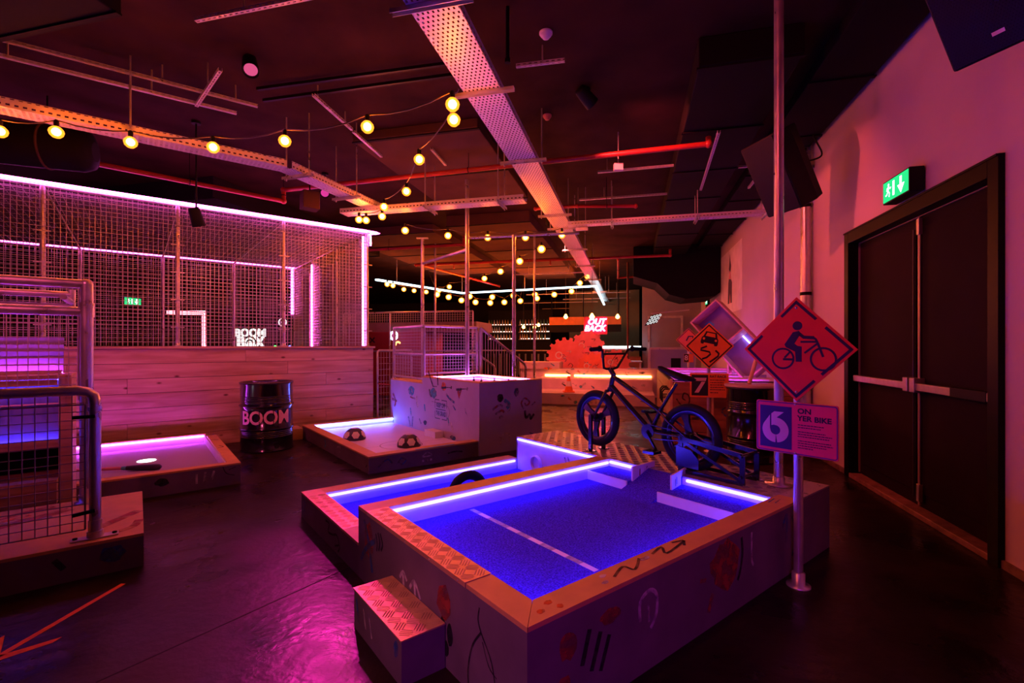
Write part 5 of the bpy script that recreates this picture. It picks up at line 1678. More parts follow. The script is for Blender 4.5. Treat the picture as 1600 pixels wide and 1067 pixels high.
# ------------------------------------------------------------------ railings on the block
RZ = 1.64
def rail_panel(t, off, p0, p1, z0, z1, mid=None, pitch=0.05, wire=0.005, m=None, rad=0.022):
    p0, p1 = Vector((*p0, 0)), Vector((*p1, 0))
    zz = lambda p, z: Vector((p.x, p.y, z))
    part('top_rail', M_GALV, t, lambda b: b.tube(zz(p0, z1), zz(p1, z1), rad, 10), off)
    part('bottom_rail', M_GALV, t, lambda b: b.tube(zz(p0, z0 + 0.05), zz(p1, z0 + 0.05), rad * 0.8, 8), off)
    if mid:
        part('mid_rail', M_GALV, t, lambda b: b.tube(zz(p0, mid), zz(p1, mid), rad * 0.8, 8), off)
    d = (p1 - p0)
    L = d.length
    part('mesh_panel', m or M_WIRE, t, lambda b: mesh_grid(b, zz(p0, z0 + 0.06), d.normalized(), (0, 0, 1), L, z1 - z0 - 0.08, pitch, pitch, wire), off, kind='stuff')
def rail_post(t, off, p, z0, z1, rad=0.024):
    part('post', M_GALV, t, lambda b: (b.tube((p[0], p[1], z0 + 0.001), (p[0], p[1], z1 + rad * 0.6), rad, 12), b.lathe([(rad * 2, 0.001), (rad * 2, 0.008), (rad * 1.3, 0.010), (rad * 1.3, 0.04)], (p[0], p[1], z0), 14)), off)
rl = uthing('mesh_railing', 'galvanised mesh railing round the top of the tall graffiti block', 'railing', BU0, BV1)
off = (BU0, BV1, 0)
zl = BZ2 + 0.015
zt_ = BZ + 0.015
rail_post(rl, off, (BU0 + 0.05, BV2 - 0.05), zl, RZ)
rail_post(rl, off, (BU0 + 0.05, BV1 + 0.05), zl, RZ)
rail_post(rl, off, (BU1 - 0.03, BV1 + 0.05), zl, RZ)
rail_panel(rl, off, (BU0 + 0.05, BV2 - 0.05), (BU0 + 0.05, BV1 + 0.05), zl, RZ, 1.22)
rail_panel(rl, off, (BU0 + 0.05, BV1 + 0.05), (BU1 - 0.03, BV1 + 0.05), zl + 0.08, RZ, 1.22)
rl2 = uthing('stair_railing', 'galvanised mesh stair railing sloping down behind the graffiti block', 'railing', BU1, BV1)
off = (BU1, BV1, 0)
def hand(b):
    b.path([(BU1 + 0.04, BV1 + 0.05, RZ), (BU1 + 0.95, BV1 + 0.05, 1.04), (BU1 + 0.98, BV1 + 0.05, 0.98), (BU1 + 0.98, BV1 + 0.05, 0.002)], 0.022, 10)
part('handrail', M_GALV, rl2, hand, off)
part('lower_rail', M_GALV, rl2, lambda b: b.path([(BU1 + 0.04, BV1 + 0.05, 1.18), (BU1 + 0.30, BV1 + 0.05, 1.02), (BU1 + 0.33, BV1 + 0.05, 0.95), (BU1 + 0.33, BV1 + 0.05, 0.002)], 0.018, 10), off)
part('post', M_GALV, rl2, lambda b: b.tube((BU1 + 0.04, BV1 + 0.05, 0.002), (BU1 + 0.04, BV1 + 0.05, RZ), 0.024, 10), off)
def slat(b):
    for k in range(16):
        x = BU1 + 0.08 + k * 0.055
        zt2 = RZ - (x - BU1 - 0.04) * 0.66
        b.box(x - 0.003, x + 0.003, BV1 + 0.047, BV1 + 0.053, 0.1, zt2)
part('mesh_panel', M_WIRE, rl2, slat, off, kind='stuff')
# steps behind
stp = uthing('steps', 'short flight of dark steps behind the tall graffiti block', 'steps', BU1, BV1 + 0.1)
off = (BU1, BV1 + 0.1, 0)
for k in range(4):
    boxpart('tread_board', M_PLY, stp, off, BU1 + 0.02 + 0.24 * k, BU1 + 0.26 + 0.24 * k, BV1 + 0.12, BV2, 0, BZ2 - 0.02 - 0.19 * k)

# mesh gate between plank wall and block
gt = uthing('mesh_gate', 'narrow wire mesh gate at the end of the plank wall', 'gate', 3.12, WV)
off = (3.12, WV, 0)
part('gate_frame', M_GALV, gt, lambda b: b.path([(3.13, WV, 0.05), (3.13, WV, 1.24), (3.16, WV, 1.27), (3.74, WV, 1.27)], 0.020, 10), off)
part('gate_frame', M_GALV, gt, lambda b: b.tube((3.13, WV, 0.06), (3.74, WV, 0.06), 0.016, 8), off)
part('gate_frame', M_GALV, gt, lambda b: b.tube((3.74, WV, 0.002), (3.74, WV, 1.27), 0.020, 8), off)
part('mesh_panel', M_WIRE, gt, lambda b: mesh_grid(b, (3.14, WV, 0.07), (1, 0, 0), (0, 0, 1), 0.59, 1.18, 0.05, 0.10, 0.005), off, kind='stuff')
part('latch_bar', M_PRED, gt, lambda b: b.tube((3.13, WV - 0.03, 0.72), (3.55, WV - 0.03, 0.66), 0.012, 8), off)

# ------------------------------------------------------------------ tube frame behind the block
P2 = Vector((-0.673, 7.2, 0))
P1 = Vector(((663 - 800) / F * 8.4, 8.4, 0))
tf = thing('tube_frame', 'tall pink lit scaffold tube frame standing behind the graffiti block', 'frame', Vector((P2.x, P2.y, 0)))
o = tf.location.copy()
def vtube(px, d, z0, z1, r=0.030):
    p = Vector(((px - 800) / F * d, d, 0))
    part('upright', M_GALV, tf, lambda b: b.tube(p + ZV * z0 - o, p + ZV * z1 - o, r, 12))
    return p
pA = vtube(730, 7.2, zt_, CEIL - 0.002)
pB = vtube(660, 8.4, 0.002, 3.22)
part('top_plate', M_GALV, tf, lambda b: b.box(pB.x - o.x - 0.1, pB.x - o.x + 0.1, pB.y - o.y - 0.03, pB.y - o.y + 0.03, 3.22, 3.24))
pC = vtube(803, 7.06, 0.002, 2.98, 0.027)
zbar = 2.97
part('cross_tube', M_GALV, tf, lambda b: b.tube(pA + ZV * 2.79 - o, pB + ZV * 2.79 - o, 0.026, 10))
pE = Vector(((905 - 800) / F * 6.9, 6.9, 0))
part('cross_tube', M_GALV, tf, lambda b: b.tube(pA + ZV * zbar - o, pE + ZV * zbar - o, 0.020, 10))
pp1 = Vector(((835 - 800) / F * 10.2, 10.2, 0))
fp1 = thing('steel_pole', 'slim pink lit pole standing beside the graffiti counter', 'pole', pp1)
part('pole', M_GALV, fp1, lambda b: (b.tube((0, 0, 0.002), (0, 0, CEIL - 0.002), 0.024, 10), b.lathe([(0.07, 0.001), (0.07, 0.01), (0.03, 0.012)], (0, 0, 0), 12)))
pp2 = Vector(((680 - 800) / F * 11.4, 11.4, 0))
fp2 = thing('steel_pole', 'slim pole standing far behind the mesh railing under the white light line', 'pole', pp2)
part('pole', M_GALV, fp2, lambda b: (b.tube((0, 0, 0.002), (0, 0, CEIL - 0.002), 0.022, 10), b.lathe([(0.07, 0.001), (0.07, 0.01), (0.03, 0.012)], (0, 0, 0), 12)))

# ------------------------------------------------------------------ left pit with the bat
LU0, LU1, LV0, LV1, LH = -2.3, 0.795, 5.34, 7.40, 0.205
lp = uthing('golf_platform', 'low mini golf pit with violet glow against the plank wall', 'golf platform', LU1, LV0)
off = (LU1, LV0, 0)
boxpart('side_panel', M_PLY, lp, off, LU0, LU1, LV0, LV0 + 0.018, 0, LH - 0.016)
boxpart('end_panel', M_PLY, lp, off, LU1 - 0.018, LU1, LV0 + 0.018, LV1, 0, LH - 0.016)
boxpart('rim_board', M_RIM, lp, off, LU0, LU1 - 0.1, LV0 - 0.004, LV0 + 0.10, LH - 0.016, LH)
part('rim_board', M_RIM, lp, lambda b: b.prism([(LU1 - 0.1, LV0 - 0.004), (LU1 + 0.004, LV0 - 0.004), (LU1 + 0.004, LV1 - 0.2), (LU1 - 0.10, LV1 - 0.2)], (0, 0, LH - 0.016), (1, 0, 0), (0, 1, 0), 0.016), off)
boxpart('rim_board', M_RIM, lp, off, LU0, LU1 - 0.1, LV1 - 0.05, LV1, LH - 0.016, LH)
boxpart('pit_floor', M_TURFG, lp, off, LU0, LU1 - 0.10, LV0 + 0.018, LV1 - 0.05, 0.05, 0.10)
boxpart('inner_wall', M_WHITEB, lp, off, LU1 - 0.115, LU1 - 0.10, LV0 + 0.10, LV1 - 0.07, 0.10, LH - 0.016)
boxpart('inner_wall', M_WHITEB, lp, off, LU0, LU1 - 0.115, LV1 - 0.065, LV1 - 0.05, 0.10, LH - 0.016)
boxpart('light_strip', M_VIOLET, lp, off, LU0 + 0.1, LU1 - 0.12, LV1 - 0.080, LV1 - 0.066, LH - 0.028, LH - 0.012)
hc = toU(atz(229, 720, 0.10))
part('cup_ring', glow('cup_glow', (3.2, 3.2, 3.4)), lp, lambda b: b.lathe([(0.085, 0.001), (0.085, 0.004), (0, 0.004)], (hc.x, hc.y, 0.10), 24), off)
graffiti(lp, off, (LU1, LV0, 0), (1, 0, 0), (0, 0, 1), [
    (M_PBLACK, 0, blob(-0.62, 0.12, 0.05, 0.035, seed=51)), (M_PWHITE, 0.018, [(-0.36, 0.15), (-0.36, 0.06)]), (M_PWHITE, 0.018, [(-0.29, 0.16), (-0.30, 0.06)]), (M_PWHITE, 0.018, [(-0.22, 0.16), (-0.24, 0.08)]),
    (M_PBLACK, 0.008, [(-0.15, 0.19), (-0.12, 0.12), (-0.05, 0.09)]), (M_PBLACK, 0.008, [(-0.1, 0.15), (-0.04, 0.17)])])
graffiti(lp, off, (LU1, LV0, LH), (1, 0, 0), (0, 1, 0), [(M_PBLACK, 0.02, [(-0.09, 1.5), (-0.02, 1.45)]), (M_PBLACK, 0.014, [(-0.09, 0.9), (-0.03, 0.95), (-0.06, 1.05)])])
# baseball bat lying in the pit
b0, b1 = toU(atz(158, 733, 0.13)), toU(atz(252, 729, 0.13))
bat = uthing('baseball_bat', 'dark baseball bat with pink handle lying in the violet lit pit', 'bat', b0.x, b0.y, 0.13)
dv_ = (b1 - b0)
part('barrel', mat('bat_dark', (0.03, 0.02, 0.06), 0.35, 0, 0.1), bat, lambda b: b.path([dv_ * 0.42, dv_ * 0.6, dv_ * 0.85, dv_ * 0.97, dv_], [0.022, 0.028, 0.030, 0.028, 0.012], 12))
part('collar', M_PCYAN, bat, lambda b: b.path([dv_ * 0.34, dv_ * 0.42], [0.018, 0.0215], 12))
part('handle', mat('bat_pink', (0.75, 0.25, 0.35), 0.5, 0, 0), bat, lambda b: b.path([dv_ * -0.45, dv_ * -0.42, dv_ * -0.38, dv_ * 0.34], [0.022, 0.022, 0.014, 0.017], 12))

# ------------------------------------------------------------------ left front platform with railings
GU0, GU1, GV0, GV1, GH = -3.2, 0.03, 3.715, 4.79, 0.20
gp = uthing('golf_platform', 'bare wooden platform with red spray marks in the left foreground', 'golf platform', GU1, GV0)
off = (GU1, GV0, 0)
boxpart('side_panel', M_PLY, gp, off, GU0, GU1, GV0, GV0 + 0.018, 0, GH - 0.018)
boxpart('end_panel', M_PLY, gp, off, GU1 - 0.018, GU1, GV0 + 0.018, GV1, 0, GH - 0.018)
boxpart('top_board', M_RIM, gp, off, GU0, GU1, GV0, GV1, GH - 0.018, GH)
graffiti(gp, off, (GU1, GV0, GH), (1, 0, 0), (0, 1, 0), [
    (M_PRED, 0.07, [(-0.25, 0.25), (-0.12, 0.40), (-0.02, 0.52)]), (M_PRED, 0.05, [(-0.18, 0.10), (-0.06, 0.16), (-0.02, 0.3)]), (M_PRED, 0.10, [(-1.3, 0.15), (-0.9, 0.55), (-0.4, 0.85)]), (M_PRED, 0.08, [(-1.2, 0.6), (-0.8, 0.85), (-0.5, 1.0)]),
    (M_PORANGE, 0.05, [(-0.9, 0.7), (-0.6, 0.85)]), (M_PWHITE, 0, blob(-0.62, 0.74, 0.16, 0.05, seed=55))])
graffiti(gp, off, (GU1, GV0, 0), (1, 0, 0), (0, 0, 1), [(M_PBLUE, 0, blob(-0.15, 0.11, 0.06, 0.05, seed=56)), (M_PBLACK, 0.03, [(-0.4, 0.14), (-0.36, 0.08)])])
fr_ = uthing('mesh_railing', 'bent tube railing with wire mesh on the left foreground platform', 'railing', -0.2, 3.80, GH)
off = (-0.2, 3.80, GH)
part('tube', M_GALV, fr_, lambda b: b.path([(-3.2, 3.80, 1.085), (-0.28, 3.80, 1.085), (-0.235, 3.80, 1.075), (-0.207, 3.80, 1.05), (-0.2, 3.80, 1.0), (-0.2, 3.80, GH + 0.004)], 0.0285, 16), off)
part('collar', M_GALV, fr_, lambda b: (b.lathe([(0.033, 0.96), (0.033, 0.985)], (-0.2, 3.80, 0), 16), b.lathe([(0.033, GH + 0.05), (0.033, GH + 0.11)], (-0.2, 3.80, 0), 16)), off)
part('base_flange', M_GALV, fr_, lambda b: (b.box(-0.31, -0.09, 3.765, 3.835, GH + 0.002, GH + 0.010), b.lathe([(0.04, GH + 0.01), (0.04, GH + 0.045)], (-0.2, 3.80, 0), 16)), off, 0.003)
part('bolt', M_BLACKM, fr_, lambda b: [b.lathe([(0.012, 0), (0.012, 0.008), (0, 0.01)], (x, 3.80, GH + 0.010), 8) for x in (-0.29, -0.11)], off)
part('mesh_panel', M_WIRED, fr_, lambda b: (mesh_grid(b, (-3.1, 3.80, GH + 0.06), (1, 0, 0), (0, 0, 1), 2.85, 0.80, 0.052, 0.052, 0.0045),
      b.tube((-3.1, 3.80, GH + 0.06), (-0.245, 3.80, GH + 0.06), 0.004, 6), b.tube((-0.245, 3.80, GH + 0.06), (-0.245, 3.80, 1.0), 0.005, 6), b.tube((-3.1, 3.80, 1.0), (-0.245, 3.80, 1.0), 0.004, 6)), off, kind='stuff')
part('mesh_clip', M_BLACKM, fr_, lambda b: (b.bar((-0.30, 3.77, GH + 0.16), (-0.2, 3.775, GH + 0.17), 0.012, 0.02), b.bar((-0.30, 3.77, 0.93), (-0.2, 3.775, 0.93), 0.012, 0.02)), off)
# taller railing behind it
br = uthing('mesh_railing', 'tall double rail tube railing behind the left foreground platform', 'railing', -0.295, 4.70, GH)
off = (-0.295, 4.70, GH)
part('post', M_GALV, br, lambda b: (b.tube((-0.295, 4.70, GH + 0.002), (-0.295, 4.70, 1.80), 0.040, 16), b.ball((-0.295, 4.70, 1.80), 0.041, 14, 8), b.lathe([(0.046, 1.56), (0.046, 1.66)], (-0.295, 4.70, 0), 16), b.lathe([(0.07, GH + 0.002), (0.07, GH + 0.01), (0.046, GH + 0.012), (0.046, GH + 0.06)], (-0.295, 4.70, 0), 16)), off)
for z in (1.80, 1.60):
    part('rail', M_GALV, br, lambda b: b.tube((-3.4, 4.70, z), (-0.295, 4.70, z), 0.034, 14), off)
for z, v_ in ((1.76, 5.25), (1.66, 5.25)):
    part('rear_rail', M_GALV, br, lambda b: b.tube((-3.4, v_, z), (-0.42, v_, z), 0.028, 10), off)
part('side_rail', M_GALV, br, lambda b: (b.tube((-0.42, 4.70, 1.70), (-0.42, 5.25, 1.70), 0.022, 10), b.tube((-0.42, 5.25, 1.60), (-0.42, 5.25, 1.80), 0.026, 10)), off)
part('mesh_panel', M_WIRE, br, lambda b: (mesh_grid(b, (-3.3, 4.70, 1.02), (1, 0, 0), (0, 0, 1), 2.96, 0.54, 0.052, 0.052, 0.0048), b.tube((-0.34, 4.70, 0.95), (-0.34, 4.70, 1.58), 0.006, 6)), off, kind='stuff')
part('side_mesh', M_WIRED, br, lambda b: (mesh_grid(b, (-0.26, 4.05, GH + 0.25), (0, 1, 0), (0, 0, 1), 0.20, 0.68, 0.04, 0.04, 0.004), b.tube((-0.26, 4.25, GH + 0.2), (-0.26, 4.25, 1.0), 0.005, 6)), off, kind='stuff')
# tiered box with the blue lit panel behind the railings
tb = uthing('tiered_box', 'tiered wooden box with blue and violet lit panels behind the left railings', 'box', -0.40, 5.0)
VX0, VX1 = -3.2, -0.47
off = (-0.40, 5.0, 0)
M_PANB = mat('panel_pale', (0.30, 0.27, 0.46), 0.5, 0, 0.06, 3)
boxpart('upper_panel', M_PANB, tb, off, VX0, VX1, 4.98, 5.0, 0.92, 1.10)
boxpart('lower_panel', M_PANB, tb, off, VX0, VX1, 5.02, 5.04, 0.62, 0.90)
boxpart('ledge', WOODX, tb, off, VX0, VX1, 4.90, 5.3, 1.10, 1.13, 0.003)
boxpart('ledge', WOODX, tb, off, VX0, VX1, 4.96, 5.3, 0.585, 0.615, 0.003)
for k in range(5):
    boxpart('slat', M_PANB, tb, off, VX0, VX1, 5.26 + 0.012 * k, 5.285 + 0.012 * k, 1.15 + 0.055 * k, 1.195 + 0.055 * k)
boxpart('end_post', WOODX, tb, off, VX1 + 0.002, VX1 + 0.075, 4.94, 5.30, 0, 1.13, 0.003)
boxpart('base_ledge', WOODX, tb, off, VX0, VX1, 4.86, 5.3, 0.18, 0.36)
boxpart('dark_recess', M_BLACKP, tb, off, VX0, VX1, 5.28, 5.30, 0.36, 0.60)
boxpart('light_strip', M_BLUE, tb, off, VX0, VX1, 4.988, 4.996, 0.618, 0.626)
boxpart('lip', WOODX, tb, off, VX0, VX1, 4.955, 4.966, 0.6155, 0.642)
boxpart('light_strip', M_VIOLET, tb, off, VX0, VX1, 5.20, 5.212, 1.134, 1.142)
boxpart('lip', WOODX, tb, off, VX0, VX1, 5.165, 5.176, 1.1305, 1.158)
boxpart('light_strip', M_BLUE, tb, off, VX0, VX1, 4.945, 4.953, 1.091, 1.098)
boxpart('lip', WOODX, tb, off, VX0, VX1, 4.90, 4.91, 1.055, 1.0995)

# ------------------------------------------------------------------ ceiling: trays, struts, rods, pipes
def along(p0, p1):
    d = p1 - p0
    return math.atan2(d.y, d.x), Vector((d.x, d.y, 0)).length

def strut(label, p0, p1, group='slotted steel struts under the ceiling', rods=(), m=None):
    """slotted channel hung level under the ceiling; local x runs along it"""
    an, L = along(p0, p1)
    t = thing('strut_channel', label, 'strut', p0, an, group)
    part('channel', m or M_STRUT, t, lambda b: b.box(0, L, 0.001, 0.031, 0, 0.0025))
    for sg in (-1, 1):
        part('channel_side', m or M_STRUTS, t, lambda b: b.box(0, L, 0.016 + sg * 0.0137 - 0.0013, 0.016 + sg * 0.0137 + 0.0013, 0.0026, 0.028))
    for x in rods:
        part('hanger_rod', M_GALV, t, lambda b: b.tube((x * L, 0.016, 0.004), (x * L, 0.016, CEIL - p0.z - 0.002), 0.007, 6))
    return t

def tray(label, p0, p1, wd, ht_, rods=(), brackets=(), zrod=None):
    an, L = along(p0, p1)
    t = thing('cable_tray', label, 'cable tray', p0, an - math.pi / 2)
    # local y runs along the tray, x across
    part('tray_base', M_TRAY, t, lambda b: b.box(-wd / 2, wd / 2, 0, L, 0, 0.0015))
    for sg in (-1, 1):
        part('tray_side', M_TRAYW, t, lambda b: (b.box(sg * wd / 2 - 0.001, sg * wd / 2 + 0.001, 0, L, 0.0016, ht_),))
        part('tray_lip', M_GALV, t, lambda b: b.box(sg * wd / 2 - 0.004, sg * wd / 2 + 0.004, 0, L, ht_ + 0.0002, ht_ + 0.004))
    for y in brackets:
        part('bracket', M_GALV, t, lambda b: (b.box(-wd / 2 - 0.11, wd / 2 + 0.11, y * L - 0.02, y * L + 0.02, -0.004, -0.0005), b.box(-wd / 2 - 0.11, wd / 2 + 0.11, y * L - 0.02, y * L - 0.017, -0.030, -0.0045), b.box(-wd / 2 - 0.11, wd / 2 + 0.11, y * L + 0.017, y * L + 0.02, -0.030, -0.0045)))
    for y in rods:
        for sg in (-1, 1):
            part('hanger_rod', M_GALV, t, lambda b: b.tube((sg * (wd / 2 + 0.06), y * L, -0.05), (sg * (wd / 2 + 0.06), y * L, CEIL - p0.z - 0.002), 0.008, 6))
    return t

MTZ = 3.40
ms = -1.165
m0, m1 = RM(ms, 1.6, MTZ), RM(ms, 25.5, MTZ)
Lm = 23.9
bk = [(toR(atz(px, py, MTZ)).y - 1.6) / Lm for px, py in ((660, 7), (755, 142), (820, 250), (870, 335))]
bk += [0.28, 0.36, 0.45, 0.56, 0.70]
tray('wide perforated steel cable tray running down the middle of the hall ceiling', m0, m1, 0.305, 0.055, [q_ for q_ in bk if q_ > 0.13], bk)
# left tray: along u, then bending down the hall
LZ = 3.27
l0, l1, l2 = atz(-60, 158, LZ), atz(445, 265, LZ), atz(600, 334, LZ)
uu = toU(l1)
l0 = U(-2.2, uu.y, LZ)
tray('perforated cable tray crossing the upper left above the wire cage', l0, l1, 0.20, 0.075, [0.30, 0.62], [0.30, 0.62])
tray('short perforated cable tray bending away towards the string lights', l1 + Vector((0, 0, 0.001)), l2, 0.20, 0.075, [0.10, 0.55], [0.10, 0.55])
rA, rB = toR(atz(540, 337, 3.20)), toR(atz(838, 312, 3.20))
rm_ = (rA.y + rB.y) / 2
tray('perforated cable tray crossing to the main tray above the string lights', RM(rA.x, rm_, 3.20), RM(ms - 0.16, rm_, 3.20), 0.20, 0.06, [0.5, 0.88], [0.5, 0.88])
rC, rD = toR(atz(902, 352, 3.32)), toR(atz(1205, 332, 3.32))
rm2 = (rC.y + rD.y) / 2
tray('perforated cable tray running from the main tray to the pink wall', RM(ms + 0.16, rm2, 3.30), RM(SW - 0.02, rm2, 3.30), 0.16, 0.06, [0.22, 0.62, 0.92], [0.22, 0.62, 0.92])
for k, (y_, xa, xb) in enumerate(((428, 802, 912), (459, 818, 985), (467, 878, 985), (473, 815, 935), (482, 845, 950))):
    p0, p1 = atz(xa, y_, 3.3), atz(xb, y_, 3.3)
    a, c = toR(p0), toR(p1)
    rr_ = (a.y + c.y) / 2
    strut('far cross strut number %s counted from the white light line' % ('one', 'two', 'three', 'four', 'five')[k] if k else 'cross strut just in front of the white light line',
          RM(a.x, rr_, 3.3), RM(c.x, rr_, 3.3), 'cross struts beyond the white light line', (0.2, 0.8))

SZ = 3.72
strut('upper of two long pink lit struts at top left', atz(-40, 52, SZ + 0.06), atz(403, 167, SZ + 0.06), 'long struts at top left', (0.1, 0.6, 0.9))
strut('lower of two long pink lit struts at top left', atz(-40, 78, SZ), atz(370, 178, SZ), 'long struts at top left', (0.1, 0.62))
strut('short strut crossing the two long struts at top left', atz(304, 166, SZ - 0.03), atz(341, 110, SZ - 0.03), rods=(0.5,))
strut('strut at the top edge left of the wide tray', atz(303, 32, 3.82), atz(500, -8, 3.82), rods=(0.4,))
strut('pink lit strut slanting above the middle light string', atz(492, 150, 3.80), atz(552, 204, 3.80), rods=(0.1, 0.8))
strut('pink lit strut continuing the slanting one towards the string junction', atz(554, 207, 3.80), atz(598, 246, 3.80), rods=(0.1, 0.9))
strut('small strut above the red pipe in the middle', atz(676, 234, 3.80), atz(698, 259, 3.80), rods=(0.2, 0.9))
strut('small strut under the smoke detector', atz(806, 104, 3.78), atz(882, 95, 3.78), rods=(0.55,))
strut('dark strut crossing the ceiling left of the wide tray', atz(400, 140, 3.86), atz(700, 100, 3.86), m=M_BLACKM)
strut('second dark strut crossing the ceiling left of the wide tray', atz(410, 158, 3.86), atz(705, 118, 3.86), m=M_BLACKM)
strut('thin violet strut right of the wide tray, the nearer one', atz(934, 270, 3.76), atz(1090, 256, 3.76), 'violet struts right of the wide tray', (0.1, 0.9))
strut('thin violet strut right of the wide tray, the farther one', atz(905, 313, 3.76), atz(1110, 299, 3.76), 'violet struts right of the wide tray', (0.2, 0.9))
strut('slanting violet strut joining the two thin ones', atz(1068, 302, 3.72), atz(1082, 257, 3.72))
strut('long slanting strut near the red pipe end at right', atz(1093, 298, 3.62), atz(1121, 208, 3.62), rods=(0.9,))
strut('strut reaching to the loudspeaker, the nearer one', atz(1106, 235, 3.74), atz(1165, 229, 3.74), 'struts reaching to the loudspeaker', (0.5,))
strut('strut reaching to the loudspeaker, the farther one', atz(1098, 266, 3.70), atz(1178, 260, 3.70), 'struts reaching to the loudspeaker', (0.5,))
strut('small strut dropping towards the right end tray', atz(1168, 295, 3.70), atz(1184, 274, 3.70), rods=(0.5,))

def pipe(label, pts, r=0.03, drops=()):
    t = thing('sprinkler_pipe', label, 'pipe', pts[0])
    o = pts[0]
    part('pipe', M_REDP, t, lambda b: [b.tube(pts[i] - o, pts[i + 1] - o, r, 10) for i in range(len(pts) - 1)])
    part('elbow', M_REDP, t, lambda b: [b.ball(p - o, r * 1.35, 10, 8) for p in pts])
    for q_ in drops:
        part('sprinkler_drop', M_REDP, t, lambda b: (b.tube(q_ - o, q_ - o - ZV * 0.12, r * 0.5, 8), b.lathe([(r * 0.9, -0.13), (r * 0.9, -0.12)], q_ - o, 10)))
    for k in range(len(pts) - 1):
        c = (pts[k] + pts[k + 1]) / 2
        if c.z < CEIL - 0.1:
            part('pipe_hanger', M_BLACKM, t, lambda b: (b.torus(c - o, (pts[k + 1] - pts[k]).normalized(), r + 0.006, 0.005, 16, 6), b.tube(c - o + ZV * (r + 0.005), Vector((c.x - o.x, c.y - o.y, CEIL - 0.002 - o.z)), 0.004, 6)))
    return t
za = 3.62
e0 = atz(443, 297, za)
pts = [atz(1107, 225, za) + Vector((0, 0, 0.25)), atz(1107, 225, za), e0, e0 - ZV * 0.16]
pipe('long red sprinkler pipe crossing the hall above the wide tray', pts, 0.032)
e1 = e0 - ZV * 0.16
e2 = U(toU(e1).x - 2.3, toU(e1).y - 0.25, e1.z)
pipe('red sprinkler pipe running left above the cage from the elbow', [e1 + Vector((0, 0, -0.001)), e2, e2 + ZV * 0.3], 0.032)
pipe('short red sprinkler pipe above the corner of the cage', [atz(500, 395, 3.55), atz(725, 382, 3.55), atz(725, 382, 3.55) + ZV * 0.3], 0.034)
zb_ = 3.55
pipe('red sprinkler pipe crossing beyond the tube frame', [atz(650, 414, zb_), atz(1047, 399, zb_), atz(1047, 399, zb_) + ZV * 0.25], 0.034, [atz(709, 412, zb_), atz(860, 406, zb_)])
pipe('red sprinkler pipe branching back from the crossing pipe', [atz(663, 415, zb_ - 0.05), atz(780, 447, zb_ - 0.05)], 0.034)
pipe('red sprinkler loop near the far ceiling dome', [atz(966, 422, 3.5) + ZV * 0.3, atz(966, 434, 3.5), atz(1032, 430, 3.5), atz(1032, 430, 3.5) + ZV * 0.3], 0.034)
pipe('small red pipe dropping in front of the long crossing tube', [atz(837, 328, 3.5) + ZV * 0.02, atz(902, 322, 3.5), atz(902, 322, 3.5) - ZV * 0.0 + Vector((0.9, 0.0, 0))], 0.026)

# ducts and dark ceiling pieces
M_DUCT = mat('duct_dark', (0.007, 0.004, 0.004), 0.8, 0.0, 0.3, 2, spec=0.15)
M_RAFT = mat('raft_brown', (0.085, 0.042, 0.026), 0.9, 0, 0.25, 1.2, spec=0.1)
def duct(label, x0, x1, y0, y1, z0, z1=CEIL - 0.002, m=None):
    t = rthing('ceiling_duct', label, 'duct', (x0 + x1) / 2, y0, z0)
    o = ((x0 + x1) / 2, y0, z0)
    boxpart('casing', m or M_DUCT, t, o, x0, x1, y0, y1, z0, z1, 0.01)
    n = max(2, int((y1 - y0) / 1.2))
    for k in range(n + 1):
        y = y0 + 0.03 + (y1 - y0 - 0.06) * k / n
        boxpart('flange', M_DUCT, t, o, x0 - 0.015, x1 + 0.015, y - 0.02, y + 0.02, z0 - 0.015, z0 - 0.001)
    return t
duct('black ceiling duct in the top left corner', -4.6, -3.4, 0.4, 2.55, 3.62)
duct('long dark duct along the ceiling right of the wide tray', 0.55, 1.35, 4.3, 14.5, 3.70)
duct('dark duct running along the top of the pink wall', 1.62, 2.15, 1.2, 14.0, 3.82)
duct('broad dark duct beyond the tube frame', -3.6, -1.9, 9.0, 17.0, 3.74, m=M_RAFT)
duct('broad brownish ceiling raft left of the tube frame', -6.4, -4.1, 9.5, 15.5, 3.78, m=M_RAFT)
duct('smaller brownish ceiling raft in front of the tube frame', -3.3, -1.7, 5.2, 7.9, 3.84, m=M_RAFT)
duct('wide dark duct over the cage', -9.5, -6.2, 6.0, 11.0, 3.62)
dd_ = rthing('ceiling_hood', 'big dark rounded hood hanging at the far end of the pink wall', 'duct', 0.95, 13.0, 2.55)
part('hood', M_DUCT, dd_, lambda b: b.prism([(-0.9, 1.39), (1.22, 1.39), (1.22, 0.15), (1.1, 0.05), (0.4, 0.0), (0.0, 0.12), (-0.3, 0.42), (-0.9, 0.62)], (0, 0, 0), (1, 0, 0), (0, 0, 1), -1.6))

# round duct and small dark boxes near the top left, dark conduit beside the wide tray
rd0, rd1 = atz(-60, 214, 3.42), atz(150, 238, 3.42)
rdt = thing('round_duct', 'dark rounded duct above the left end of the cage', 'duct', rd0)
part('duct_body', M_DUCT, rdt, lambda b: b.path([Vector((0, 0, 0)), (rd1 - rd0) * 0.9, (rd1 - rd0) * 0.97, rd1 - rd0], [0.22, 0.22, 0.19, 0.10], 18))
part('duct_band', M_RAFT, rdt, lambda b: b.torus((rd1 - rd0) * 0.62, (rd1 - rd0).normalized(), 0.222, 0.012, 24, 6))
part('duct_hanger', M_BLACKM, rdt, lambda b: b.tube((rd1 - rd0) * 0.62 + ZV * 0.22, (rd1 - rd0) * 0.62 + ZV * (CEIL - 3.42 - 0.002), 0.008, 6))
fx = atz(484, 314, 3.35)
fxt = thing('hanging_box', 'dark box fixture hanging above the cage corner behind the red pipe', 'fixture', fx, TU)
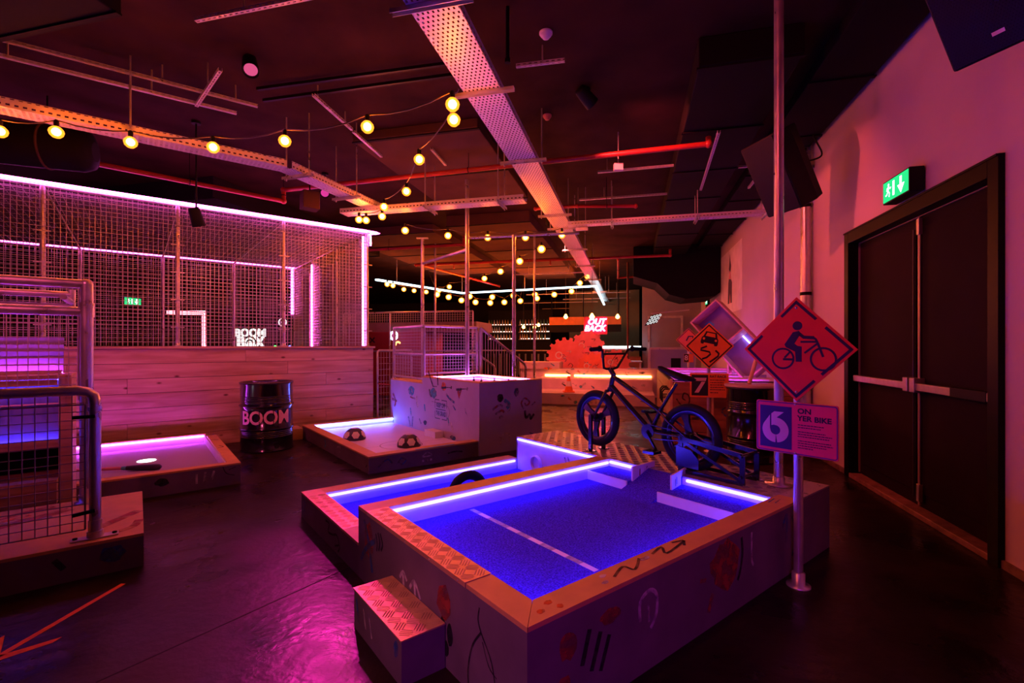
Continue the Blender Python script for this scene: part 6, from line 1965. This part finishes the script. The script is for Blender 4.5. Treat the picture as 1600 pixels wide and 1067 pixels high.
boxpart('case', M_RAFT, fxt, (0, 0, 0), -0.11, 0.11, -0.10, 0.10, -0.12, 0.12, 0.01)
part('hanger', M_BLACKM, fxt, lambda b: b.tube((0, 0, 0.12), (0, 0, CEIL - fx.z - 0.002), 0.010, 6))
cd = atz(793, 92, 3.55)
cdt = thing('dark_conduit', 'black conduit hanging beside the wide tray near the smoke detector', 'conduit', cd)
part('conduit', M_BLACKM, cdt, lambda b: b.tube((0, 0, 0), (0, 0, CEIL - cd.z - 0.002), 0.014, 8))
part('gland', M_BLACKM, cdt, lambda b: b.lathe([(0.022, -0.03), (0.022, 0.0)], (0, 0, 0), 10))

# smoke detectors, junction boxes, dome camera
def detector(label, px, py, r=0.055, z=CEIL, m=None):
    p = atz(px, py, z - 0.03)
    p.z = z - 0.001
    t = thing('smoke_detector', label, 'detector', p)
    part('base', m or M_PWHITE, t, lambda b: b.lathe([(r, 0), (r, -0.014), (r * 0.86, -0.018)], (0, 0, 0), 24))
    part('sensor_head', m or M_PWHITE, t, lambda b: b.lathe([(r * 0.84, -0.0182), (r * 0.80, -0.03), (r * 0.55, -0.034), (r * 0.5, -0.05), (0, -0.055)], (0, 0, 0), 24))
    return t
detector('white smoke detector on the black ceiling right of the wide tray', 853, 56)
M_DET = mat('detector_red', (0.55, 0.18, 0.12), 0.5, 0, 0)
detector('small reddish detector on the ceiling below the white one', 855, 184, 0.05, m=M_DET)
detector('far white domed detector near the pink wall', 1043, 411, 0.16)
p = atz(966, 251, 3.60)
t = thing('junction_box', 'small white junction box hanging under the red pipe', 'junction box', p)
boxpart('case', M_PWHITE, t, (0, 0, 0), -0.055, 0.055, -0.03, 0.03, -0.12, -0.035, 0.004)
part('conduit', M_GALV, t, lambda b: b.tube((0, 0, -0.034), (0, 0, CEIL - p.z - 0.002), 0.008, 6))
for k, (px, py, lb) in enumerate(((909, 360, 'white emergency light under the right hand cross tray'),)):
    p = atz(px, py, 3.24)
    t = thing('emergency_light', lb, 'lamp', p, TR)
    boxpart('case', M_PWHITE, t, (0, 0, 0), -0.10, 0.10, -0.035, 0.035, 0.0, 0.045, 0.008)
    part('hanger', M_GALV, t, lambda b: [b.tube((x, 0, 0.045), (x, 0, CEIL - p.z - 0.002), 0.004, 6) for x in (-0.06, 0.06)])

# ------------------------------------------------------------------ light strings
M_BULB = glow('bulb_warm', L_BULB)
def halo_glass():
    m = bpy.data.materials.new('halo_glass')
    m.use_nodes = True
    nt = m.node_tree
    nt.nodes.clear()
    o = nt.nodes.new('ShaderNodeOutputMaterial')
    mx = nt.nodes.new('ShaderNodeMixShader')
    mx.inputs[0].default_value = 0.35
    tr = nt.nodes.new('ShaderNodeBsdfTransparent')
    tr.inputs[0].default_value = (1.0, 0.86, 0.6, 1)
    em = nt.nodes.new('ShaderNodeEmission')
    em.inputs[0].default_value = (1.0, 0.28, 0.02, 1)  # amber emission imitates the glare halo round each bulb
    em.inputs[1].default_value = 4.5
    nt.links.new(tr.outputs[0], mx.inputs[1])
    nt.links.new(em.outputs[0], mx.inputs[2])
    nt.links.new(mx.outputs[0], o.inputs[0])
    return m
M_HALO = halo_glass()
M_CABLE = mat('cable_black', (0.03, 0.02, 0.015), 0.6, 0, 0)
def light_string(label, pts, r=0.040, sag=0.05, ends=()):
    """cable with sockets and globe bulbs; pts are the bulb centres"""
    o = pts[0]
    t = thing('string_lights', label, 'string lights', o)
    tops = [p + ZV * (r + 0.055) for p in pts]
    path = []
    seq = list(ends[:1]) + tops + list(ends[1:])
    for i in range(len(seq) - 1):
        a, c = seq[i], seq[i + 1]
        for k in range(4):
            f = k / 4
            q_ = a.lerp(c, f)
            q_.z -= sag * 4 * f * (1 - f) * min(1.0, (c - a).length)
            path.append(q_ - o)
    path.append(seq[-1] - o)
    part('cable', M_CABLE, t, lambda b: b.path(path, 0.006, 5))
    me = None
    sk = None
    for p in pts:
        if me is None:
            g = r * 1.3
            me = part('bulb', M_HALO, t, lambda b: b.lathe([(0.012, r * 0.98), (g * 0.55, g * 0.75), (g * 0.9, g * 0.35), (g, 0), (g * 0.86, -g * 0.5), (g * 0.5, -g * 0.87), (0, -g)], (0, 0, 0), 16))
            cr_ = part('glowing_core', M_BULB, me, lambda b: b.ball((0, 0, 0), r * 0.80, 10, 8))
            me.location = p - o
            sk = part('socket', M_BLACKP, t, lambda b: b.lathe([(0.017, r * 0.95), (0.019, r + 0.05), (0.008, r + 0.06)], (0, 0, 0), 10))
            sk.location = p - o
        else:
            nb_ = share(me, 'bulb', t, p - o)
            share(cr_, 'glowing_core', nb_)
            share(sk, 'socket', t, p - o)
    return t
zz = 3.10
S1 = [atz(x, y, zz) for x, y in ((0, 205), (88, 206), (204, 222), (333, 230), (445, 220), (574, 198), (707, 163))]
light_string('string of glowing bulbs from the far left to the wide tray', S1, 0.040, 0.06, (atz(-90, 175, 3.2), RM(ms - 0.17, toR(atz(697, 148, 3.36)).y, 3.39)))
S2 = [atz(x, y, zz) for x, y in ((709, 187), (655, 249), (635, 299), (600, 323), (597, 338), (572, 344), (561, 343))]
light_string('string of glowing bulbs from the wide tray back to the tray junction', S2, 0.040, 0.05)
S3 = [atz(x, y, 3.0) for x, y in ((633, 360), (700, 368), (762, 371), (821, 371), (878, 367))]
light_string('string of glowing bulbs along the tube frame crossbar', S3, 0.042, 0.06)
S4 = [atz(x, y, 3.0) for x, y in ((846, 389), (812, 408), (782, 424), (757, 435), (702, 448), (686, 454), (666, 456), (647, 454), (631, 452), (614, 446), (605, 444))]
light_string('string of glowing bulbs curving away under the white light line', S4, 0.055, 0.06)
S5 = [atd(x, y, 15.2 + 0.06 * k) for k, (x, y) in enumerate(((683, 460), (701, 464), (721, 469), (734, 463), (743, 472), (766, 473), (769, 464), (788, 472), (802, 462), (813, 470)))]
light_string('far string of small bulbs left of the wide tray', S5, 0.075, 0.05, (S5[0] + Vector((-0.4, 0.3, CEIL - S5[0].z)), S5[-1] + Vector((0.2, 0.4, CEIL - S5[-1].z))))
S6 = [atd(x, y, 15.6) for x, y in ((836, 460), (839, 466), (866, 460), (893, 455), (906, 442), (918, 432))]
light_string('far string of small bulbs meeting the wide tray', S6, 0.075, 0.05)
def pendant(label, px, py, d, r=0.06):
    p = atd(px, py, d)
    t = thing('pendant_bulb', label, 'lamp', p, group='pendant bulbs over the far bar')
    part('bulb', glow('bulb_far', (22, 7.5, 1.2)), t, lambda b: b.lathe([(0.02, r * 1.3), (r * 0.5, r * 0.9), (r, 0), (r * 0.8, -r * 0.6), (0, -r)], (0, 0, 0), 10))
    part('cord', M_CABLE, t, lambda b: b.tube((0, 0, r * 1.3), (0, 0, CEIL - p.z - 0.002), 0.008, 5))
for lb, px, py, d in (('pendant bulb hanging left of the pink neon sign', 884, 495, 16.5), ('pendant bulb hanging right above the pink neon sign', 925, 495, 13.0), ('pendant bulb hanging at the end of the wide tray', 965, 495, 16.5),
                      ('small pendant bulb over the left bottle shelves', 818, 511, 19), ('small pendant bulb in front of the bar beside the slim pole', 835, 511, 19), ('small pendant bulb over the right bottle shelves', 841.5, 508, 20.5), ('small pendant bulb below the one left of the neon sign', 884, 513, 20)):
    pendant(lb, px, py, d, 0.075 if d < 18 else 0.07)

# white light line under the far ceiling
wl = thing('light_line', 'long white light line bent round the far ceiling', 'light strip', atz(588, 437, 3.25))
o = wl.location.copy()
w0, w1 = atz(588, 437, 3.25), atz(722, 458, 3.25)
w2 = atz(931, 447, 3.25)
w3 = atz(944, 476, 3.25)
part('light_strip', M_LEDW, wl, lambda b: b.bar(w0 - o, w1 - o, 0.10, 0.05))
part('light_strip', M_LEDW, wl, lambda b: b.bar(w1 - o, w2 - o, 0.10, 0.05))
part('light_strip', M_LEDW, wl, lambda b: b.bar(w2 - o, w3 - o, 0.07, 0.05))
part('hanger', M_GALV, wl, lambda b: [b.tube(p + ZV * 0.026 - o, Vector((p.x, p.y, CEIL - 0.002)) - o, 0.01, 6) for p in (w0.lerp(w1, 0.2), w1, w1.lerp(w2, 0.5), w2.lerp(w3, 0.5))])

# ------------------------------------------------------------------ spot lamps on the ceiling, seen and added
def spot_lamp(label, loc, target, col, power, size_deg, blend=0.5, rad=0.06, lit=True):
    loc, target = Vector(loc), Vector(target)
    t = thing('ceiling_spot', label, 'spotlight', Vector((loc.x, loc.y, loc.z)))
    d = (target - loc).normalized()
    part('lamp_head', M_BLACKP, t, lambda b: b.lathe([(0.0, -0.20), (0.050, -0.20), (0.060, -0.17), (0.072, 0.0), (0.072, 0.01), (0.066, 0.01), (0.060, -0.02), (0, -0.021)], d * 0.0, 18, d))
    part('lens', glow('spot_lens_%d%d%d' % tuple(int(c * 9) for c in col), tuple(c * 0.7 + 0.03 for c in col)), t, lambda b: b.lathe([(0.056, -0.012), (0, -0.006)], (0, 0, 0), 18, d))
    part('yoke', M_BLACKP, t, lambda b: (b.tube(-d * 0.1 + ZV * 0.06, (-d * 0.1).xy.to_3d() + ZV * (CEIL - loc.z - 0.03), 0.010, 8), b.lathe([(0.05, -0.03), (0.05, -0.002)], (-d * 0.1).xy.to_3d() + ZV * (CEIL - loc.z), 14)))
    if lit:
        L = bpy.data.lights.new('spot_light', 'SPOT')
        L.color = col
        L.energy = power
        L.spot_size = math.radians(size_deg)
        L.spot_blend = blend
        L.shadow_soft_size = rad
        lo = bpy.data.objects.new('spot_light', L)
        COL.objects.link(lo)
        lo.parent = t
        lo.location = d * 0.03
        lo.rotation_euler = d.to_track_quat('-Z', 'Y').to_euler()
    return t
# lamps in view
spot_lamp('pale spotlight head hanging beside the top left struts', atz(392, 110, 3.80), U(0.6, 2.0, 0), (1.0, 0.08, 0.30), 25, 70)
spot_lamp('spotlight on a long stem in front of the cage mesh', atd(311, 352, 5.6), U(1.2, 7.2, 0.8), (1.0, 0.16, 0.14), 30, 130)
spot_lamp('dark spotlight on the ceiling right of the wide tray', atz(925, 162, 3.82), RM(SW, 7.5, 1.5), (1.0, 0.09, 0.09), 190, 100)
spot_lamp('small spotlight above the corner of the wire cage', U(2.2, 7.35, 3.62), atz(395, 1010, 0), (1.0, 0.02, 0.42), 520, 24, 0.9)
# unseen spotlights added behind the camera to colour and brighten what it sees
spot_lamp('added spotlight behind the viewer aimed at the near floor', U(-1.2, -0.6, 3.7), atz(430, 1000, 0), (1.0, 0.02, 0.45), 12, 42, 0.8)
spot_lamp('added spotlight behind the viewer aimed at the platform side', RM(-0.2, -2.6, 2.6), U(1.5, 1.3, 0.15), (0.62, 0.02, 1.0), 230, 34, 0.9)
spot_lamp('added spotlight behind the viewer aimed at the bicycle sign', RM(-1.0, -1.0, 3.7), Vector((1.6, 2.7, 1.1)), (1.0, 0.05, 0.12), 24, 24, 0.8)
spot_lamp('added red spotlight behind the viewer washing the pink wall', RM(-1.4, 0.6, 3.8), RM(SW, 4.0, 2.6), (1.0, 0.07, 0.10), 125, 95, 0.9)
spot_lamp('added orange spotlight behind the viewer aimed low at the near wall', RM(0.6, -1.6, 2.9), RM(SW, 1.7, 0.4), (1.0, 0.10, 0.008), 60, 46, 0.9)
spot_lamp('added orange spotlight behind the viewer aimed at the platform rim', RM(-2.6, -0.8, 3.8), U(1.3, 1.8, 0.4), (1.0, 0.24, 0.015), 230, 27, 0.9)
spot_lamp('added pink spotlight behind the viewer washing the plank wall', RM(-2.2, -1.4, 3.8), U(0.45, 7.6, 0.8), (1.0, 0.09, 0.24), 380, 34, 0.9)
spot_lamp('added orange spotlight over the far graffiti counter', RM(-1.6, 9.5, 3.8), Vector((1.6, 13.2, 0.8)), (1.0, 0.12, 0.11), 560, 60, 0.7)  # lamp added to redden the gears and counter

# ------------------------------------------------------------------ background
# stepped graffiti counter with orange light line
CTR = rthing('graffiti_counter', 'stepped graffiti covered counter with an orange light line', 'counter', -1.4, 11.4)
o = CTR.location.copy()
M_CTR = mat('counter_board', (0.66, 0.52, 0.52), 0.6, 0, 0.2, 2)
g0 = toR(atz(858, 630, 0))
off = (-1.4, 11.4, 0)
sL = toR(atz(840, 630, 0)).x
rr0 = 11.0
boxpart('low_step', M_CTR, CTR, off, -2.3, 0.50, rr0, rr0 + 1.2, 0, 0.25)
boxpart('middle_step', M_CTR, CTR, off, -2.9, 0.50, rr0 + 1.2, rr0 + 2.0, 0, 0.50)
boxpart('upper_step', M_CTR, CTR, off, -3.0, 0.9, rr0 + 2.0, rr0 + 2.6, 0, 0.72)
boxpart('corner_box', M_CTR, CTR, off, -3.0, -1.9, rr0 + 1.9, rr0 + 2.6, 0.721, 0.90)
boxpart('light_strip', M_LEDO, CTR, off, -2.3, -1.62, rr0 + 1.985, rr0 + 1.998, 0.52, 0.56)
boxpart('light_strip', M_LEDO, CTR, off, -1.5, 0.50, rr0 + 1.985, rr0 + 1.998, 0.52, 0.56)
boxpart('end_rail', M_GALV, CTR, off, -0.1, 0.9, rr0 + 2.0, rr0 + 2.05, 0.725, 0.76)
rn = random.Random(12)
mk = []
for k in range(26):
    x, y = rn.uniform(0.1, 2.6), rn.uniform(0.05, 0.2)
    m_ = rn.choice([M_PRED, M_PORANGE, M_PBLUE, M_PBLACK, M_PWHITE, M_PCYAN])
    if rn.random() < 0.5:
        mk.append((m_, 0, blob(x, y, rn.uniform(0.03, 0.12), rn.uniform(0.02, 0.05), 9, 0.35, k)))
    else:
        mk.append((m_, 0.03, [(x, y), (x + rn.uniform(-0.1, 0.1), y - 0.04), (x + rn.uniform(-0.1, 0.1), y + 0.03)]))
graffiti(CTR, off, (-2.3, rr0, 0), (1, 0, 0), (0, 0, 1), mk[:10])
graffiti(CTR, off, (-2.3, rr0 + 1.2, 0.26), (1, 0, 0), (0, 0, 1), mk[8:19])
graffiti(CTR, off, (-3.0, rr0 + 1.9, 0.66), (1, 0, 0), (0, 0, 1), [m_ for m_ in mk[16:] if m_[2][0][0] < 1.0] or mk[:1])
graffiti(CTR, off, (-2.3, rr0 + 2.0, 0.52), (1, 0, 0), (0, 0, 1), mk[3:15])

# giant gear cut-outs
M_GEAR = mat('gear_red', (0.88, 0.16, 0.13), 0.55, 0, 0.2, 2.2, col2=(0.92, 0.30, 0.28))
def gear(label, px, py, rpx, d, teeth, rot=0.0, th=0.06, m=None):
    p = atd(px, py, d)
    R = rpx * d / F
    t = thing('gear_cutout', label, 'gear cutout', p, TR, 'giant gear cutouts')
    poly = []
    for i in range(teeth):
        a = rot + 2 * math.pi * i / teeth
        w_ = math.pi / teeth
        for f, rr_ in ((-0.95, 0.86), (-0.55, 0.88), (-0.38, 1.0), (0.38, 1.0), (0.55, 0.88)):
            poly.append((R * rr_ * math.cos(a + w_ * f), R * rr_ * math.sin(a + w_ * f)))
    part('gear_plate', m or M_GEAR, t, lambda b: b.prism(poly, (0, th, 0), (1, 0, 0), (0, 0, 1), th))
    rn = random.Random(int(px))
    mk = []
    for k in range(7):
        a, q_ = rn.uniform(0, 6.28), rn.uniform(0.1, 0.6) * R
        x, y = q_ * math.cos(a), q_ * math.sin(a)
        s_ = R * 0.12
        m_ = rn.choice([M_PWHITE, M_PBLUE, M_PCYAN, M_PBLACK, M_PWHITE])
        mk.append((m_, R * 0.035, [(x - s_, y), (x, y + s_ * rn.uniform(-1, 1)), (x + s_, y), (x + s_ * 0.3, y - s_)]))
    graffiti(t, (0, 0, 0), (0, 0, 0), (1, 0, 0), (0, 0, 1), mk)
    b = MB()
    b.ring((-R * 0.35, R * 0.1), R * 0.16, R * 0.05, (0, 0, 0), (1, 0, 0), (0, 0, 1), 0.002, n=16)
    b.build('ring_mark', M_PWHITE, t)
    part('support', M_BLACKM, t, lambda b: b.box(-0.03, 0.03, th + 0.002, th + 0.05, -p.z + 0.002, 0))
gear('largest red graffiti gear on the left of the gear wall', 884, 558, 31, 13.9, 16, 0.1)
gear('red graffiti gear at the top of the gear wall below the neon', 918, 543, 27, 14.1, 12, 0.3, m=mat('gear_pink', (0.90, 0.26, 0.30), 0.55, 0, 0.2, 3))
gear('red graffiti gear at lower middle of the gear wall', 925, 574, 24, 13.55, 12, 0.0, m=mat('gear_orange', (0.90, 0.20, 0.10), 0.55, 0, 0.2, 3))
gear('red graffiti gear on the right end of the gear wall', 962, 568, 23, 14.0, 12, 0.2)

# neon sign
np_ = atd(930, 508, 14.6)
ns = thing('neon_sign', 'pink neon sign reading OUT BACK above the red gears', 'neon sign', np_, TR)
boxpart('backing', mat('neon_back', (0.35, 0.03, 0.05), 0.4, 0, 0), ns, (0, 0, 0), -0.34, 0.36, 0.03, 0.06, -0.28, 0.26)
text('neon_lettering', 'OUT', 0.25, Vector((0.03, 0.02, 0.10)), (1, 0, 0), (0, 0, 1), M_NEON, ns, 0.012, 0.0, shear=0.25, bold=0.006)
text('neon_lettering', 'BACK', 0.24, Vector((-0.02, 0.02, -0.10)), (1, 0, 0), (0, 0, 1), M_NEON, ns, 0.012, 0.0, shear=0.25, bold=0.006)
part('post', M_BLACKM, ns, lambda b: b.box(-0.03, 0.03, 0.061, 0.10, -np_.z + 0.002, 0.2))

# traffic cone
tc_ = atz(888, 613, 0.25)
tcr = toR(tc_)
cone = thing('traffic_cone', 'orange and white traffic cone on the graffiti counter step', 'traffic cone', RM(tcr.x, rr0 + 0.35, 0.251))
part('base', M_PORANGE, cone, lambda b: b.box(-0.13, 0.13, -0.13, 0.13, 0, 0.025), bevel=0.005)
part('cone_body', M_PORANGE, cone, lambda b: b.lathe([(0.10, 0.026), (0.075, 0.14)], n=18))
part('band', M_PWHITE, cone, lambda b: b.lathe([(0.075, 0.1402), (0.05, 0.26)], n=18))
part('cone_top', M_PORANGE, cone, lambda b: b.lathe([(0.05, 0.2602), (0.03, 0.38), (0.0, 0.385)], n=18))

# bar with bottle shelves
BR = 21.5
bar = rthing('back_bar', 'far dark bar shelving lit behind the bottles', 'shelving', -4.8, BR)
off = (-4.8, BR, 0)
sA, sB = -6.6, -3.6
boxpart('back_board', M_BLACKP, bar, off, sA, sB, BR + 0.32, BR + 0.35, 0, 3.0)
zs = [1.62, 1.95, 2.28]
for k, z in enumerate(zs):
    for (a, c) in ((sA + 0.05, -5.35), (-5.05, sB - 0.05)):
        boxpart('shelf', mat('shelf_pale', (0.5, 0.45, 0.42), 0.5, 0, 0), bar, off, a, c, BR, BR + 0.30, z, z + 0.03)
        boxpart('light_strip', glow('shelf_light', (3.2, 2.6, 2.2)), bar, off, a, c, BR + 0.28, BR + 0.30, z + 0.04, z + 0.07)
boxpart('counter', M_BLACKM, bar, off, sA - 0.3, -2.6, BR - 1.4, BR - 0.9, 0, 1.12)
boxpart('counter_top', M_GALV, bar, off, sA - 0.3, -2.55, BR - 1.45, BR - 0.85, 1.121, 1.16)
for k in range(14):
    boxpart('counter_rib', mat('rib_grey', (0.16, 0.16, 0.18), 0.5, 0.2, 0), bar, off, sA + 0.2 + 0.28 * k, sA + 0.27 + 0.28 * k, BR - 1.43, BR - 1.402, 0.1, 1.0)
cols = [(0.75, 0.72, 0.65), (0.7, 0.5, 0.15), (0.12, 0.3, 0.15), (0.75, 0.70, 0.7), (0.5, 0.2, 0.08)]
protos = []
cnt = 0
rn = random.Random(5)
POS = ['top', 'middle', 'bottom']
for zi, z in enumerate(zs):
    for side, (a, c) in enumerate(((sA + 0.1, -5.40), (-5.0, sB - 0.1))):
        x = a
        while x < c:
            ci = rn.randrange(5)
            h_ = rn.uniform(0.19, 0.26)
            key = ci
            t = rthing('bottle', '%s bottle standing on the %s bar shelf %s of the slim pole' % (['pale glass', 'amber', 'green', 'white', 'brown'][ci], POS[2 - zi], ['left', 'right'][side]), 'bottle', x, BR + 0.12, z + 0.031, 'bottles on the %s bar shelf %s' % (POS[2 - zi], ['left', 'right'][side]))
            if len(protos) <= ci or protos[ci] is None:
                while len(protos) <= ci:
                    protos.append(None)
                bo = part('glass', mat('bottle_%d' % ci, cols[ci], 0.15, 0, 0, spec=0.8), t, lambda b: b.lathe([(0.036, 0), (0.036, 0.14), (0.014, 0.18), (0.013, 0.235), (0, 0.236)], n=8))
                ca_ = part('cap', M_BLACKP, t, lambda b: b.lathe([(0.015, 0.2362), (0.015, 0.255), (0, 0.256)], n=8))
                protos[ci] = (bo, ca_)
            else:
                for q_ in protos[ci]:
                    share(q_, q_.name.split('.')[0], t)
            x += rn.uniform(0.10, 0.17)
            cnt += 1

# bar counter with the pale light, taps and panelled front
bc_ = rthing('bar_counter', 'bar counter with pale lit edge and wooden front behind the handlebar', 'counter', -0.9, 16.2)
off = (-0.9, 16.2, 0)
s0c, s1c = toR(atd(985, 560, 16.2)).x, toR(atd(1028, 560, 16.2)).x
s0c, s1c = -1.0, 0.30
for k in range(4):
    boxpart('plank', WOODD, bc_, off, s0c, s1c, 16.2, 16.23, 0.25 * k, 0.25 * k + 0.243)
boxpart('counter_top', M_GALV, bc_, off, s0c - 0.6, s1c, 16.1, 16.8, 1.20, 1.24)
boxpart('light_strip', glow('led_pale', (5, 7, 8)), bc_, off, s0c - 0.6, s1c, 16.075, 16.099, 1.26, 1.34)
for x in (-0.55, -0.25):
    part('tap', M_ALU, bc_, lambda b: (b.lathe([(0.05, 0.7), (0.05, 0.85), (0.03, 0.95), (0.03, 1.05), (0, 1.06)], (x, 16.15, 0), 12),), off)
tbl = rthing('side_table', 'white lit shelf table between the gears and the grey door', 'table', 0.0, 14.4)
boxpart('table_top', M_GALV, tbl, (0, 0, 0), -0.75, 0.3, 0, 0.3, 0.86, 0.90)
boxpart('table_leg', M_GALV, tbl, (0, 0, 0), -0.72, -0.66, 0.1, 0.16, 0, 0.86)
boxpart('table_leg', M_GALV, tbl, (0, 0, 0), 0.22, 0.28, 0.1, 0.16, 0, 0.86)

# orange band sign boards over the cream wall
ob_ = rthing('menu_board', 'long orange and black menu board above the far bar', 'sign', -3.0, 19.6, 2.2)
b_l, b_r = toR(atd(886, 505, 20)).x, toR(atd(975, 505, 20)).x
boxpart('orange_band', M_SORANGE, ob_, (0, 0, 0), -0.3, 2.6, 0, 0.05, 0.0, 0.32)
boxpart('black_band', M_BLACKP, ob_, (0, 0, 0), -0.3, 2.6, 0, 0.05, -0.30, -0.002)
for x in (-0.2, 1.1, 2.5):
    part('hanger', M_BLACKM, ob_, lambda b: b.tube((x, 0.02, 0.32), (x, 0.02, CEIL - 2.2 - 0.002), 0.02, 6))
col_ = thing('dark_column', 'slim dark post in front of the cream wall', 'pole', Vector(((981 - 800) / F * 15.0, 15.0, 0)))
part('post', mat('post_red', (0.10, 0.02, 0.02), 0.5, 0, 0), col_, lambda b: b.tube((0, 0, 0.002), (0, 0, CEIL - 0.002), 0.035, 10))
part('foot', M_BLACKM, col_, lambda b: b.lathe([(0.09, 0.001), (0.09, 0.015), (0.04, 0.02)], n=12))

# white lettered hanging sign beside the grey partition
hs_ = atd(1020, 500, 13.2)
hsg = thing('hanging_sign', 'tilted white lettered sign on a bracket by the grey partition', 'sign', hs_, TR)
part('arm', M_ALU, hsg, lambda b: b.bar((-0.05, 0.02, 0.18), (0.95, 0.02, 0.26), 0.03, 0.03))
part('plate', M_BLACKP, hsg, lambda b: b.prism([(-0.22, -0.16), (0.10, -0.08), (0.22, 0.18), (-0.05, 0.12)], (0, 0.03, 0), (1, 0, 0), (0, 0, 1), 0.02))
b = MB()
for k in range(3):
    for j in range(4):
        x, y = -0.13 + 0.075 * j + 0.05 * (2 - k), 0.075 - 0.085 * k + 0.02 * j
        b.ring((x, y), 0.026, 0.014, (0, 0.008, 0), (1, 0, 0), (0, 0, 1), 0.002, n=10)
b.build('lettering', glow('sign_lit', (1.1, 1.1, 1.1)), hsg)

# grey door leaf with a lower cabinet on the partition
gd = rthing('grey_door', 'tall grey door leaf set in the far partition', 'door', 1.2, 16.59)
gd['kind'] = 'structure'
gd.name = 'door_2'
del gd['category']
o_ = (0, 0, 0)
boxpart('door_leaf', mat('door_grey', (0.30, 0.25, 0.33), 0.5, 0, 0.08, 2), gd, o_, -0.6, 0.35, -0.06, -0.002, 0, 2.25, 0.004)
part('door_frame', M_GALV, gd, lambda b: (b.box(-0.68, -0.605, -0.08, -0.002, 0, 2.33), b.box(0.355, 0.43, -0.08, -0.002, 0, 2.33), b.box(-0.605, 0.355, -0.08, -0.002, 2.255, 2.33)))
cab = rthing('low_cabinet', 'low pale cabinet lit blue in front of the grey door', 'cabinet', 1.15, 14.1)
boxpart('body', M_PANB, cab, o_, -0.65, 0.55, 0, 0.5, 0, 1.30, 0.01)
boxpart('frame', M_GALV, cab, o_, -0.68, 0.58, -0.02, -0.002, 1.24, 1.30)
boxpart('frame', M_GALV, cab, o_, -0.68, -0.63, -0.02, -0.002, 0, 1.239)
boxpart('frame', M_GALV, cab, o_, 0.53, 0.58, -0.02, -0.002, 0, 1.239)
boxpart('vent', M_BLACKP, cab, o_, -0.08, 0.18, -0.012, -0.002, 0.62, 1.0)
cl_ = rthing('stage_lamp', 'added small violet floor lamp lighting the low cabinet', 'lamp', 1.2, 13.1)  # lamp added to turn the partition corner violet
part('lamp_body', M_BLACKP, cl_, lambda b: b.box(-0.08, 0.08, -0.05, 0.05, 0, 0.12))
part('lens', glow('lens_violet', (18, 7, 40)), cl_, lambda b: b.box(-0.07, 0.07, -0.03, 0.04, 0.121, 0.128))

# red container and fenced platform behind the cage corner
rc = toR(atd(600, 525, 13.0))
rcn = rthing('red_container', 'dark red kiosk with a lit ring sign behind the cage corner', 'kiosk', rc.x, rc.y)
boxpart('kiosk_body', mat('kiosk_red', (0.38, 0.03, 0.015), 0.5, 0, 0.15, 2), rcn, o_, -1.3, 1.1, 0, 1.5, 0, 1.72, 0.01)
boxpart('roof_band', mat('kiosk_band', (0.30, 0.20, 0.18), 0.6, 0, 0.1), rcn, o_, -1.3, 2.6, 0.1, 1.5, 1.722, 1.98)
b = MB()
b.ring((0.30, 1.62), 0.10, 0.06, (0, -0.001, 0), (1, 0, 0.0), (0, 0, 1), 0.01, n=20)
b.build('ring_sign', glow('ring_white', (3, 3.2, 5)), rcn)
b = MB()
b.ring((0.42, 1.38), 0.07, 0.045, (0, -0.001, 0), (1, 0, 0.0), (0, 0, 1), 0.01, 20, 200, n=12)
b.build('hook_sign', glow('hook_orange', (6, 2.4, 0.6)), rcn)
b = MB()
for a_ in (0.8, 2.4):
    b.stroke([(-0.35 - 0.1 * math.cos(a_), 1.5 - 0.1 * math.sin(a_)), (-0.35 + 0.1 * math.cos(a_), 1.5 + 0.1 * math.sin(a_))], 0.04, (0, -0.001, 0), (1, 0, 0), (0, 0, 1), 0.004)
b.build('cross_mark', M_PBLACK, rcn)
fp = rthing('fence_platform', 'railing of a high platform behind the cage corner', 'railing', rc.x, rc.y + 0.0)
for x in (-1.2, 0.2, 1.5, 2.55):
    part('post', M_GALV, fp, lambda b: b.tube((x, -0.05, 0.002), (x, -0.05, 2.24), 0.022, 8))
part('rail', M_GALV, fp, lambda b: (b.tube((-1.2, -0.05, 2.24), (2.55, -0.05, 2.24), 0.024, 8)))
part('rail', M_GALV, fp, lambda b: (b.tube((-1.2, -0.05, 1.2), (2.55, -0.05, 1.2), 0.020, 8)))
part('mesh_panel', M_WIRE, fp, lambda b: mesh_grid(b, (-1.2, -0.05, 1.98), (1, 0, 0), (0, 0, 1), 3.75, 0.24, 0.07, 0.07, 0.006), kind='stuff')
